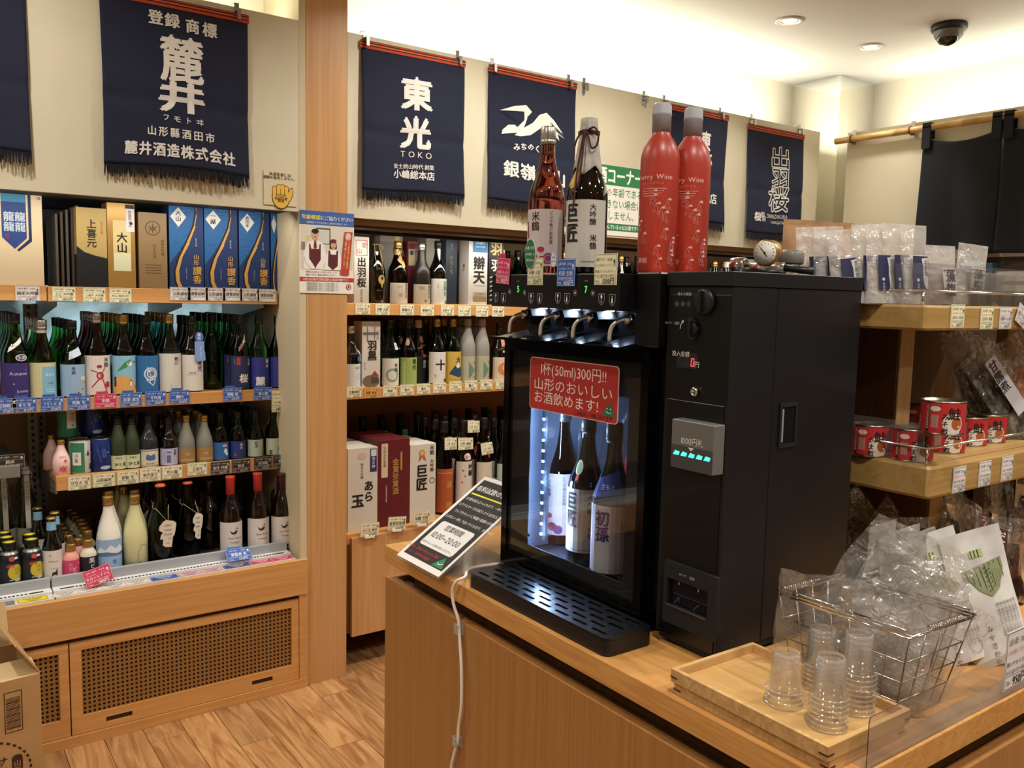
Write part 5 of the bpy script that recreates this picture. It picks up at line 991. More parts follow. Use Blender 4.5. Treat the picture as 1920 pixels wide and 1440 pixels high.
put(784, 600, m2, 'black bottle with white characters and a pink hang tag, second middle shelf', gl='black', cap='white', row=.85, back=3, backlabel='black bottle queued behind the pink-tagged one', lab=('#191b1a', .0, .44, 1.45, [('t', '東光', .35, .38, .5, '#d6d6cc', 'vB')]), neck=(None, None, None, [('e', .15, .70, .40, .40, '#c9aaa0'), ('o', .15, .70, .2, .05, '#b8605a'), ('p', [(-.2, .62), (.75, .62), (.6, .42), (.1, .42)], '#b85450')]))
put(819, 598, m2, 'green bottle with one huge black cross-shaped character on white, second middle shelf', R=.040, gl='green', cap='gold', back=4, backlabel='green bottle queued behind the huge-character one', lab=('#d0cdc4', .02, .50, 1.45, [('t', '十', .0, .24, 1.25, '#1b1918', 'B'), ('t', '水', .7, .02, .75, '#1b1918', 'B'), ('t', '純米', -.6, .16, .2, '#a05a50', 'v'), ('t', '大山', .9, .46, .16, '#444', 'v')]))
put(849, 598, m2, 'green bottle with yellow and blue mountain label, second middle shelf', R=.0375, gl='green', cap='gold', back=4, backlabel='green bottle queued behind the mountain-label one', lab=('#c0a044', .02, .50, 1.45, [('p', [(-1.0, .16), (-.3, .28), (.2, .34), (.7, .24), (1.2, .14), (.3, .10)], '#24405c'), ('p', [(-.2, .28), (.2, .34), (.5, .27), (.1, .24)], '#cfd6d6'), ('t', '大', .2, .34, .7, '#1b1918', 'B'), ('l', [(-1, .08), (1.2, .06)], .04, '#8a6a20')]))
for px, lb in ((876, 'tissue-wrapped bottle with green diamond label, nearer the mountain label'), (903, 'tissue-wrapped bottle with green diamond label, nearer the dispenser')):
    put(px, 597, m2, lb, R=.037, kind='slim', gl='wrap', cap=mat('#8f877c', .7), back=3, backlabel='grey tissue-wrapped bottle queued behind the diamond-label pair', lab=('#a6a68e', .02, .42, 1.4, [('p', [(-.3, .06), (.55, .20), (-.3, .34)], '#5f8268'), ('p', [(1.2, .06), (.6, .20), (1.2, .34)], '#5f8268'), ('e', .55, .32, .16, .16, '#b0604c'), ('e', .55, .09, .16, .16, '#b0604c')]), neck=(mat('#6a4a3a', .8), .86, .875, []))
put(936, 606, m2, 'dark bottle with an orange circle label and red paper collar beside the dispenser', R=.040, gl='black', cap='black', lab=('#cbb9a0', .0, .42, 1.4, [('E', .0, .22, .75, .75, '#c07c50'), ('e', .3, .24, .5, .5, '#d6d0c4'), ('t', '住吉', .7, .38, .5, '#2a2320', 'vb')]), neck=(None, None, None, [('p', [(-.35, .74), (.55, .76), (.6, .50), (-.2, .50)], '#c98a78'), ('t', 'ひやおろし', .15, .72, .18, '#8a3a30', 'v')]))
# ---- middle bay, deck: boxes and dark bottles
mz = SMB
def dbox(px0, px1, pyt, label, col, items, y, top=None, d=.085, **k): return boxat(px0, px1, pyt, mz, d, 'sake_box', label, col, items, y=y, **k)
a = dbox(652, 708, 840, 'white box with splashed black brush writing and purple seal strip, next to the pillar', '#cfc9bd', (('t', 'あら', .70, .60, .34, '#1a1716', 'vB'), ('t', '玉', .33, .30, .44, '#1a1716', 'B'), ('t', '純米大吟醸', .47, .82, .10, '#2a2624', 'v'), ('e', .48, .90, .15, .1, '#c9b0a4'), ('r', .74, .70, .97, .98, '#2e2a5c'), ('r', .77, .89, .95, .97, '#d0ccd6'), ('t', '雪女神', .855, .88, .12, '#c9c4dc', 'vb')), 3.12)
dbox(709, 768, 824, 'dark red box with gold characters and a cream strip, between two white boxes', '#5e1a20', (('t', '金賞受賞酒', .55, .78, .21, '#a88444', 'vb'), ('r', .10, .57, .30, .96, '#c9bd9a'), ('t', '令和五年金賞', .20, .93, .10, '#5a4a34', 'v'), ('t', '山形県酒造組合推奨', .26, .48, .055, '#d9cfc0', 'v'), ('r', .70, .64, .76, .85, '#a88444')), 3.12)
dbox(769, 817, 833, 'white box with gold medal ribbon and two bold black characters, middle deck', '#cdc7ba', (('t', '巨匠', .45, .74, .46, '#191615', 'vB'), ('t', '米鶴', .84, .98, .17, '#2a2522', 'vb'), ('t', '大吟醸', .84, .80, .15, '#2a2522', 'vb'), ('o', .85, .52, .10, .02, '#2a2522'), ('p', [(.38, .88), (.30, .78), (.40, .80), (.46, .84)], '#b0603c'), ('p', [(.52, .88), (.62, .78), (.52, .80), (.46, .84)], '#b0603c'), ('e', .45, .885, .12, .12, '#b08a3c'), ('E', .45, .885, .08, .08, '#cfae5c')), 3.12)
for k, (px, py, cc, lb) in enumerate(((690, 832, '#cfc9bd', 'white box behind the brush-splashed one on the middle deck'), (748, 818, '#5e1a20', 'dark red box behind the gold-character one on the middle deck'), (802, 828, '#cdc7ba', 'white box behind the medal-ribbon one on the middle deck'))):
    A = ((652, 708), (709, 768), (769, 817))[k]; x0 = at(A[0], 900, 1, 3.12).x; x1 = at(A[1], 900, 1, 3.12).x; hh = at((A[0]+A[1])/2, (840, 824, 833)[k], 1, 3.12).z-mz
    for r in (1, 2): gbox('sake_box', lb if r == 1 else lb.replace('white box behind', 'rearmost white box behind').replace('red box behind', 'rearmost red box behind'), x0+.002, 3.12+.09*r, mz, x1-x0-.004, .085, hh-.002*r, cc)
dk2 = lambda px, pyt, label, R=.0395, Y=3.14, **k: put(px, pyt, mz, label, R=R, Y=Y, **k)
dk2(833, 790, 'dark brown bottle with a brick-orange label beside the medal-ribbon box', Y=3.19, gl='brown', cap='black', back=3, backlabel='dark brown bottle queued behind the brick-orange label', lab=('#a8522e', .03, .50, 1.45, [('t', '酒', .1, .30, .75, '#b98a3c', 'B'), ('t', '野', .1, .08, .75, '#b98a3c', 'B'), ('r', -1.3, .45, 1.3, .46, '#c9934c')]))
dk2(869, 788, 'black bottle with pale label, red blossoms and bold characters, middle deck', Y=3.19, gl='black', cap='black', back=3, backlabel='black bottle queued behind the blossom label', lab=('#cbc3ba', .03, .56, 1.45, [('t', '吟醸', .45, .53, .7, '#1d1a19', 'vB'), ('e', -.5, .46, .12, .12, '#b0504c'), ('e', -.3, .40, .12, .12, '#b0504c'), ('e', -.6, .33, .12, .12, '#b0504c'), ('t', '桂', .1, .08, .5, '#1d1a19', 'b')]), neck=(None, None, None, [('e', .2, .61, .6, .38, '#cfc6ba'), ('E', -.1, .60, .25, .3, '#b88a6a'), ('t', 'しぼりたて', .3, .60, .2, '#2a2622')]))
dk2(907, 783, 'dark brown bottle with cream label and a small red diamond on the shoulder', Y=3.19, gl='brown', cap='black', back=3, backlabel='dark bottle queued behind the red-diamond one', lab=('#c9bfae', .03, .52, 1.45, [('o', .5, .46, .22, .03, '#a89878'), ('t', '出羽', .1, .36, .4, '#4a4038', 'v')]), neck=(None, None, None, [('p', [(.1, .56), (.5, .60), (.35, .68), (-.05, .63)], '#8a2f34')]))
dk2(944, 788, 'dark bottle with a small teal and gold label, beside the dispenser, middle deck', Y=3.19, gl='black', cap='black', back=3, backlabel='dark bottle queued beside the dispenser, middle deck', lab=('#a9b8b0', .25, .50, 1.4, [('r', -.6, .32, .2, .44, '#b8a43c')]))
# pale cards hung on necks
for px, py, lb in ((845, 832, 'pale price card hung on a neck above the orange-label bottle'), (873, 832, 'wide pale price card hung on the blossom-label bottle'), (913, 841, 'pale price card hung askew on the red-diamond bottle'), (888, 800, 'small pale card hung on a tissue-topped bottle further back')):
    q = at(px, py, 1, 3.158); pcard((q.x, q.y-.0, q.z), 'y', '山形 純米', '1870', lb, w=.062 if px != 873 else .078, h=.052, roll=R_(-6 if px == 913 else 2), tilt=R_(-6)); MB().tube([(.022*cos(a), .030+.026*sin(a), .027) for a in [k*pi/8 for k in range(16)]], .0007, mat('#cfc7a8', .6), 4, True).build('string', KCARD[-1])
# rear rows of dark bottles on the deck
pr_ = make_bottle('sake_bottle', 'black-capped dark bottle in the rear rows of the middle deck', 'bottle', .385, .047, 'sake', 'black', 'black'); pr_['group'] = 'dark bottles in the rear rows of the middle deck'
first = True
for r in range(2):
    for i in range(13):
        x = 1.53+i*.099+(.045 if r % 2 else 0); Y = 3.555+r*.10
        if first: pr_.location = (x, Y, mz+.0003); first = False; reg(x, Y, mz, .047, .385)
        else: rear(pr_, x, Y, mz, .047, .385, 'black-capped dark bottle in the rear rows of the middle deck', pr_['group'])
pw = make_bottle('sake_bottle', 'white tissue-topped bottle among the dark ones of the middle deck', 'bottle', .315, .036, 'slim', 'wrapw', mat('#c4c0b6', .7)); pw['group'] = 'tissue-topped bottles in the middle deck'; q = at(925, 800, 1, 3.36); pw.location = (q.x, 3.36, mz+.0003); reg(q.x, 3.36, mz, .036, .315)
for px, Y in ((868, 3.38), (890, 3.40)): q = at(px, 800, 1, Y); rear(pw, q.x, Y, mz, .036, .315, 'white tissue-topped bottle among the dark ones of the middle deck', pw['group'])
pg = make_bottle('sake_bottle', 'green-capped bottle rising behind the white and red boxes', 'bottle', .345, .037, 'sake', 'black', 'green'); pg['group'] = 'green-capped bottles behind the boxes'
for k, px in enumerate((688, 719, 757)):
    q = at(px, 800, 1, 3.44)
    if k == 0: pg.location = (q.x, 3.43, mz+.0003); reg(q.x, 3.43, mz, .037, .345)
    else: rear(pg, q.x, 3.43, mz, .037, .345, 'green-capped bottle rising behind the white and red boxes', pg['group'])

for i in range(17):   # the shelves go on behind the dispenser
    g, c = far[(i*2) % 9]; x = 2.34+i*.105; lb2 = 'bottle standing on the second middle shelf beyond the dispenser'; lb3 = 'bottle standing on the middle deck beyond the dispenser'
    if free(x, YS+.055, m2, .0375, .262): reg(x, YS+.055, m2, .0375, .262); dup(protos[(g, c)], (x, YS+.055, m2+.0003), lb2, group='second middle shelf beyond the dispenser')
    if free(x+.03, 3.19, mz, .0375, .262): reg(x+.03, 3.19, mz, .0375, .262); dup(protos[(g, c)], (x+.03, 3.19, mz+.0003), lb3, group='middle deck beyond the dispenser')
for j in JOBS: rear(j[0], j[1], j[2], j[3], j[4], j[5], j[6], j[7], j[8], j[9])
# ================================================================ COUNTER
C = .93; CX, CY0, CY1 = .887, .547, 1.711; X2 = 2.45
tc_ = thing('counter', 'wood-veneer island counter with a thick slab top and shadow gap', 'counter', (CX, CY0, 0))
MB().box(0, 0, C-.0385, X2-CX, CY1-CY0, C, W_SLAB, bev=.0012).build('worktop', tc_)
MB().box(.002, .0, .02, .022, CY1-CY0, .856, W_CNT, bev=.0012).build('front_panel', tc_)
MB().box(.023, .0, .02, X2-CX, .020, .856, W_CNT, bev=.0012).build('side_panel', tc_)
MB().box(.023, CY1-CY0-.02, .02, X2-CX, CY1-CY0, .856, W_CNT, bev=.0012).build('end_panel', tc_)
MB().box(.05, .05, 0, X2-CX-.02, CY1-CY0-.05, .8905, W_DARK).build('carcass', tc_)
MB().box(.023, .021, .80, .049, CY1-CY0-.021, .845, W_DARK).box(.05, .021, .80, X2-CX, .049, .845, W_DARK).build('gap_ledge', tc_)
MB().box(.03, .034, .862, X2-CX, .037, .868, mat('#a88a5c', .4)).build('gap_rail', tc_)
for z0 in (0,):
    pass
# power cord down the counter face
def onx(px, py, X): return at(px, py, 0, X)
t = thing('power_cord', 'white power cord looping over the counter edge down its front', 'cord', (0, 0, 0))
pts = [(1.02, 1.44, C+.008), (.95, 1.45, C+.006)]
for px, py, X in ((872, 1082, CX+.004), (856, 1090, CX-.010), (848, 1108, CX-.012), (851, 1135, CX-.010), (859, 1160, CX-.006), (861, 1185, CX-.005), (865, 1250, CX-.008), (865, 1320, CX-.008), (860, 1360, CX-.006), (858, 1390, CX-.005), (850, 1420, CX-.006), (845, 1460, CX-.006)):
    q = onx(px, py, X); pts.append(tuple(q))
pts.append((CX-.006, pts[-1][1], .3)); pts.append((CX-.02, pts[-1][1]-.01, .006))
def smooth(P, k=4):
    out = []
    for i in range(len(P)-1):
        p0, p1, p2, p3 = [Vector(P[max(0, min(len(P)-1, j))]) for j in (i-1, i, i+1, i+2)]
        for s in range(k):
            u = s/k; out.append(.5*((2*p1)+(-p0+p2)*u+(2*p0-5*p1+4*p2-p3)*u*u+(-p0+3*p1-3*p2+p3)*u**3))
    out.append(Vector(P[-1])); return out
MB().tube(smooth(pts), .0032, WPLA, 8).build('cable', t)
c1 = None
for px, py, lb in ((863, 1178, 'clear plastic cord clip near the counter top edge'), (860, 1388, 'clear plastic cord clip lower down on the counter front')):
    q = onx(px, py, CX+.001)
    if c1 is None:
        c1 = thing('cord_clip', lb, 'clip', (CX+.0012, q.y, q.z)); CL = film('translucent_clip', .5, .25, '#e2dcd2')
        MB().box(-.0016, -.012, -.011, 0, .006, .011, CL).box(-.012, -.0065, -.009, -.0017, -.0050, .009, CL).box(-.0115, -.0049, -.010, -.0100, .0050, .010, CL).box(-.0115, .0051, -.010, -.0017, .0065, .010, CL).build('clip_body', c1)
    else: dup(c1, (CX+.0012, q.y, q.z), lb)
# ================================================================ SAKE DISPENSER (front faces -X)
DX, DY = 1.007, 1.424
D = thing('sake_dispenser', 'black four-tap sake dispenser with a lit glass-door cabinet', 'drink dispenser', (DX, DY, C+.0003), -pi/2)
def dl(px, py, X=DX):
    q = at(px, py, 0, X); return DY-q.y, q.z-C
W = .429; HB = .612; Hd = .482
M_ = MB(); M_.box(0, .03, .012, .012, .36, .487, BLK).box(W-.03, .03, .012, W, .36, .487, BLK).box(0, .348, .012, W, .36, .487, BLKM).box(.0, .03, .012, W, .36, .035, BLK).box(0, .03, .475, W, .36, .490, BLK)
M_.build('cabinet', D)
MB().box(.0125, .04, .042, .0145, .345, .472, mat('#7f8a9c', .35, .3)).build('glow_liner', D)  # pale liner added so the LED glow shows on this wall
MB().box(.016, .343, .042, W-.033, .346, .472, mat('#23272f', .4)).build('inner_back', D)
for fx in (.03, W-.03):
    for fy in (.06, .32): MB().lathe([(.014, 0), (.016, .012)], BLKM, 12, (fx, fy, 0)).build('foot', D)
MB().box(.0125, .06, .036, W-.031, .347, .040, mat('#5a5f68', .3, .6)).build('interior_floor', D)
MB().box(0, .06, .4905, W, .36, HB, BLK, bev=.003).build('upper_body', D)
MB().box(.374, .0, .4905, W, .0595, HB, BLK, bev=.002).build('side_housing', D)
# tap alcove
a0 = dl(945, 600)[0]
MB().box(.0, .055, .4905, .3735, .0598, .5485, mat('#0a0b10', .2)).build('alcove_back', D)
MB().box(-.012, -.032, .483, .395, .0, .4875, BLKG).build('alcove_tray', D)
o = MB()
for px in (957, 1015, 1076, 1145):
    u = dl(px+14, 640)[0]; o.add([(u-.03, -.030, .4880), (u+.035, -.030, .4880), (u+.055, .05, .506), (u-.01, .05, .506)], [(0, 1, 2, 3)], BLKG)
o.build('splash_plates', D)
for px in (957, 1015, 1076, 1145):
    q = at(px, 628, 0, DX-.012); u = DY-q.y; z = .505; 
    tp = MB(); tp.tube(smooth([(u, -.014, z-.010), (u+.001, -.013, z+.010), (u+.006, -.008, z+.022), (u+.013, .002, z+.028), (u+.020, .012, z+.028)]), .0042, mat('#e9e9ec', .28, .85), 10)
    tap = tp.build('tap', D)
    MB().lathe([(.0, -.008), (.0085, -.008), (.010, -.005), (.010, .004), (.007, .006)], CHROME, 6, (u+.020, .010, z+.028), 'y').build('chrome_knob', tap)
    MB().prism([(-.010, -.018), (.010, -.018), (.014, .0), (.008, .014), (-.008, .014), (-.014, .0)], lambda a, b: (u+.022+a, .014, z+.026+b*.9), lambda a, b: (u+.024+a*1.2, .054, z+.026+b*1.1), BLKM).build('valve_block', tap)
    led = MB().box(u+.028, .040, .5455, u+.038, .050, .5475, mat('#dfeaff', .3, emis=40)).build('led', D)
    area('tap_led', (u+.033, .040, .5440),  .012, .012, .4, (.55, .72, 1), (R_(-25), 0, 0), D)
MB().lathe([(.009, -.001), (.009, 0), (.006, -.003), (.006, -.006), (.002, -.008), (0, -.008)], CHROME, 14, (dl(1062, 609, DX+.05)[0], .054, dl(1062, 609, DX+.05)[1]), 'y').build('keyhole', D)
# control panel
PX = .972; y0 = PX-DX
MB().box(0, y0, .548, .372, .0595, HB-.002, BLK, bev=.0015).build('control_panel', D)
def pl(px, py, X=PX-.0003):
    q = at(px, py, 0, X); return DY-q.y, q.z-C
p = Pr(lambda u, v, h: (u, y0-.0002-h, v)); icw = '#b9b6b2'
for px, py, k in ((930, 558, 'g'), (944, 559, 'b'), (996, 559, 'g'), (1012, 560, 'b'), (1046, 559, 'g'), (1063, 560, 'b'), (1128, 561, 'g'), (1148, 562, 'b')):
    u, v = pl(px, py); s = .0072
    p.line([(u-s, v+s*1.2), (u+s, v+s*1.2), (u+s, v-s*.3), (u+s*.6, v-s), (u, v-s*1.4), (u-s*.6, v-s), (u-s, v-s*.3), (u-s, v+s*1.2)], .0006, icw)
    if k == 'g': p.ell(u, v+.004, .0022, .0032, '#e6e6e4', 2); p.rect(u-.0004, v-.005, u+.0004, v+.001, '#e6e6e4', 2); p.rect(u-.0016, v-.006, u+.0016, v-.005, '#e6e6e4', 2)
    else: p.rect(u-.0017, v-.006, u+.0017, v+.001, '#e6e6e4', 2); p.rect(u-.0007, v, u+.0007, v+.006, '#e6e6e4', 2)
for px, py, up in ((956, 547, 1), (984, 549, -1), (1079, 549, 1), (1112, 550, -1)):
    u, v = pl(px, py); p.ring(u, v, .0050, .0006, '#8f8d8a', 2); p.poly([(u-.003, v-.0018*up), (u+.003, v-.0018*up), (u, v+.0032*up)], icw, 2)
for px, py, d_, sm in ((972, 542, '5', 'SET'), (1099, 543, '7', 'TEMP')):
    u, v = pl(px, py); p.text(d_, u, v-.006, .017, mat('#38e03a', .4, emis=2.5), 2, sx=.8); p.text(sm, u, v+.013, .004, '#8f8d8a', 2)
p.build('panel_icons', D)
# door
dz0, dz1 = .016, Hd; dw = .412; g = MB(); fr = .018
g.box(0, 0, dz0, fr, .028, dz1, BLKG).box(dw-fr, 0, dz0, dw, .028, dz1, BLKG).box(fr, 0, dz0, dw-fr, .028, dz0+.034, BLKG).box(fr, 0, dz1-.020, dw-fr, .028, dz1, BLKG)
door = g.build('door', D)
MB().box(fr, .002, dz0+.034, dw-fr, .006, dz1-.020, SMOKE).build('door_glass', door)
# dark printed border inside the glass
gl_, gr_, gb_, gt_ = dl(990, 900, DX+.004)[0], dl(1172, 900, DX+.004)[0], .075, .40
b_ = MB().box(fr, .0065, dz0+.034, gl_, .008, dz1-.020, BLKM).box(gr_, .0065, dz0+.034, dw-fr, .008, dz1-.020, BLKM).box(gl_, .0065, dz0+.034, gr_, .008, gb_, BLKM).box(gl_, .0065, gt_, gr_, .008, dz1-.020, BLKM)
b_.build('glass_border', door)
MB().box(0, -.0012, dz0, dw, -.0002, dz0+.002, STEEL).build('lower_trim', door)
MB().lathe([(.003, 0), (.0036, -.001), (0, -.003)], BLKM, 12, (dl(992, 1003)[0], -.0005, dl(992, 1003)[1]), 'y').build('latch_button', door)
# red notice on the door
u0, v0 = dl(996, 668); u1, v1 = dl(1159, 797)
t = thing('notice', 'red rounded notice with white handwriting-style Japanese lines on the dispenser door', 'sign', (DX-.0004, DY-u0, C+v1), -pi/2); nw, nh = u1-u0, v0-v1
def rrect(w, h, r, n=5, ox=0, oy=0): return [(ox+cx+r*cos(a0+k*pi/2/n), oy+cy_+r*sin(a0+k*pi/2/n)) for cx, cy_, a0 in ((w-r, h-r, 0), (r, h-r, pi/2), (r, r, pi), (w-r, r, 1.5*pi)) for k in range(n+1)]
MB().prism(rrect(nw, nh, .008), lambda a, b: (a, 0, b), lambda a, b: (a, -.0012, b), '#e2b9ac').build('plate', t)
p = Pr(lambda u, v, h: (u, -.0012-h, v)); p.poly(rrect(nw-.003, nh-.003, .007, 5, .0015, .0015), '#a92b25', 1)
s = nh*.265; p.text('1杯(50ml)300円!!', nw*.5, nh*.70, s, '#efd9cd', 2, sx=nw*.9/(s*8.4), res=2); p.text('山形のおいしい', nw*.50, nh*.41, s*.95, '#efd9cd', 2, sx=nw*.9/(s*.95*7), res=2); p.text('お酒飲めます!', nw*.43, nh*.16, s*.95, '#efd9cd', 2, sx=nw*.78/(s*.95*6.5), res=2)
p.text('ごみ箱はレジ横にあります', nw*.74, nh*.045, s*.33, '#2a1210', 3, bold=.03); p.poly([(nw*.84, nh*.12), (nw*.985, nh*.12), (nw*.915, nh*.36)], '#1f6b47', 3); p.ell(nw*.895, nh*.25, .0012, .0016, '#efe', 4); p.ell(nw*.93, nh*.25, .0012, .0016, '#efe', 4); p.line([(nw*.885, nh*.2), (nw*.91, nh*.175), (nw*.94, nh*.19)], .0012, '#efe', 4)
p.build('print', t)
# interior: LED strip, light, bottles
lu = dl(1018, 900, DX+.05)[0]
st = MB().box(lu-.006, .05, .075, lu+.006, .054, .40, mat('#2a2f38', .4)).build('led_strip', D)
L = MB(); Lm = mat('#8fb4ff', .3, emis=9)
for k in range(15): L.box(lu-.0028, .047, .085+k*.0215, lu+.0028, .0498, .0895+k*.0215, Lm)
L.build('led_chips', D)
for z_ in (.10, .20, .30, .38):
    l_ = bpy.data.lights.new('cabinet_led', 'POINT'); l_.energy = 1.5; l_.color = (.40, .60, 1); l_.shadow_soft_size = .012; o_ = bpy.data.objects.new('cabinet_led', l_); COL.objects.link(o_); o_.location = (lu+.022, .038, z_); o_.parent = D
tb_ = MB()
for k in range(5): tb_.tube(smooth([(lu+.03+.02*k, .13, .08), (lu+.05+.02*k, .10+.01*k, .25), (lu+.03+.05*k, .12, .38), (lu+.04+.07*k, .10, .46)]), .0022, FILMC, 5)
tb_.build('drink_tubes', D)
MB().box(.10, .02, .0405, .38, .024, .055, STEEL).build('shelf_edge', D)
def dbot(px, label, kind, gl, cap, lab, H=.30, R=.038, yy=.10, neck=None, turn=0):
    q = at(px, 950, 0, DX+yy); t = make_bottle('sake_bottle', label, 'bottle', H, R, kind, gl, cap, lab=lab, neck=neck, turn=turn); t.location = (DX+yy, q.y, C+.0403); t.rotation_euler = (0, 0, -pi/2+.45); return t
kyl = lambda c='#cfcac4': (c, .10, .52, 1.35, [('t', '巨匠', -.45, .50, .95, '#1b1614', 'vBn'), ('t', '大吟醸', .62, .49, .34, '#2a2220', 'vb'), ('t', '米鶴', .66, .28, .34, '#2a2220', 'vb'), ('r', -.4, .115, .7, .12, '#8a857c')])
yt_l = lambda: ('#cfb9b6', .08, .52, 1.35, [('t', '米鶴', -.35, .48, .5, '#2a1c1c', 'vb'), ('t', 'ピンク色の日本酒', .65, .50, .20, '#4a3a3a', 'v'), ('e', -.2, .22, .2, .15, '#8a2c3a'), ('e', .0, .14, .28, .25, '#8a2c3a'), ('e', .35, .12, .26, .26, '#7a3a6a'), ('l', [(-.2, .2), (-.8, .26)], .07, '#8a2c3a')])
dbot(1050, 'pink-sake bottle with red frog label inside the lit dispenser', 'sake', 'red', 'silver', yt_l(), yy=.15)
dbot(1099, 'wrapped black bottle with two bold characters inside the lit dispenser', 'sake', 'black', 'black', kyl(), yy=.10, neck=(None, None, None, [('e', -.2, .66, .30, .38, '#c9b27a'), ('E', -.2, .66, .2, .28, '#7f9a72'), ('p', [(-.3, .63), (-.1, .63), (-.12, .56), (-.22, .58), (-.32, .56)], '#b05048')]))
dbot(1148, 'dark bottle with purple two-character label inside the lit dispenser', 'sake', 'black', 'black', ('#c9c6cc', .08, .50, 1.35, [('t', '初孫', -.1, .47, .78, '#3a2a7a', 'vB'), ('t', '生酛', .9, .4, .2, '#555', 'v')]), yy=.07, neck=(None, None, None, [('p', [(-.9, .54), (.9, .58), (.9, .72), (-.7, .66)], '#2c3f9a'), ('t', '生もと', .1, .60, .3, '#c9d2ea', 'b')]))
dbot(1200, 'frosted red wine bottle at the dark end inside the lit dispenser', 'cherry', mat('#a03028', .3), mat('#8f8d90', .5), None, yy=.15, R=.033, H=.31)
# ---- drip tray with cut slots
q0, q1 = at(877, 1090, 0, CX+.008), at(1134, 1224, 0, CX+.008)
tx0, tx1 = CX+.010, DX-.006; ty1, ty0 = 1.378, .972
TL = ty1-ty0; TW = tx1-tx0; TH = .030
t = thing('drip_tray', 'black slotted drip tray on the counter below the taps', 'drip tray', (tx0, ty1, C+.0003), -pi/2)
m = MB(); r = .014; o1 = rrect(TL, TW, r, 4)
m.prism(o1, lambda a, b: (a, b, 0), lambda a, b: (a, b, TH-.004), BLKS); m.prism([(x*.985+TL*.0075, y*.96+TW*.02) for x, y in o1], lambda a, b: (a, b, TH-.004), lambda a, b: (a, b, TH-.0035), BLKM); m.build('basin', t)
tp = MB().prism(o1, lambda a, b: (a, b, TH-.0036), lambda a, b: (a, b, TH), BLK).build('grate', t)
cu_ = MB()
for row in range(5):
    y = TW*(.14+.18*row)
    for k in range(8):
        x = TL*.045+(k+.5*(row % 2))*TL*.118
        if x+.036 > TL-.012: continue
        if (row in (0, 4)) and k in (0,): pass
        cu_.prism(rrect(.034, .0075, .0037, 3, x, y-.0037), lambda a, b: (a, b, TH-.01), lambda a, b: (a, b, TH+.01), BLKM)
co = cu_.build('cutter'); co.location = (tx0, ty1, C+.0003); co.rotation_euler = (0, 0, -pi/2)
bm_ = tp.modifiers.new('b', 'BOOLEAN'); bm_.object = co; bm_.operation = 'DIFFERENCE'; bm_.solver = 'EXACT'
bpy.context.view_layer.update(); dg = bpy.context.evaluated_depsgraph_get(); nm = bpy.data.meshes.new_from_object(tp.evaluated_get(dg)); tp.modifiers.clear(); tp.data = nm; bpy.data.objects.remove(co)
# ---- price cards on the control panel edge
def cardx(px, py, c, name, price, label, w=.056, h=.050, roll=0, sub='山形の蔵元', tab=False, X=PX-.0012):
    q = at(px, py, 0, X); return pcard((X, q.y, q.z), c, name, price, label, w=w, h=h, rotz=-pi/2, sub=sub, roll=roll, tab=tab)
cardx(944, 508, 'p', '米鶴 かっぱ', '1800', 'crimson price card tilted on the dispenser top, reading 1800', w=.044, roll=R_(4), tab=True)
cardx(1004, 509, 'y', '米鶴 巨匠', '5500', 'yellow price card reading 5500 below the green oval on the dispenser', w=.047)
cardx(1062, 511, 'b', '初孫 生酛', '1650', 'blue price card reading 1650 on the dispenser panel', w=.050, h=.048)
cardx(1136, 505, 'y', '高畠さくらんぼワイン', '1200', 'cream price card reading 1200 below the red wine bottles', w=.056, h=.052, sub='高畠町 ワイナリー')
q = at(995, 476, 0, PX-.003); t = thing('badge', 'green oval badge with white writing in front of the pink sake bottle', 'sign', (PX-.0032, q.y, q.z), -pi/2)
MB().prism([(.0165*cos(a), .0275*sin(a)) for a in [k*pi/14 for k in range(28)]], lambda a, b: (a, 0, b), lambda a, b: (a, -.001, b), '#c8d6cb').build('plate', t)
p = Pr(lambda u, v, h: (u, -.001-h, v)); p.ell(0, 0, .0155, .0265, '#256b48', 1, 28); p.text('米鶴 巨匠', 0, .008, .0068, '#dfe8df', 2, bold=.02); p.text('大吟醸のみ', 0, -.003, .0060, '#dfe8df', 2, bold=.02); p.text('1杯30ml', 0, -.014, .0066, '#dfe8df', 2); p.build('print', t)
q = at(1039, 487, 0, PX-.003); t = thing('badge', 'small white oval badge overlapping the blue price card', 'sign', (PX-.0032, q.y, q.z), -pi/2)
MB().prism([(.0085*cos(a), .0135*sin(a)) for a in [k*pi/12 for k in range(24)]], lambda a, b: (a, 0, b), lambda a, b: (a, -.001, b), '#7f9ac4').build('plate', t)
p = Pr(lambda u, v, h: (u, -.001-h, v)); p.ell(0, 0, .0078, .0128, '#d6d8dc', 1, 24); p.text('予約', 0, .002, .005, '#3a5a94', 2); p.text('販売店限定', 0, -.004, .003, '#3a5a94', 2); p.ell(.002, .009, .0012, .0012, '#2f5aa8', 2); p.build('print', t)
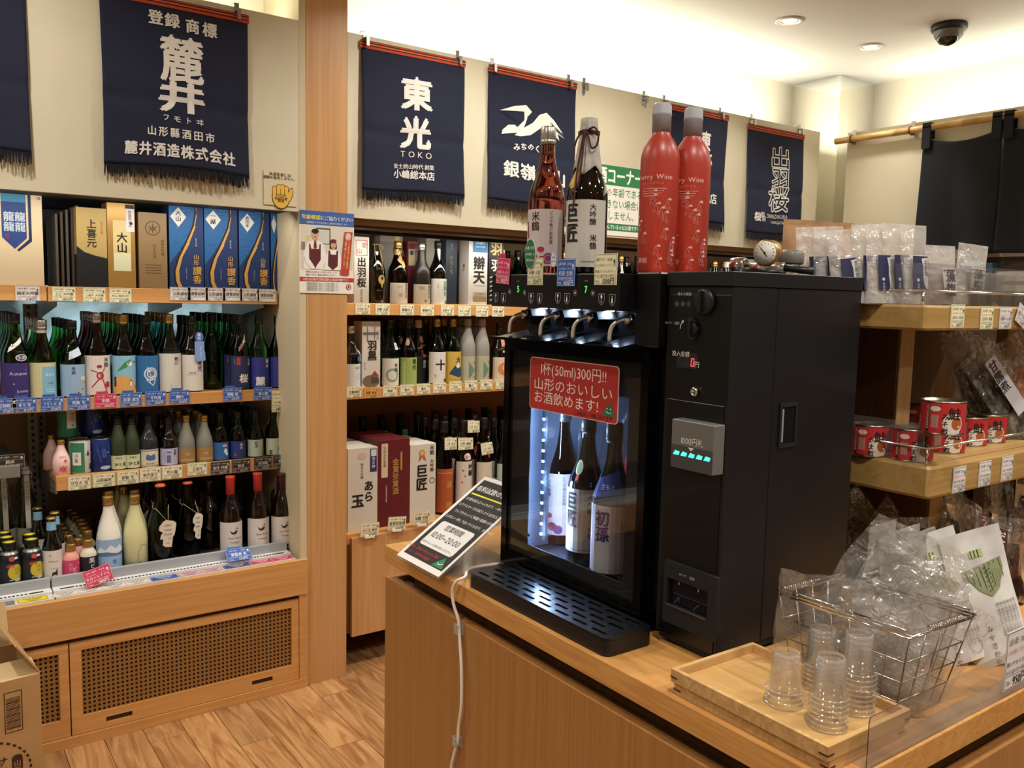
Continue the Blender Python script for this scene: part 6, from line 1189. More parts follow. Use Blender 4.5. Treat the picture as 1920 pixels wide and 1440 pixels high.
# ---- bottles standing on the dispenser
ZT = C+HB+.0004
def top(px, pyb, pyt, X, label, R, kind, gl, cap, lab, neck=None, turn=0, name='sake_bottle', rz=-pi/2+.55, capk=None):
    q = at(px, pyb, 0, X); H = at(px, pyt, 0, X).z-ZT
    t = make_bottle(name, label, 'bottle', H, R, kind, gl, cap, lab=lab, neck=neck, turn=turn, capk=capk); t.location = (X, q.y, ZT); t.rotation_euler = (0, 0, rz); return t, H
t, H = top(1022, 505, 240, 1.085, 'clear pink sake bottle with silver cap standing on the dispenser', .0375, 'sake', mat('#9c5248', .04, trans=1, ior=1.36, name='pink_sake'), 'silver', ('#cfc0bd', .06, .44, 1.4, [('t', '米鶴', -.25, .425, .52, '#2a1c1c', 'vb'), ('t', 'ピンク色の日本酒', .62, .43, .22, '#3a2a2a', 'v'), ('e', .1, .17, .2, .15, '#a8303c'), ('e', .2, .10, .26, .22, '#a8303c'), ('l', [(-.9, .36), (-.8, .25)], .14, '#8a3a44'), ('e', .50, .11, .28, .30, '#7a3f6c'), ('o', .5, .11, .2, .03, '#c9a0b8'), ('l', [(-.1, .12), (-.6, .2)], .08, '#a8303c')]), neck=(G['clear'], .81, .905, []))
t, H = top(1097, 505, 228, 1.10, 'black bottle with white paper hood and brown cord standing on the dispenser', .0400, 'sake', 'black', 'black', ('#cbc6be', .05, .48, 1.4, [('t', '巨匠', -.45, .46, .95, '#1b1614', 'vBn'), ('t', '大吟醸', .62, .455, .34, '#2a2220', 'vb'), ('t', '米鶴', .66, .26, .36, '#2a2220', 'vb'), ('r', .1, .08, .9, .088, '#8a857c')]), neck=(None, None, None, [('e', -.55, .62, .34, .50, '#b8963c'), ('E', -.55, .62, .24, .36, '#cfae5c')]), capk='none')
hood = MB(); hw = mottle('crumpled_white_paper', '#b5b1aa', '#c9c6c0', 60, .7, bump=.6)
hood.grid(lambda i, j: ((lambda a, z: ((.0155+.0125*(max(0, 1-j)*1.0)**1.5*1.0+.0010*sin(9*a)) * sin(a), -(.0155+.0125*(max(0, 1-j))**1.5+.0010*sin(9*a))*cos(a), z))(2*pi*i, H*(.70-.06*abs(((i*4) % 1)-.5)*2*(1-j))+(H*.31)*j)), 48, 12, hw); hood.lathe([(.0155, H*1.01), (0, H*1.012)], hw, 16, caps=False)
hood.build('paper_hood', t, solid=.0006)
cb = mat('#4a2216', .7); zc = H*.925; MB().tube([(.0195*cos(a), .0195*sin(a), zc+.001*sin(3*a)) for a in [k*pi/10 for k in range(20)]], .0021, cb, 6, True).tube([(.0195*cos(a), .0195*sin(a), zc-.004) for a in [k*pi/10 for k in range(20)]], .0021, cb, 6, True).tube(smooth([(.004, -.021, zc), (.018, -.026, zc+.004), (.026, -.024, zc-.008), (.024, -.024, zc-.028), (.014, -.027, zc-.034), (.008, -.025, zc-.015), (.002, -.022, zc-.002)]), .0019, cb, 6).tube(smooth([(0, -.021, zc), (-.014, -.024, zc-.012), (-.021, -.026, zc-.035), (-.019, -.030, zc-.05)]), .0019, cb, 6).tube(smooth([(-.002, -.022, zc), (-.006, -.026, zc-.03), (-.010, -.036, zc-.08), (-.012, -.043, zc-.13), (-.014, -.0445, zc-.155)]), .0019, cb, 6).tube(smooth([(0, -.022, zc), (-.002, -.027, zc-.03), (-.003, -.038, zc-.08), (-.006, -.043, zc-.11)]), .0019, cb, 6).build('cord', t)
cw = [('t', 'Cherry Wine', -.15, .545, .36, '#e3a9a0', 'b'), ('t', 'さくらんぼワイン', -.15, .515, .15, '#d98c80')]+[('r', -.7, .49-.014*k, .6-.12*k, .493-.014*k, '#e3a9a0') for k in range(4)]
rr = random.Random(5)
for k in range(17):
    u, v = rr.uniform(-1.1, 1.15), .05+.42*((k*7) % 17)/17
    cw += [('o', u-.10, v-.012, .075, .013, '#dba096'), ('o', u+.10, v-.02, .075, .013, '#dba096'), ('l', [(u-.10, v), (u, v+.035), (u+.10, v-.008)], .013, '#dba096'), ('p', [(u, v+.035), (u+.16, v+.045), (u+.24, v+.03), (u+.12, v+.026)], '#dca298')]
cw += [('t', '果樹', -.55, .06, .3, '#e6b4aa', 'b')]
FRW = bpy.data.materials.new('frosted_red_wine'); FRW.use_nodes = True
def frosty(m):
    N, L = nodes(m); b = N['Principled BSDF']; b.inputs['Base Color'].default_value = lin('#d04534'); b.inputs['Roughness'].default_value = .38; b.inputs['Transmission Weight'].default_value = .45; b.inputs['Subsurface Weight'].default_value = .35; b.inputs['Subsurface Radius'].default_value = (.03, .008, .005); b.inputs['Coat Weight'].default_value = .12; b.inputs['Coat Roughness'].default_value = .3
frosty(FRW)
grc = mat('#a09ea6', .5)
for px, pyt, X, lb in ((1230, 197, 1.048, 'frosted red cherry wine bottle standing nearer the black wrapped bottle'), (1288, 206, 1.108, 'frosted red cherry wine bottle standing nearer the gauge')):
    q = at(px, 512, 0, X); H = at(px, pyt, 0, X).z-ZT
    t = make_bottle('wine_bottle', lb, 'bottle', H, .0325, 'cherry', FRW, grc); t.location = (X, q.y, ZT); t.rotation_euler = (0, 0, -pi/2+.55)
    p = Pr(cyl(.0328), .009, .0002); draw(p, [i for i in cw], .0325, H); p.build('screen_print', t)
# ---- gas regulator with gauge on the machine top
q = at(1440, 476, 0, 1.20); t = thing('gas_regulator', 'chrome gas regulator with a round pressure gauge on top of the coin machine', 'gauge', (1.20, q.y, ZT+.001), -pi/2+.25)
z = q.z-ZT; MB().lathe([(.0, -.012), (.020, -.012), (.022, -.010), (.022, .010), (.018, .013), (0, .013)], mat('#b0905c', .3, .8), 28, (0, 0, z), 'y').build('gauge_case', t)
MB().lathe([(.0195, -.0124), (.0195, -.0128), (0, -.0128)], mat('#dcd9d0', .4), 28, (0, 0, z), 'y').build('gauge_dial', t)
p = Pr(lambda u, v, h: (u, -.0129-h, v+z)); [p.line([(.014*cos(a), .014*sin(a)), (.017*cos(a), .017*sin(a))], .0008, '#222') for a in [-.7+k*.38 for k in range(13)]]; p.line([(.004, -.006), (-.008, .009)], .0014, '#222', 2); p.ell(0, 0, .002, .002, '#222', 3); p.build('needle', t)
MB().tube([(0, 0, z-.02), (0, 0, .014)], .005, mat('#b0905c', .3, .8), 8).tube([(-.045, 0, .012), (.03, 0, .012)], .0095, CHROME, 12).lathe([(.013, -.012), (.015, -.010), (.015, .012), (.012, .014)], CHROME, 12, (-.052, 0, .0155), 'x').lathe([(.010, -.0125), (0, -.013)], mat('#3f86c9', .3), 12, (-.052, 0, .0155), 'x', caps=False).tube([(.03, 0, .012), (.055, .008, .009), (.075, .01, .007)], .006, BLKS, 8).build('valve_body', t)
q = at(1483, 500, 0, 1.26); t = thing('capped_jar', 'small clear jar with a round grey cap on the coin machine, beside the gauge', 'jar', (1.26, q.y, ZT+.002))
MB().lathe([(.013, 0), (.015, .003), (.015, .018), (.012, .020)], G['clear'], 20).build('jar', t); MB().lathe([(.019, .019), (.021, .022), (.021, .038), (.017, .043), (0, .044)], mat('#6f6c66', .4), 24).build('cap', t)
# ================================================================ COIN MACHINE
KX, KY = 1.022, .990
K = thing('coin_machine', 'tall black coin and note payment machine beside the dispenser', 'payment machine', (KX, KY, C+.0003), -pi/2)
def kl(px, py, X=KX):
    q = at(px, py, 0, X); return KY-q.y, q.z-C
KW = KY-.857; KD = .335; KH = .591
m = MB(); m.box(.001, 0, .018, KW, .107, KH-.001, BLKS, bev=.0012); m.build('front_body', K)
m = MB(); m.box(.001, .1085, .018, KW, KD, KH-.001, BLKS, bev=.0012); m.build('rear_body', K)
MB().box(-.0005, -.004, KH, KW+.002, KD+.006, KH+.022, BLKS, bev=.001).build('lid', K)
MB().box(.006, .004, .006, KW-.003, KD-.01, .017, BLKM).box(.012, .02, 0, KW-.01, .05, .006, BLKM).box(.012, KD-.06, 0, KW-.01, KD-.03, .006, BLKM).build('plinth', K)
zs_ = kl(1260, 748)[1]; MB().box(.010, -.0016, .016, KW-.006, -.0002, zs_, BLK, bev=.0005).build('lower_door', K)
MB().box(.002, -.0012, zs_+.002, KW-.001, -.0002, KH-.014, BLK, bev=.0004).build('upper_plate', K)
u, v = kl(1325, 566); kn = MB().lathe([(.0, -.010), (.017, -.010), (.020, -.008), (.020, -.0018)], BLKS, 28, (u, 0, v), 'y').build('coin_knob', K)
MB().box(u-.005, -.0165, v-.017, u+.001, -.0102, v+.017, BLKS, bev=.001).build('grip', kn); MB().box(u+.0015, -.0108, v-.013, u+.0028, -.0101, v+.013, BLKM).build('coin_slot', kn)
u, v = kl(1302, 617); lv = MB().prism([(-.010, .018), (.0, .018), (.008, .012), (.012, 0), (.008, -.014), (.004, -.018), (-.006, -.016)], lambda a, b: (u+a, -.0018, v+b), lambda a, b: (u+a, -.006, v+b), BLKM).build('return_lever', K)
MB().lathe([(.0, -.0085), (.010, -.0085), (.012, -.0062)], BLKS, 20, (u+.001, 0, v), 'y').box(u-.001, -.014, v-.012, u+.003, -.0086, v+.012, BLKS).build('lever_knob', lv)
p = Pr(lambda u, v, h: (u, -.0014-h, v)); tx = '#b4b2ae'
u, v = kl(1285, 553); p.text('使える硬貨', u, v-.001, .0058, tx, 2, bold=.02)
for px, s_ in ((1271, '500'), (1282, '100'), (1293, '50')): u, v = kl(px, 570); p.ring(u, v, .0042, .0005, '#7d7b78', 2); p.text(s_, u, v-.0013, .0032, tx, 2)
u, v = kl(1262, 607); p.text('おつり・返却', u, v-.001, .0052, tx, 2, bold=.02); u, v = kl(1278, 610); p.line([(u-.001, v-.006), (u, v), (u+.003, v+.005)], .0016, tx, 2); p.poly([(u+.001, v+.006), (u+.006, v+.003), (u+.006, v+.009)], tx, 2)
u, v = kl(1278, 664); p.text('投入金額', u, v-.003, .0093, '#d6d3cd', 2, bold=.02)
u, v = kl(1289, 681); p.rect(u-.022, v-.008, u+.022, v+.016, '#151112', 1); p.text('円', u+.0215, v-.0045, .0105, '#e6e3dd', 2, bold=.01)
u, v = kl(1300, 680); R7 = mat('#ff2a3a', .4, emis=5); p.line([(u-.0025, v-.006), (u+.0025, v-.006), (u+.0032, v+.006), (u-.0018, v+.006), (u-.0025, v-.006)], .0012, R7, 3)
p.build('front_print', K)
u, v = kl(1306, 735); MB().lathe([(.007, -.0018), (.0075, -.006), (.0055, -.0085), (.0045, -.0075), (0, -.0075)], CHROME, 20, (u, 0, v), 'y').lathe([(.003, -.0076), (.002, -.0100), (0, -.0100)], STEEL, 12, (u, 0, v), 'y').build('lock', K)
# note acceptor
q = at(1260, 785, 0, KX-.026); a0, z1_ = KY-q.y, q.z-C; q = at(1336, 893, 0, KX-.026); a1, z0_ = KY-q.y, q.z-C
nt = MB().box(a0, -.026, z0_, a1, -.0018, z1_, mat('#6d6b68', .4, .2), bev=.0012).build('note_acceptor', K)
p = Pr(lambda u, v, h: (u, -.0262-h, v)); wN, hN = a1-a0, z1_-z0_
p.rect(a0+.002, z0_+.002, a1-.002, z0_+hN*.48, '#3f3e3c', 1); p.text('1000円札', a0+wN*.5, z0_+hN*.53, .0135, '#d9d6d0', 2, sx=.9)
p.poly([(a0+wN*.42, z0_+hN*.47), (a0+wN*.56, z0_+hN*.47), (a0+wN*.49, z0_+hN*.40)], '#d9d6d0', 2)
GL = mat('#2df5b0', .3, emis=5)
for k in range(5): p.poly([(a0+wN*(.07+.18*k), z0_+hN*.275), (a0+wN*(.20+.18*k), z0_+hN*.275), (a0+wN*(.22+.18*k), z0_+hN*.345), (a0+wN*(.12+.18*k), z0_+hN*.36)], GL, 2)
p.build('note_print', nt)
# coin return tray
q = at(1247, 1050, 0, KX-.010); a0, z1_ = KY-q.y, q.z-C; q = at(1340, 1205, 0, KX-.010); a1, z0_ = KY-q.y, q.z-C
z0_ = max(z0_, .020); wN, hN = a1-a0, z1_-z0_; ox0, ox1, oz0, oz1 = a0+wN*.07, a0+wN*.84, z0_+hN*.30, z0_+hN*.74
m = MB(); m.box(a0, -.011, z0_, ox0, -.0018, z1_, BLKM).box(ox1, -.011, z0_, a1, -.0018, z1_, BLKM).box(ox0, -.011, z0_, ox1, -.0018, oz0, BLKM).box(ox0, -.011, oz1, ox1, -.0018, z1_, BLKM)
ct = m.build('coin_return', K)
MB().box(ox0, -.0035, oz0, ox1, -.0018, oz1, mat('#0d0f1c', .2)).box(ox0, -.0125, oz0-.001, ox1, -.0112, oz0+.0015, STEEL).box(ox0+.01, -.0060, oz0+hN*.20, ox1, -.0050, oz0+hN*.205, STEEL).build('coin_pocket', ct)
f_ = MB()
for k in (.22, .70): x = ox0+(ox1-ox0)*k; f_.tube([(x, -.0065, oz0+.004), (x-.003, -.010, oz0+.006), (x+.004, -.0065, oz0+hN*.16), (x+.003, -.0045, oz0+.004)], .0006, STEEL, 4); f_.box(x+.0, -.0045, oz1-.009, x+.0015, -.0036, oz1-.004, '#c9c9cc')
f_.build('wire_guides', ct)
p = Pr(lambda u, v, h: (u, -.0112-h, v)); p.text('おつり・返却', a0+wN*.45, z1_-hN*.16, .0056, tx, 2, bold=.02); p.build('tray_print', ct)
# side handle
q = at(1462, 757, 1, KY-KW); x0 = q.x-KX; q2 = at(1489, 836, 1, KY-KW); x1 = q2.x-KX; hz1, hz0 = q.z-C, q2.z-C
sh = MB().box(KW+.0004, x0, hz0, KW+.003, x0+.004, hz1, BLKM).box(KW+.0004, x1-.004, hz0, KW+.003, x1, hz1, BLKM).box(KW+.0004, x0+.004, hz0, KW+.003, x1-.004, hz0+.006, BLKM).box(KW+.0004, x0+.004, hz1-.006, KW+.003, x1-.004, hz1, BLKM).build('side_handle', K)
MB().box(KW+.0004, x0+.0045, hz0+.0065, KW+.0012, x1-.0045, hz1-.0065, mat('#10131a', .1, coat=1)).box(KW+.0013, x0+.006, hz0+.009, KW+.0024, x0+.0095, hz1-.009, mat('#c9d4e0', .2, .6)).build('finger_recess_glint', sh)  # the pale strip paints a highlight inside the dark recess
# ================================================================ INSTRUCTION STAND (leaning sheet in clear holder)
BL = at(744, 1040, 2, C+.006); BR = at(822, 1082, 2, C+.006); y1_, y0_ = BL.y, BR.y; wS = y1_-y0_
def TL_(X): return at(910, 893, 1, y1_)
tl = at(910, 893, 1, y1_); vx, vz = tl.x-BL.x, tl.z-BL.z; hS = math.hypot(vx, vz)
t = thing('instruction_stand', 'black and white instruction sheet leaning in a clear holder at the counter end', 'sign', (BL.x, y1_, C+.006), -pi/2)
ex = Vector((0, vx/hS, vz/hS)); nn = Vector((0, -vz/hS, vx/hS))
def sm(u, v, h): q = Vector((u, 0, 0))+ex*v+nn*h; return tuple(q)
m = MB(); v8 = [sm(a, b, c_) for c_ in (-.0004, .0) for a, b in ((0, 0), (wS, 0), (wS, hS), (0, hS))]; m.add(v8, [(0, 3, 2, 1), (4, 5, 6, 7), (0, 1, 5, 4), (1, 2, 6, 5), (2, 3, 7, 6), (3, 0, 4, 7)], mat('#e2dfdb', .5)); m.build('paper', t)
p = Pr(sm); K_ = '#1c1a1a'; w_, h_ = wS, hS
p.rect(w_*.06, h_*.05, w_*.96, h_*.96, K_, 1); p.text('有料試飲のご案内', w_*.52, h_*.84, w_*.105, '#e9e6e1', 2, bold=.04, res=2, sx=1.02); p.rect(w_*.10, h_*.785, w_*.94, h_*.80, '#e3dc33', 2)
for k, s in enumerate(('1.お金を投入口へ入れます。一杯ずつ', '2.グラスマークが点灯したら注ぎ口に', '  カップをセット!ご希望の銘柄のボタン', '3.ボタン一押しで注いでくれます。かんたん!')): p.text(s, w_*.09, h_*(.72-.075*k), w_*.052, '#e9e6e1', 2, bold=.03, align='l')
p.poly(rrect(w_*.74, h_*.27, .008, 4, w_*.14, h_*.18), '#dcdad8', 2); p.text('営業時間', w_*.50, h_*.375, w_*.10, K_, 3, bold=.03); p.text('10:00~20:00', w_*.50, h_*.275, w_*.125, K_, 3); p.text('山形のおいしいお酒をお楽しみください。', w_*.50, h_*.205, w_*.036, K_, 3)
p.text('空き瓶、お飲物の持ち込みはご遠慮', w_*.36, h_*.125, w_*.043, '#c8303a', 2, bold=.03); p.text('ください。未成年者の飲酒は', w_*.33, h_*.075, w_*.043, '#c8303a', 2, bold=.03)
p.poly([(w_*.70, h_*.06), (w_*.94, h_*.06), (w_*.83, h_*.165)], '#2a7a50', 3); p.line([(w_*.77, h_*.10), (w_*.82, h_*.085), (w_*.88, h_*.105)], .0015, '#e6efe6', 4)
p.build('print', t)
m = MB(); v8 = [sm(a, b, c_) for c_ in (-.0025, -.0006) for a, b in ((-.003, -.004), (wS+.003, -.004), (wS+.003, hS+.004), (-.003, hS+.004))]; m.add(v8, [(0, 3, 2, 1), (4, 5, 6, 7), (0, 1, 5, 4), (1, 2, 6, 5), (2, 3, 7, 6), (3, 0, 4, 7)], ACRYLH)
tq = Vector(sm(0, hS*.86, -.003)); m.box(0, CX-BL.x+.012, -.0055, wS, tq.y, -.0035, ACRYLH)
m.add([(0, tq.y, -.0055), (wS, tq.y, -.0055), (wS, tq.y+.001, tq.z), (0, tq.y+.001, tq.z), (0, tq.y+.002, -.0055), (wS, tq.y+.002, -.0055), (wS, tq.y+.003, tq.z), (0, tq.y+.003, tq.z)], [(0, 3, 2, 1), (4, 5, 6, 7), (0, 1, 5, 4), (1, 2, 6, 5), (2, 3, 7, 6), (3, 0, 4, 7)], ACRYLH); m.build('acrylic_holder', t)
# ================================================================ WOODEN TRAYS AND CUPS
def wtray(name, label, x0, y0, x1, y1, z, h, rot=0):
    cx, cy_ = (x0+x1)/2, (y0+y1)/2; a, b = (x1-x0)/2, (y1-y0)/2; t = thing(name, label, 'tray', (cx, cy_, z), rot); w = .007
    MB().box(-a+w, -b+w, .002, a-w, b-w, .006, W_TRAYF).build('base', t)
    def wall(p0, p1, q0, q1): # outer bottom/top outline flares out slightly
        m = MB(); m.add([p0+(0,), p1+(0,), q1+(0,), q0+(0,)]+[(p0[0]*1.006, p0[1]*1.004, h), (p1[0]*1.006, p1[1]*1.004, h), (q1[0]*1.006, q1[1]*1.004, h), (q0[0]*1.006, q0[1]*1.004, h)], [(3, 2, 1, 0), (4, 5, 6, 7), (0, 1, 5, 4), (1, 2, 6, 5), (2, 3, 7, 6), (3, 0, 4, 7)], W_TRAY); return m
    wall((-a, -b), (-a, b), (-a+w, -b+w), (-a+w, b-w)).build('side', t); wall((a, b), (a, -b), (a-w, b-w), (a-w, -b+w)).build('side', t)
    wall((a, -b), (-a, -b), (a-w, -b+w), (-a+w, -b+w)).build('side', t); wall((-a, b), (a, b), (-a+w, b-w), (a-w, b-w)).build('side', t)
    sp = mat('#3a2414', .6); m = MB()
    for sx, sy in ((-1, -1), (1, -1), (-1, 1), (1, 1)):
        for off in (.35,): m.box(min(sx*a*1.007, sx*(a-.012)), sy*b*1.004-.0006, h*off, max(sx*a*1.007, sx*(a-.012)), sy*b*1.004+.0006, h*off+.0018, sp); m.box(sx*a*1.004-.0008, min(sy*b, sy*(b-.012)), h*off, sx*a*1.004+.0008, max(sy*b, sy*(b-.012)), h*off+.0018, sp)
    m.build('corner_splines', t); return t
wtray('serving_tray', 'lower of two stacked oak serving trays on the counter', .899, .572, 1.065, .827, C+.0003, .0185, .0)
wtray('serving_tray', 'upper oak serving tray holding the stacks of clear cups', .893, .569, 1.071, .829, C+.0192, .0190, -.012)
CZ = C+.0192+.0064
cupm = MB(); r0, r1, hh = .0175, .0235, .052   # inverted: rim at the bottom
cupm.lathe([(r1+.0018, 0), (r1+.0018, .0015), (r1, .0022), (r1-.0008, .0065), (r1-.0022, .0070), (r0+.0015, hh-.006), (r0, hh-.003), (r0-.001, hh), (r0-.004, hh-.001), (0, hh-.0015)], FILMC, 28, caps=False)
cupm.lathe([(r1+.0012, .0001), (r1+.0020, .0006), (r1+.0020, .0016), (r1+.0008, .0024)], RIMC, 28, caps=False).lathe([(r0+.0003, hh-.0035), (r0-.0004, hh+.0003), (r0-.002, hh+.0004)], RIMC, 28, caps=False)
cme = cupm.mesh('shot_cup'); cme.name = 'shot_cup'
def cups(px, py, n, which, dz=.0068):
    q = at(px, py, 2, CZ)
    for i in range(n):
        wh = 'lowest cup on the tray, at the foot of' if i == 0 else 'topmost upturned cup of' if i == n-1 else 'nested between others in'
        o = bpy.data.objects.new('shot_cup', cme); COL.objects.link(o); o.location = (q.x, q.y, CZ+.0004+i*dz+(0 if i == 0 else .0)); o.rotation_euler = (0, 0, i*.7)
        tag(o, ('clear plastic shot cup '+wh.replace('cup on', 'on').replace('upturned cup', 'upturned')+' the %s stack') % which, 'cup', 'shot cups in the %s stack' % which)
cups(1470, 1318, 4, 'shortest'); cups(1537, 1287, 6, 'rear basket-side'); cups(1551, 1360, 7, 'front'); cups(1603, 1330, 9, 'tallest')
# ================================================================ ACRYLIC EDGE GUARD ON THE COUNTER
gx0 = at(1628, 1425, 1, CY0+.003).x
t = thing('acrylic_guard', 'clear acrylic guard strip with a rounded corner along the counter edge', 'guard', (gx0, CY0+.004, C))
gw, gh = 2.3-gx0, .068
MB().prism([(0, 0), (gw, 0), (gw, gh)]+[(.006-.006*sin(a), gh-.006+.006*cos(a)) for a in [k*pi/10 for k in range(6)]], lambda a, b: (a, 0, b), lambda a, b: (a, .002, b), ACRYLH).build('sheet', t)
ed = mat('#4a3626', .2); MB().tube([(0, .001, .0), (0, .001, gh-.006), (.002, .001, gh-.001), (.007, .001, gh), (.18, .001, gh)], .0006, ed, 4).build('edge_line', t)
MB().box(.0, .0, .0003, gw, .030, .0015, ACRYLH).build('foot', t)
q = at(1905, 1230, 1, CY0+.001); pcard((q.x+.006, CY0+.0025, q.z-.004), 'w', '鯛のやわらか煮', '950', 'white price card reading 950 slotted at the acrylic guard before the white bags', w=.072, h=.088, roll=R_(0))
# ================================================================ WIRE BASKET
def corners(z, pts): return [at(px, py, 2, z) for px, py in pts]
zt = 1.064; A_, B_, C_, D_ = Vector((1.062, .775, zt)), Vector((1.062, .572, zt)), Vector((1.215, .566, zt)), Vector((1.215, .770, zt))
bz = C+.004; A2, B2, C2, D2 = Vector((1.082, .758, bz)), Vector((1.085, .598, bz)), Vector((1.195, .594, bz)), Vector((1.192, .752, bz))
t = thing('wire_basket', 'chrome wire basket with folding handles full of clear plastic bags', 'basket', (1.14, .67, C)); O = Vector((1.14, .67, C))
loc = lambda v: v-O
wires = MB(); WI = mat('#b3aca2', .25, 1)
def lerp(a, b, t_): return a+(b-a)*t_
for (P0, P1, Q0, Q1, n) in ((A_, B_, A2, B2, 7), (B_, C_, B2, C2, 4), (C_, D_, C2, D2, 7), (D_, A_, D2, A2, 4)):
    for k in range(0, n+1): wires.tube([loc(lerp(P0, P1, k/n)), loc(lerp(Q0, Q1, k/n))], .0010, WI, 5)
    for k in (.28, .52, .76, 1.0): wires.tube([loc(lerp(P0, Q0, k)), loc(lerp(P1, Q1, k))], .0010, WI, 5)
for k in range(1, 7): wires.tube([loc(lerp(A2, B2, k/7)), loc(lerp(D2, C2, k/7))], .0010, WI, 5)
for k in range(1, 4): wires.tube([loc(lerp(B2, C2, k/4)), loc(lerp(A2, D2, k/4))], .0010, WI, 5)
wires.build('wire_mesh', t)
rim = MB(); rim.tube([loc(v) for v in (A_, B_, C_, D_)], .0020, CHROME, 8, True); rim.tube([loc(v)+Vector((0, 0, .005)) for v in (lerp(A_, B_, -.02), lerp(B_, A_, -.02), lerp(C_, D_, -.02), lerp(D_, C_, -.02))], .0017, CHROME, 8, True); rim.build('rim', t)
def spring(P0, P1, n, r=.0042):
    pts = []; d = (P1-P0); u = d.normalized(); s = u.cross(Vector((0, 0, 1)))
    for k in range(n*8): a = 2*pi*k/8; pts.append(loc(P0+d*(k/(n*8)))+s*r*cos(a)+Vector((0, 0, 1))*r*sin(a)+Vector((0, 0, .006)))
    return MB().tube(pts, .0008, CHROME, 4)
spring(lerp(A_, D_, .05), lerp(A_, D_, .55), 16).build('grip_spring', t); spring(lerp(B_, C_, .30), lerp(B_, C_, .80), 16).build('grip_spring', t)
for P0, P1, ks in ((A_, B_, (.42, .58)), (D_, C_, (.42, .58))):
    hd = MB()
    for k in ks: c_ = loc(lerp(P0, P1, k))+Vector((0, 0, .004)); hd.tube([c_+Vector((0, .007*cos(a), .007*sin(a))) for a in [j*pi/8 for j in range(16)]], .0012, CHROME, 6, True)
    hd.tube([loc(lerp(P0, P1, .60))+Vector((0, 0, .010)), loc(lerp(P0, P1, .98))+Vector((0, 0, .010))], .0015, CHROME, 6); hd.tube([loc(lerp(P0, P1, .02))+Vector((0, 0, .010)), loc(lerp(P0, P1, .40))+Vector((0, 0, .010))], .0015, CHROME, 6); hd.build('handle', t)
# ================================================================ BAGS AND POUCHES
from mathutils import noise
def pouch_mb(w, h, d, m, seed=0, amp=.004, freq=22, bend=0, gusset=True, nu=14, nv=20, twist=0, flat_top=.12):
    """a sealed pouch: two skins that bulge, pinched along sides and top; origin at bottom centre, front facing -Y"""
    mb = MB(); sd = Vector((seed*7.3, seed*3.1, 0))
    def prof_(i, j):
        u = i*2-1; s = max(0, 1-abs(u)**3)**.6
        vt = min(1, (1-j)/max(flat_top, .01)); vt = max(0, (1-j-flat_top*.6))/max(1e-3, 1-flat_top*.6)
        b = 1.0 if gusset else min(1, j/.12)**.6
        return s*(vt**.7)*b
    for sgn in (-1, 1):
        def f(i, j):
            x = (i-.5)*w*(1-.05*sin(pi*j)*(d/w)); z = j*h; th = sgn*d/2*prof_(i, j)
            n = noise.noise(Vector((x*freq, z*freq, sgn*3.0))+sd)*amp+noise.noise(Vector((x*freq*2.7, z*freq*2.7, 1.0))+sd)*amp*.45; ed_ = min(1, 6*min(i, 1-i)+.15)
            y = th+n*ed_+(noise.noise(Vector((x*7, z*7, 5))+sd)*amp*1.6)+bend*(j**2)*h
            return (x+twist*j*j*h+noise.noise(Vector((z*20, sgn, 2))+sd)*amp*.5, y, z-abs(bend)*.3*j*j*h)
        mb.grid(f, nu, nv, m)
    return mb
def pouch(name, label, cat, loc_, w, h, d, m, rot=(0, 0, 0), group=None, part='film', **k):
    t = thing(name, label, cat, loc_, 0, group); t.rotation_euler = rot; pouch_mb(w, h, d, m, **k).build(part, t); return t
# clear bags stuffed in the basket
fm = [film('clear_plastic_film_%d' % i, .09+.03*i, .12, '#f8f5f0', 1.0, 22+6*i, 1, k=.75, base=.06) for i in range(3)]
for k, (x, y, z, w_, h_, rx, ry, rz, lb) in enumerate((
    (1.105, .735, .945, .13, .17, 4, 4, -60, 'clear plastic bag in the basket, pressed against its machine-side end'),
    (1.115, .700, .943, .16, .25, -8, 22, -50, 'tall clear plastic bag rising out of the basket beside the machine'),
    (1.135, .670, .942, .16, .21, -6, 26, -40, 'clear plastic bag folded across the middle of the basket'),
    (1.145, .640, .942, .14, .175, 0, 28, -30, 'clear plastic bag leaning over the basket toward the white bags'),
    (1.155, .620, .943, .10, .15, 6, 16, -20, 'clear plastic bag crumpled low in the near end of the basket'),
    (1.120, .625, .943, .11, .15, 10, -6, -70, 'small crumpled clear bag showing through the front wires of the basket'),
    (1.130, .700, .943, .14, .13, 0, 4, -70, 'crumpled clear bag at the bottom of the basket'))):
    pouch('plastic_bag', lb, 'plastic bag', (x, y, z), w_, h_, .022, fm[k % 3], (R_(rx), R_(ry), R_(rz)), seed=k+3, amp=.014, freq=15, bend=.12*(k % 3-1), gusset=False, nu=22, nv=26, twist=.1*(k % 2))
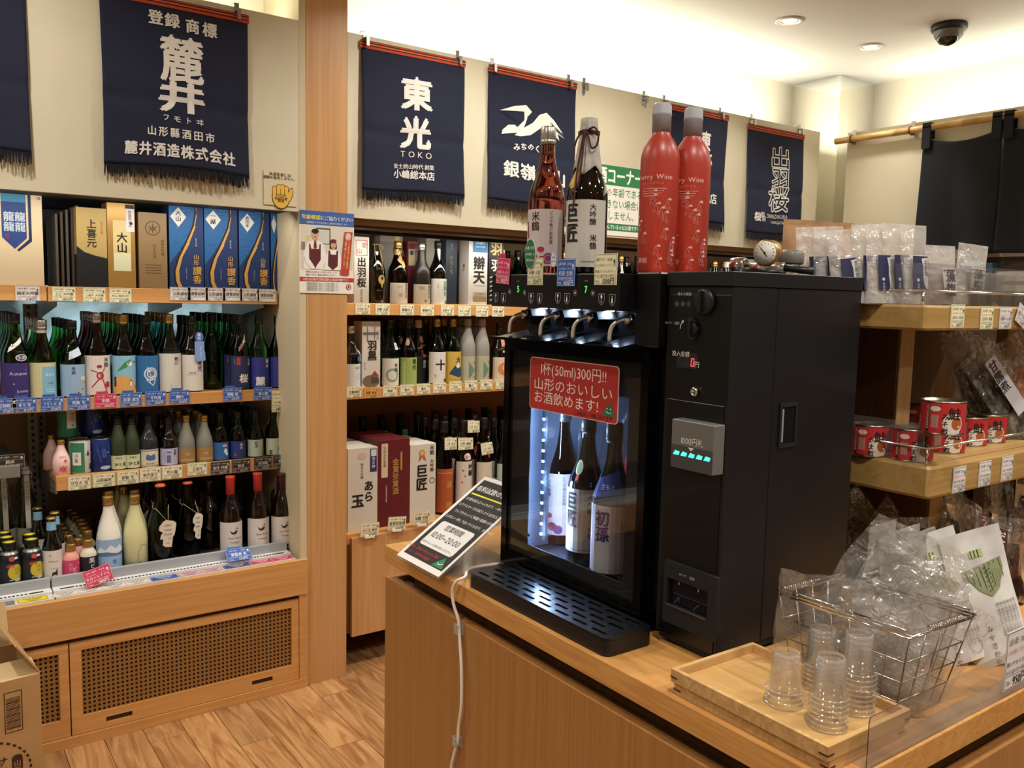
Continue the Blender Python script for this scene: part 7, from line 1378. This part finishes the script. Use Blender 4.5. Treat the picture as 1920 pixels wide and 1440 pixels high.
# white bags with a green striped print, leaning in a row
PAPW = mottle('white_pouch_paper', '#c9c6c2', '#d8d5d0', 20, .5, bump=.3)
FROST = film('frosted_empty_pouch', .55, .25, '#cbc8c6', .6, 24)
def white_bag(x, y, rz, rx, ry, lb, pr=True, s=1.0, seed=0, plain=None):
    w_, h_, d_ = .105*s, .215*s, .030; mt = plain or PAPW
    t = pouch('snack_pouch', lb, 'pouch', (x, y, C+.004), w_, h_, d_, mt, (R_(rx), R_(ry), R_(rz)), seed=seed, amp=.004, freq=14, bend=-.02, part='paper_pouch', nu=16, nv=24)
    if pr:
        sd = Vector((seed*7.3, seed*3.1, 0))
        def surf(u, v, hh):
            i, j = u/w_+.5, v/h_; uu = i*2-1; s_ = max(0, 1-abs(uu)**3)**.6; vt = max(0, (1-j-.072))/(1-.072); x_ = u*(1-.05*sin(pi*j)*(d_/w_)); z_ = v
            n = noise.noise(Vector((x_*14, z_*14, -3.0))+sd)*.004+noise.noise(Vector((x_*37.8, z_*37.8, 1.0))+sd)*.0018; ed_ = min(1, 6*min(i, 1-i)+.15)
            return (x_+noise.noise(Vector((z_*20, -1, 2))+sd)*.002, -d_/2*s_*vt**.7+n*ed_+noise.noise(Vector((x_*7, z_*7, 5))+sd)*.0064-.02*j*j*h_-.0012-hh, z_-.006*j*j*h_)
        p = Pr(surf, .006); gr, dg_ = '#868c68', '#3c4430'
        top_, bot_ = h_*.74, h_*.50
        p.poly([(-w_*.30, top_-.006), (w_*.38, top_+.004), (w_*.38, top_-.014), (w_*.25, bot_+.008), (w_*.08, bot_-.002), (-w_*.10, bot_+.012), (-w_*.20, top_-.022), (-w_*.27, top_-.022)], gr, 1)
        for k in range(8): u = -w_*.24+w_*.082*k; lo = bot_+.012+abs(u-w_*.08)*.7-.006; p.line([(u, top_-.006+.0015*k*.7), (u+.002, min(lo, top_-.012))], .0013, dg_, 2)
        for k in range(16): p.ell(w_*.07+(k % 3)*.004, bot_+.008+k*.0024, .0013, .0011, dg_, 3, 6)
        p.rect(-w_*.10, top_+.012, w_*.12, top_+.024, '#b9c78a', 1); [p.rect(-w_*.08+k*.006, top_+.012, -w_*.06+k*.006, top_+.024, dg_, 2) for k in range(3)]
        for k in range(6): p.text('鯛の風味を生かした昆布〆です', w_*.40-k*.0062, h_*.44, .0050, '#5a5652', 2, vert=True)
        p.text('みやさかや', -w_*.12, h_*.30, .0115, '#2a2826', 2, vert=True, bold=.01, gap=1.15)
        p.ring(w_*.22, h_*.10, .011, .0008, '#8a8680', 2, 20)
        p.build('green_print', t)
    return t
white_bag(1.262, .745, 8, 0, 2, 'empty frosted pouch standing tallest behind the basket, beside the machine', False, 1.02, 1, FROST)
white_bag(1.305, .715, -4, -3, -4, 'translucent white pouch second from the machine', False, .98, 2, FROST)
white_bag(1.345, .685, -14, -6, -12, 'plain white pouch between the translucent ones and the printed pair', False, .96, 3, FROST)
white_bag(1.372, .650, -30, -10, -17, 'white pouch with green striped bowl print, partly covered by its neighbour', True, .98, 4)
white_bag(1.425, .615, -30, -8, -15, 'white pouch with green striped bowl print fully in view at the picture edge', True, 1.0, 5)
# ================================================================ GONDOLA
GX, GY = 1.426, .754; GB = 1.26
g1x = 1.379
Z1b, Z1t, Z2b, Z2t = 1.457, 1.499, 1.167, 1.2235
gt = thing('gondola', 'wooden goods rack rising from the counter with two thick rounded shelves', 'shelf rack', (g1x, GY, C))
def gb(x0, y0, z0, x1, y1, z1, m, nm, bev=.0015): return MB().box(x0-g1x, y0-GY, z0-C, x1-g1x, y1-GY, z1-C, m, bev=bev).build(nm, gt)
gb(g1x, GY, Z1b, 2.42, GB, Z1t, W_GON, 'shelf', .004); gb(GX, GY, Z2b, 2.42, GB, Z2t, W_GON, 'shelf', .005)
PY = .885; pu0, pu1 = at(1690, 650, 1, PY).x, at(1715, 650, 1, PY).x; pw0, pw1 = at(1744, 960, 1, PY).x, at(1767, 960, 1, PY).x
gb(pw0, PY+.0055, C+.0005, pw0+.02, 1.24, Z2b-.0005, W_DARK, 'side_panel'); gb(pu0, PY+.0055, Z2t+.0005, pu0+.02, 1.24, Z1b-.0005, W_DARK, 'side_panel')
gb(pw0, PY, C+.0005, pw1, PY+.005, Z2b-.0005, W_POST, 'post'); gb(pu0, PY, Z2t+.0005, pu1, PY+.005, Z1b-.0005, W_POST, 'post'); gb(1.96, PY, Z2t+.0005, 2.0, PY+.025, Z1b-.0005, W_POST, 'post')

gb(1.50, 1.225, C+.0005, 2.42, 1.24, Z2b-.0005, W_DARK, 'back_panel'); gb(1.476, 1.225, Z2t+.0005, 2.42, 1.24, Z1b-.0005, W_DARK, 'back_panel')
def rail(nm, lb, x0, z, h, y0_=GY+.012):
    t = thing('rail_guard', lb, 'guard rail', (x0, y0_, z)); MB().tube([(0, .40, h), (0, .0, h), (1.0, 0, h)], .0022, CHROME, 8).tube([(0, 0, 0), (0, 0, h)], .0022, CHROME, 8).tube([(.40, 0, 0), (.40, 0, h)], .0018, CHROME, 8).tube([(0, .39, 0), (0, .39, h)], .0018, CHROME, 8).build('chrome_rail', t)
    return t
rail('r', 'chrome rail around the upper gondola shelf in front of the salt pouches', g1x+.010, Z1t, .024)
rail('r', 'chrome rail around the lower gondola shelf in front of the cans', GX+.010, Z2t, .030)
for z, x0, hh, lb in ((Z1t, g1x+.016, .07, 'clear acrylic fence in front of the salt pouches on the upper gondola shelf'),):
    t = thing('acrylic_fence', lb, 'guard', (x0, GY+.018, z)); MB().box(0, 0, .0004, 1.0, .0015, hh, ACRYL).box(0, .002, .0004, .0015, .40, hh, ACRYL).build('sheet', t)
t = thing('acrylic_fence', 'clear acrylic divider with rounded corner beside the cans', 'guard', (GX+.018, GY+.022, Z2t))
MB().prism([(0, 0), (.40, 0), (.40, .07)]+[(.012-.012*sin(a), .058+.012*cos(a)) for a in [k*pi/10 for k in range(6)]], lambda a, b: (0, a, b+.0004), lambda a, b: (.0015, a, b+.0004), ACRYLH).build('sheet', t)
t = thing('acrylic_divider', 'tall hazy acrylic divider standing at the back beside the dark side panel', 'guard', (GX+.014, 1.02, Z2t)); MB().box(0, 0, .0004, .0015, .12, .17, ACRYLH).build('sheet', t)
# cans
def gcan(x, y, z, lb, turn=0, nm='みそ煮', grp=None):
    R, H = .0350, .057; t = thing('fish_can', lb, 'can', (x, y, z+.0003), turn, grp)
    MB().lathe([(0, .003), (R*.92, .003), (R*.93, 0), (R*1.02, 0), (R*1.02, .002), (R, .003), (R, H-.003), (R*1.02, H-.002), (R*1.02, H), (R*.96, H), (R*.94, H-.004), (R*.6, H-.004), (R*.58, H-.003), (R*.3, H-.003), (0, H-.003)], mat('#bdb4a6', .28, 1), 32, caps=False).build('tin', t)
    p = Pr(cyl(R+.0002), .008, .0002); p.rect(-pi*R, .0035, pi*R, H-.0035, '#b3262a', 1)
    for s in (0, 2.2*R, -2.2*R):
        p.rect(s-.034, .005, s-.029, H-.005, '#1b1615', 2); p.text('缶詰山形県産銀鮭使用', s-.0315, H-.006, .0042, '#d9c9b0', 3, vert=True)
        p.ell(s-.019, H*.78, .0085, .0045, '#d3c8b4', 2); p.rect(s-.025, .012, s-.013, H*.60, '#a8766a', 2)
        p.ell(s+.010, H*.35, .017, .018, '#d6cdc0', 2); p.rect(s-.004, .0035, s+.022, H*.30, '#d6cdc0', 2.2); p.ell(s+.016, H*.36, .009, .011, '#a8552c', 2.5)
        p.text('鮭', s+.012, H*.50, .022, '#17120f', 3.5, bold=.05); p.text(nm, s-.003, H*.66, .0125, '#17120f', 3.5, vert=True, bold=.045)
    p.build('label', t); return t
TR = -pi/4-.1
cx0 = gcan(*at(1765, 812, 2, Z2t+.0575).xy, Z2t+.0578, 'red salmon can standing alone on top of the others', TR)
fc = None
for px, py, lb, nm_ in ((1725, 868, 'red salmon can at the shelf corner behind the rail', 'うま煮'), (1645, 858, 'red salmon can nearest the black machine, front row', 'うま煮'), (1787, 852, 'red salmon can just right of the corner can, under the single one', 'みそ煮'), (1830, 838, 'red salmon can fourth along the rail from the machine', 'だら煮'), (1866, 832, 'red salmon can at the end of the row, against the vacuum packs', 'だら煮')):
    q = at(px, py, 2, Z2t); gcan(q.x+.02, q.y+.028, Z2t, lb, TR, nm_)
for px, py, lb in ((1690, 828, 'red salmon can in the rear row behind the corner can'), (1618, 822, 'red salmon can in the rear row, half hidden by the black machine'), (1745, 815, 'red salmon can in the rear row under the single one')):
    q = at(px, py, 2, Z2t); gcan(q.x+.03, q.y+.045, Z2t, lb, TR)
# salt pouches on the upper shelf
SALT = mat('#c9c2bd', .7)
def salt(px, pyt, X_, lb, w_=.075, navy=True, rz=-18, ry=0, seed=0, brown=False, Y_=None):
    Yq = Y_ or GY+.06; q = at(px, 500, 1, Yq); h_ = at(px, pyt, 1, Yq).z-Z1t
    t = pouch('salt_pouch', lb, 'pouch', (q.x, Yq, Z1t+.001), w_, h_, .030, FILMM, (R_(-2), R_(ry), R_(rz)), seed=seed, amp=.003, freq=26, bend=.02, nu=14, nv=20)
    pouch_mb(w_*.90, h_*.52, .028, mottle('salt_brown', '#8a7466', '#a08b7c', 60, .6) if brown else SALT, seed=seed, amp=.001, freq=20, flat_top=.05, nu=10, nv=8).build('contents', t)
    y_ = -.0195; p = Pr(lambda u, v, hh: (u, -.0155*max(0, 1-abs(u/w_*2)**3)**.6*max(.25, 1-v/h_)**.7-.004-hh+.02*(v/h_)**2*h_, v), .008)
    if navy:
        p.rect(-w_*.22, h_*.17, w_*.42, h_*.60, '#1f2148', 1); p.poly([(w_*.10, h_*.57), (w_*.39, h_*.585), (w_*.39, h_*.2), (w_*.30, h_*.18), (w_*.18, h_*.24), (w_*.14, h_*.35), (w_*.15, h_*.46)], '#c4c0c0', 2); p.text('北前塩', w_*.28, h_*.56, w_*.17, '#25232a', 3, vert=True, bold=.03); p.text('庄内浜', -w_*.06, h_*.26, w_*.09, '#c4c0c0', 3, vert=True); p.ell(-w_*.06, h_*.30, w_*.05, w_*.05, '#c4c0c0', 2)
    else:
        p.rect(-w_*.10, h_*.22, w_*.42, h_*.62, '#c9c3be', 1); p.text('藻塩', w_*.16, h_*.60, w_*.34, '#3a3236', 2, vert=True, bold=.04); p.ring(w_*.33, h_*.55, w_*.09, w_*.02, '#b8504c', 2); [p.ell(w_*(-.05+.07*(k % 5)), h_*(.27+.06*(k % 6)), w_*.03, w_*.025, '#4a444a', 2) for k in range(8)]
    p.build('label', t); return t
for k, (px, pyt, lb, rz, ry, Y_) in enumerate(((1528, 425, 'salt pouch with navy label nearest the brown paper bags', -20, -4, .93), (1560, 424, 'second salt pouch with navy label from the brown paper bags', -20, -3, .905), (1590, 430, 'third salt pouch with navy label, leaning away from the bags', -20, -7, .88),
    (1622, 421, 'fourth salt pouch with navy label, first of the upright four', -18, 0, .865), (1650, 419, 'fifth salt pouch with navy label, second of the upright four', -18, 0, .845), (1680, 418, 'sixth salt pouch with navy label, third of the upright four', -18, 0, .83), (1714, 421, 'salt pouch with navy label whose full lettering faces out, last of the upright four', -16, 0, .81))):
    salt(px, pyt, 0, lb, .056 if k > 2 else .060, True, rz, ry, k, Y_=Y_)
salt(1765, 460, 0, 'brownish seaweed salt pouch with dotted label, next to the navy-labelled ones', .072, False, -14, 0, 11, True, Y_=.805)
salt(1815, 457, 0, 'slimmer seaweed salt pouch leaning beside the clear boxes', .060, False, -30, 6, 12, False, Y_=.82)
KRAFT = mottle('kraft_paper', '#a67c58', '#b58a65', 30, .7, bump=.2)
for k, (px, pyt, Y_, lb) in enumerate(((1496, 412, 1.06, 'brown kraft paper pouch behind the gauge, slightly in front of its twin'), (1545, 416, 1.10, 'brown kraft paper pouch behind the first salt pouches'))):
    q = at(px, 480, 1, Y_); h_ = at(px, pyt, 1, Y_).z-Z1t; pouch('paper_pouch', lb, 'pouch', (q.x+.02, Y_, Z1t+.001), .10, h_, .04, KRAFT, (0, 0, R_(-25)), seed=30+k, amp=.004, freq=14, part='paper')
q = at(1820, 480, 1, 1.0); t = thing('acrylic_divider', 'clear acrylic plate standing behind the seaweed salt pouches', 'guard', (at(1750, 470, 1, .92).x, .92, Z1t)); MB().box(0, 0, .0004, .11, .002, .115, ACRYLH).build('sheet', t)
PBOX = film('clear_box_plastic', .16, .08, '#a8a49e')
pb = None
for k in range(6):
    x = 1.625+.048*(k % 4)+.02*(k//4); y = .79+.06*(k//4)+.0*(k % 4); lb = 'small clear plastic box with pale goods on the upper gondola shelf, in a tight row'
    if pb is None:
        pb = thing('clear_box', lb, 'plastic box', (x, y, Z1t+.0004), 0, 'clear plastic boxes on the upper gondola shelf'); MB().box(0, 0, 0, .044, .05, .062, PBOX, bev=.003).build('shell', pb); MB().box(.004, .004, .002, .040, .046, .030, mat('#6f6258', .6), bev=.002).build('contents', pb)
    else: dup(pb, (x, y, Z1t+.0004), lb)
# price cards of the gondola
for px, py, c, nm_, pr_, lb in ((1795, 593, 'y', '庄内浜 北前塩', '490', 'cream price card nearest the corner of the upper gondola shelf edge'), (1850, 596, 'y', '庄内浜 藻塩', '645', 'cream price card touching the white one on the upper gondola shelf edge'), (1885, 596, 'w', '湯殿の山塩', '690', 'white price card half covered by a curled card, upper gondola shelf edge')):
    q = at(px, py, 1, GY-.001); pcard((q.x, GY-.0008, q.z), c, nm_, pr_, lb, w=.046, h=.040)
q = at(1915, 592, 1, GY-.003); pcard((q.x, GY-.0035, q.z), 'w', '揚げ浜塩', '540', 'small white card hanging askew over another card, upper gondola shelf edge', w=.040, h=.036, roll=R_(24))
for px, py, nm_, lb in ((1798, 899, '鮭みそ煮', 'first white 756 yen card from the corner, lower gondola shelf'), (1846, 888, '鮭うま煮', 'second white 756 yen card from the corner, lower gondola shelf'), (1888, 878, '棒だら煮', 'third white 756 yen card from the corner, lower gondola shelf')):
    q = at(px, py, 1, GY-.001); pcard((q.x, GY-.0008, q.z), 'w', nm_+' 醤油味', '756', lb, w=.045, h=.046)
# vacuum packs on the lower shelf: dark dried fish in clear packs, leaning back in a fan
PACKD = mottle('dark_fish_in_film', '#15110f', '#4d4238', 26, .16, .46, .62, coat=1, bump=1.0)
PACKL = mottle('glinting_fish_in_film', '#2b221d', '#8d8578', 30, .2, .44, .62, coat=1, bump=1.0)  # grey noise patches paint silvery highlights onto the pack
PACKR = mottle('orange_fish_in_film', '#a84a24', '#d0713a', 24, .25, .4, .6, coat=1, bump=.8)
PACKB = mottle('brown_candied_fish_in_film', '#170c09', '#4a2c22', 34, .2, .42, .6, coat=1, bump=1)
def vpack(x, y, z, w_, h_, rot, lb, core, seed, strip=None, grp=None, d_=.012, nm='vacuum_pack'):
    t = pouch(nm, lb, 'food pack', (x, y, z), w_, h_, d_, PFILM, rot, grp, seed=seed, amp=.005, freq=20, gusset=False, nu=12, nv=22, flat_top=.3)
    pouch_mb(w_*.62, h_*.70, d_*1.3, core, seed=seed, amp=.006, freq=26, gusset=False, flat_top=.06, nu=10, nv=18).build('dried_fish', t)
    if strip:
        c_, tx_, tc2 = strip; p = Pr(lambda u, v, hh: (u+.004*sin(v*30), -d_*.75-.006-hh, v), 0, .0004); p.rect(-w_*.16, h_*.30, w_*.16, h_*.88, c_, 1); p.text(tx_, 0, h_*.86, w_*.24, tc2, 2, vert=True, bold=.03); p.build('label_strip', t)
    return t
zz = Z2t+.001
lbs = ('dark vacuum pack farthest back on the lower gondola shelf', 'dark vacuum pack second from the back of the leaning fan', 'vacuum pack third from the back of the leaning fan', 'vacuum pack in the middle of the leaning fan', 'vacuum pack just behind the one with the white lettered strip', 'vacuum pack of dark fish with a white lettered strip, front of the leaning fan')
for k, (px, Y_, ry, h_, core, st_) in enumerate(((1836, 1.02, -16, .23, PACKD, None), (1852, .97, -22, .235, PACKD, None), (1870, .925, -27, .235, PACKL, None), (1888, .885, -31, .235, PACKD, None), (1908, .845, -34, .235, PACKL, None), (1938, .808, -36, .235, PACKL, ('#cfcdd2', '甘露煮', '#2a2836')))):
    q = at(px, 800, 1, Y_); vpack(q.x, Y_, zz, .105, h_, (R_(-10), R_(ry), R_(-12)), lbs[k], core, 40+k, st_)
for px, Y_, core, lb in ((1955, .82, PACKR, 'vacuum pack with orange fish and bright film at the picture edge'), (1985, .86, PACKL, 'glittering vacuum pack half outside the picture, behind the orange one')):
    q = at(px, 800, 1, Y_); vpack(q.x, Y_, zz, .095, .23, (R_(-10), R_(-22), R_(-8)), lb, core, 50+int(px), None)
# white cards and packs behind the cans
t = thing('food_pack', 'flat white-backed pack with red print leaning behind the cans', 'food pack', (1.515, .98, zz), R_(-12)); t.rotation_euler = (R_(-24), R_(-18), R_(-14))
MB().box(-.045, 0, 0, .045, .004, .15, '#c6c3be', bev=.001).build('card', t); p = Pr(lambda u, v, hh: (u, -.0004-hh, v)); p.poly([(-.045, .06), (.045, .035), (.045, .055), (-.045, .085)], '#c04a34', 1); p.rect(-.03, .01, .0, .03, '#d9d6d0', 1); p.build('print', t)
t = thing('food_pack', 'flat pack with a red and black corner label beside the side panel', 'food pack', (1.50, 1.08, zz)); t.rotation_euler = (R_(-20), R_(-24), R_(-14))
MB().box(-.04, 0, 0, .04, .004, .15, '#3c3632', bev=.001).build('card', t); p = Pr(lambda u, v, hh: (u, -.0004-hh, v)); p.poly([(-.04, .08), (.03, .10), (.03, .14), (-.04, .13)], '#8f2c24', 1); p.text('鮭とば', 0, .105, .016, '#d6b9a0', 2, bold=.03); p.build('print', t)
# jumbled packs under the lower shelf
rr = random.Random(9); lbs = ['crumpled pack with brown and white curly print beside the dark post', 'dark grey crumpled pack just below the shelf near the post', 'crumpled pack with an orange fleck below the first 756 yen card', 'knotted clear pack with gold highlights under the price cards', 'white-labelled pack standing in the middle of the brown packs', 'pack with a dark red oval label at the picture edge', 'pack with a brown checked label behind the white printed pouch', 'brown glossy pack lowest at the picture edge', 'dark pack at the back under the lower gondola shelf', 'second dark pack at the back under the lower gondola shelf']
for k, (x, y, z, rz, ry, rx, core, st_) in enumerate(((1.555, .83, .0, -14, 4, -12, PACKB, ('#3c2420', 'さけ', '#d2c4bc')), (1.60, .92, .07, -20, -30, -20, PACKD, None), (1.64, .87, .05, 10, -24, -25, PACKL, None), (1.70, .85, .04, -30, 30, -20, PACKL, None), (1.77, .84, .03, 0, 24, -16, PACKB, ('#cbc5be', '鮎煮', '#3a3430')),
    (1.70, .78, .03, -12, 14, -22, PACKB, ('#5c1f1c', 'うま煮', '#d9c9c0')), (1.66, .755, .01, -20, 22, -18, PACKB, ('#3c2420', 'だし', '#d2c4bc')), (1.72, .73, .0, -12, 10, -14, PACKB, None), (1.62, 1.02, .02, -10, 0, -10, PACKD, None), (1.76, 1.02, .02, 8, 4, -10, PACKD, None))):
    vpack(x, y, C+.002+z*.6, .10, .165, (R_(rx), R_(ry), R_(rz)), lbs[k], core, 60+k, st_, d_=.024, nm='food_pouch')
for k, (px, Y_, h_, ry, core, st_, lb) in enumerate(((1775, .99, .19, -16, PACKD, None, 'tall dark pouch behind the jumble, nearest the lower post'), (1812, 1.0, .20, 10, PACKB, ('#3c2420', '鮎', '#d2c4bc'), 'brown pouch with a dark strip at the back of the jumble'), (1850, .98, .19, -8, PACKD, None, 'dark pouch at the back of the jumble below the second white card'), (1888, 1.0, .20, 12, PACKL, ('#c9c3bc', '甘露', '#3a3430'), 'pale-striped pouch at the back of the jumble below the third white card'), (1925, .97, .19, -6, PACKB, None, 'brown pouch at the back of the jumble cut by the picture edge'), (1960, 1.02, .2, 8, PACKD, None, 'dark pouch at the back of the jumble just outside the picture'))):
    q = at(px, 1000, 1, Y_); vpack(q.x, Y_, C+.002, .115, h_, (R_(-8), R_(ry), R_(-16)), lb, core, 80+k, st_, d_=.024, nm='food_pouch')
# ================================================================ CARDBOARD BOX
q = at(75, 1262, 1, 2.55)
CB = mottle('cardboard', '#b08a5a', '#b8925f', 8, .8); CBI = mat('#c2a478', .8)
bw, bd, bh = .36, .26, q.z
t = thing('cardboard_box', 'open cardboard drink carton with raised flap standing on the floor by the cooler', 'box', (q.x, 2.55, .0003), R_(6))
m = MB(); k = .004
m.box(-bw, 0, 0, 0, k, bh, CB).box(-bw, bd-k, 0, 0, bd, bh, CB).box(-bw, k, 0, -bw+k, bd-k, bh, CB).box(-k, k, 0, 0, bd-k, bh, CB).box(-bw+k, k, 0, -k, bd-k, k, CB).build('carton', t)
def flap(o_, u, v, m, nm):
    o_, u, v = Vector(o_), Vector(u), Vector(v); n = u.cross(v).normalized()*.003
    MB().add([o_, o_+u, o_+u+v*1, o_+v, o_+n, o_+u+n, o_+u+v+n, o_+v+n], [(0, 3, 2, 1), (4, 5, 6, 7), (0, 1, 5, 4), (1, 2, 6, 5), (2, 3, 7, 6), (3, 0, 4, 7)], m).build(nm, t)
flap((0, 0, bh), (-bw, 0, 0), (0, .10, .012), CBI, 'flap'); flap((-.001, .002, bh+.001), (0, bd-.004, 0), (-.055, .0, .085), CB, 'flap')
flap((-.02, bd, bh), (-bw+.04, 0, 0), (0, .03, .12), CBI, 'flap')
p = Pr(flat(y0=-.0002)); ink = '#3d2519'
p.frame(-.150, bh-.115, -.100, bh-.035, .0018, ink); [p.rect(-.145, bh-.108+k_*.0035, -.108, bh-.107+k_*.0035+(.001 if k_ % 3 == 0 else 0), ink) for k_ in range(17)]
p.frame(-.088, bh-.145, -.045, bh-.032, .0022, ink); [p.rect(-.084, bh-.135+k_*.0044, -.050, bh-.133+k_*.0044+(.0012 if k_ % 4 == 0 else 0), ink) for k_ in range(20)]
for a in range(26):
    th = -1.9+a*.17
    if True: cx, cz, r_ = -.135, bh-.255, .105; p.line([(cx+r_*cos(th), cz+r_*sin(th)*.9), (cx+r_*cos(th+.1), cz+r_*sin(th+.1)*.9)], .006, ink)
p.poly([(x-.075, z+bh-.335) for x, z in rrect(.026, .125, .010)], ink, 2); p.text('山形県産', -.062, bh-.225, .018, '#a98558', 3, vert=True, bold=.04)
p.text('サイダー', -.098, bh-.205, .030, ink, 2, vert=True, bold=.03); p.text('パイン', -.140, bh-.212, .034, ink, 2, vert=True, bold=.03)
p.build('print', t)
p = Pr(lambda u, v, h: (-.001-.055*v/.1-h*.9, u, bh+.0045+.085*v/.1+h*.4)); 
# ================================================================ SIDE WALL SHELF (seen under the curtain)
t = thing('wall_shelf', 'dark shelf with pale edge on the side wall below the curtain', 'shelf', (4.30, 0, 1.55)); MB().box(0, -.6, 0, .075, 2.6, .02, mat('#3a332c', .6)).box(0, -.6, .021, .075, 2.6, .024, mat('#c9c4b8', .5)).build('board', t)
for k, (y, w_, h_, c_) in enumerate(((2.42, .16, .10, '#c9c8c2'), (2.22, .18, .13, '#2f4f6a'), (2.02, .15, .09, '#d2cfc8'), (1.84, .14, .12, '#3b5c50'))):
    gbox('goods_box', ('white carton under the curtain corner', 'blue carton under the curtain, beside the white one', 'pale carton under the second curtain panel', 'dark green carton under the second curtain panel')[k], 4.302, y, 1.5745, w_, .06, h_, c_, (('r', .1, .3, .9, .5, '#8a8880'),), rotz=-pi/2)
struct(MB().box(4.40, -2.6, 0, 4.42, 2.914, 1.739, mat('#4a3a2a', .6)), 'wall_right.001')
bpy.data.objects.remove(_fo); bpy.data.scenes.remove(_gs)
for o in list(bpy.data.objects):
    if o.type == 'MESH' and o.data.users > 1: pass
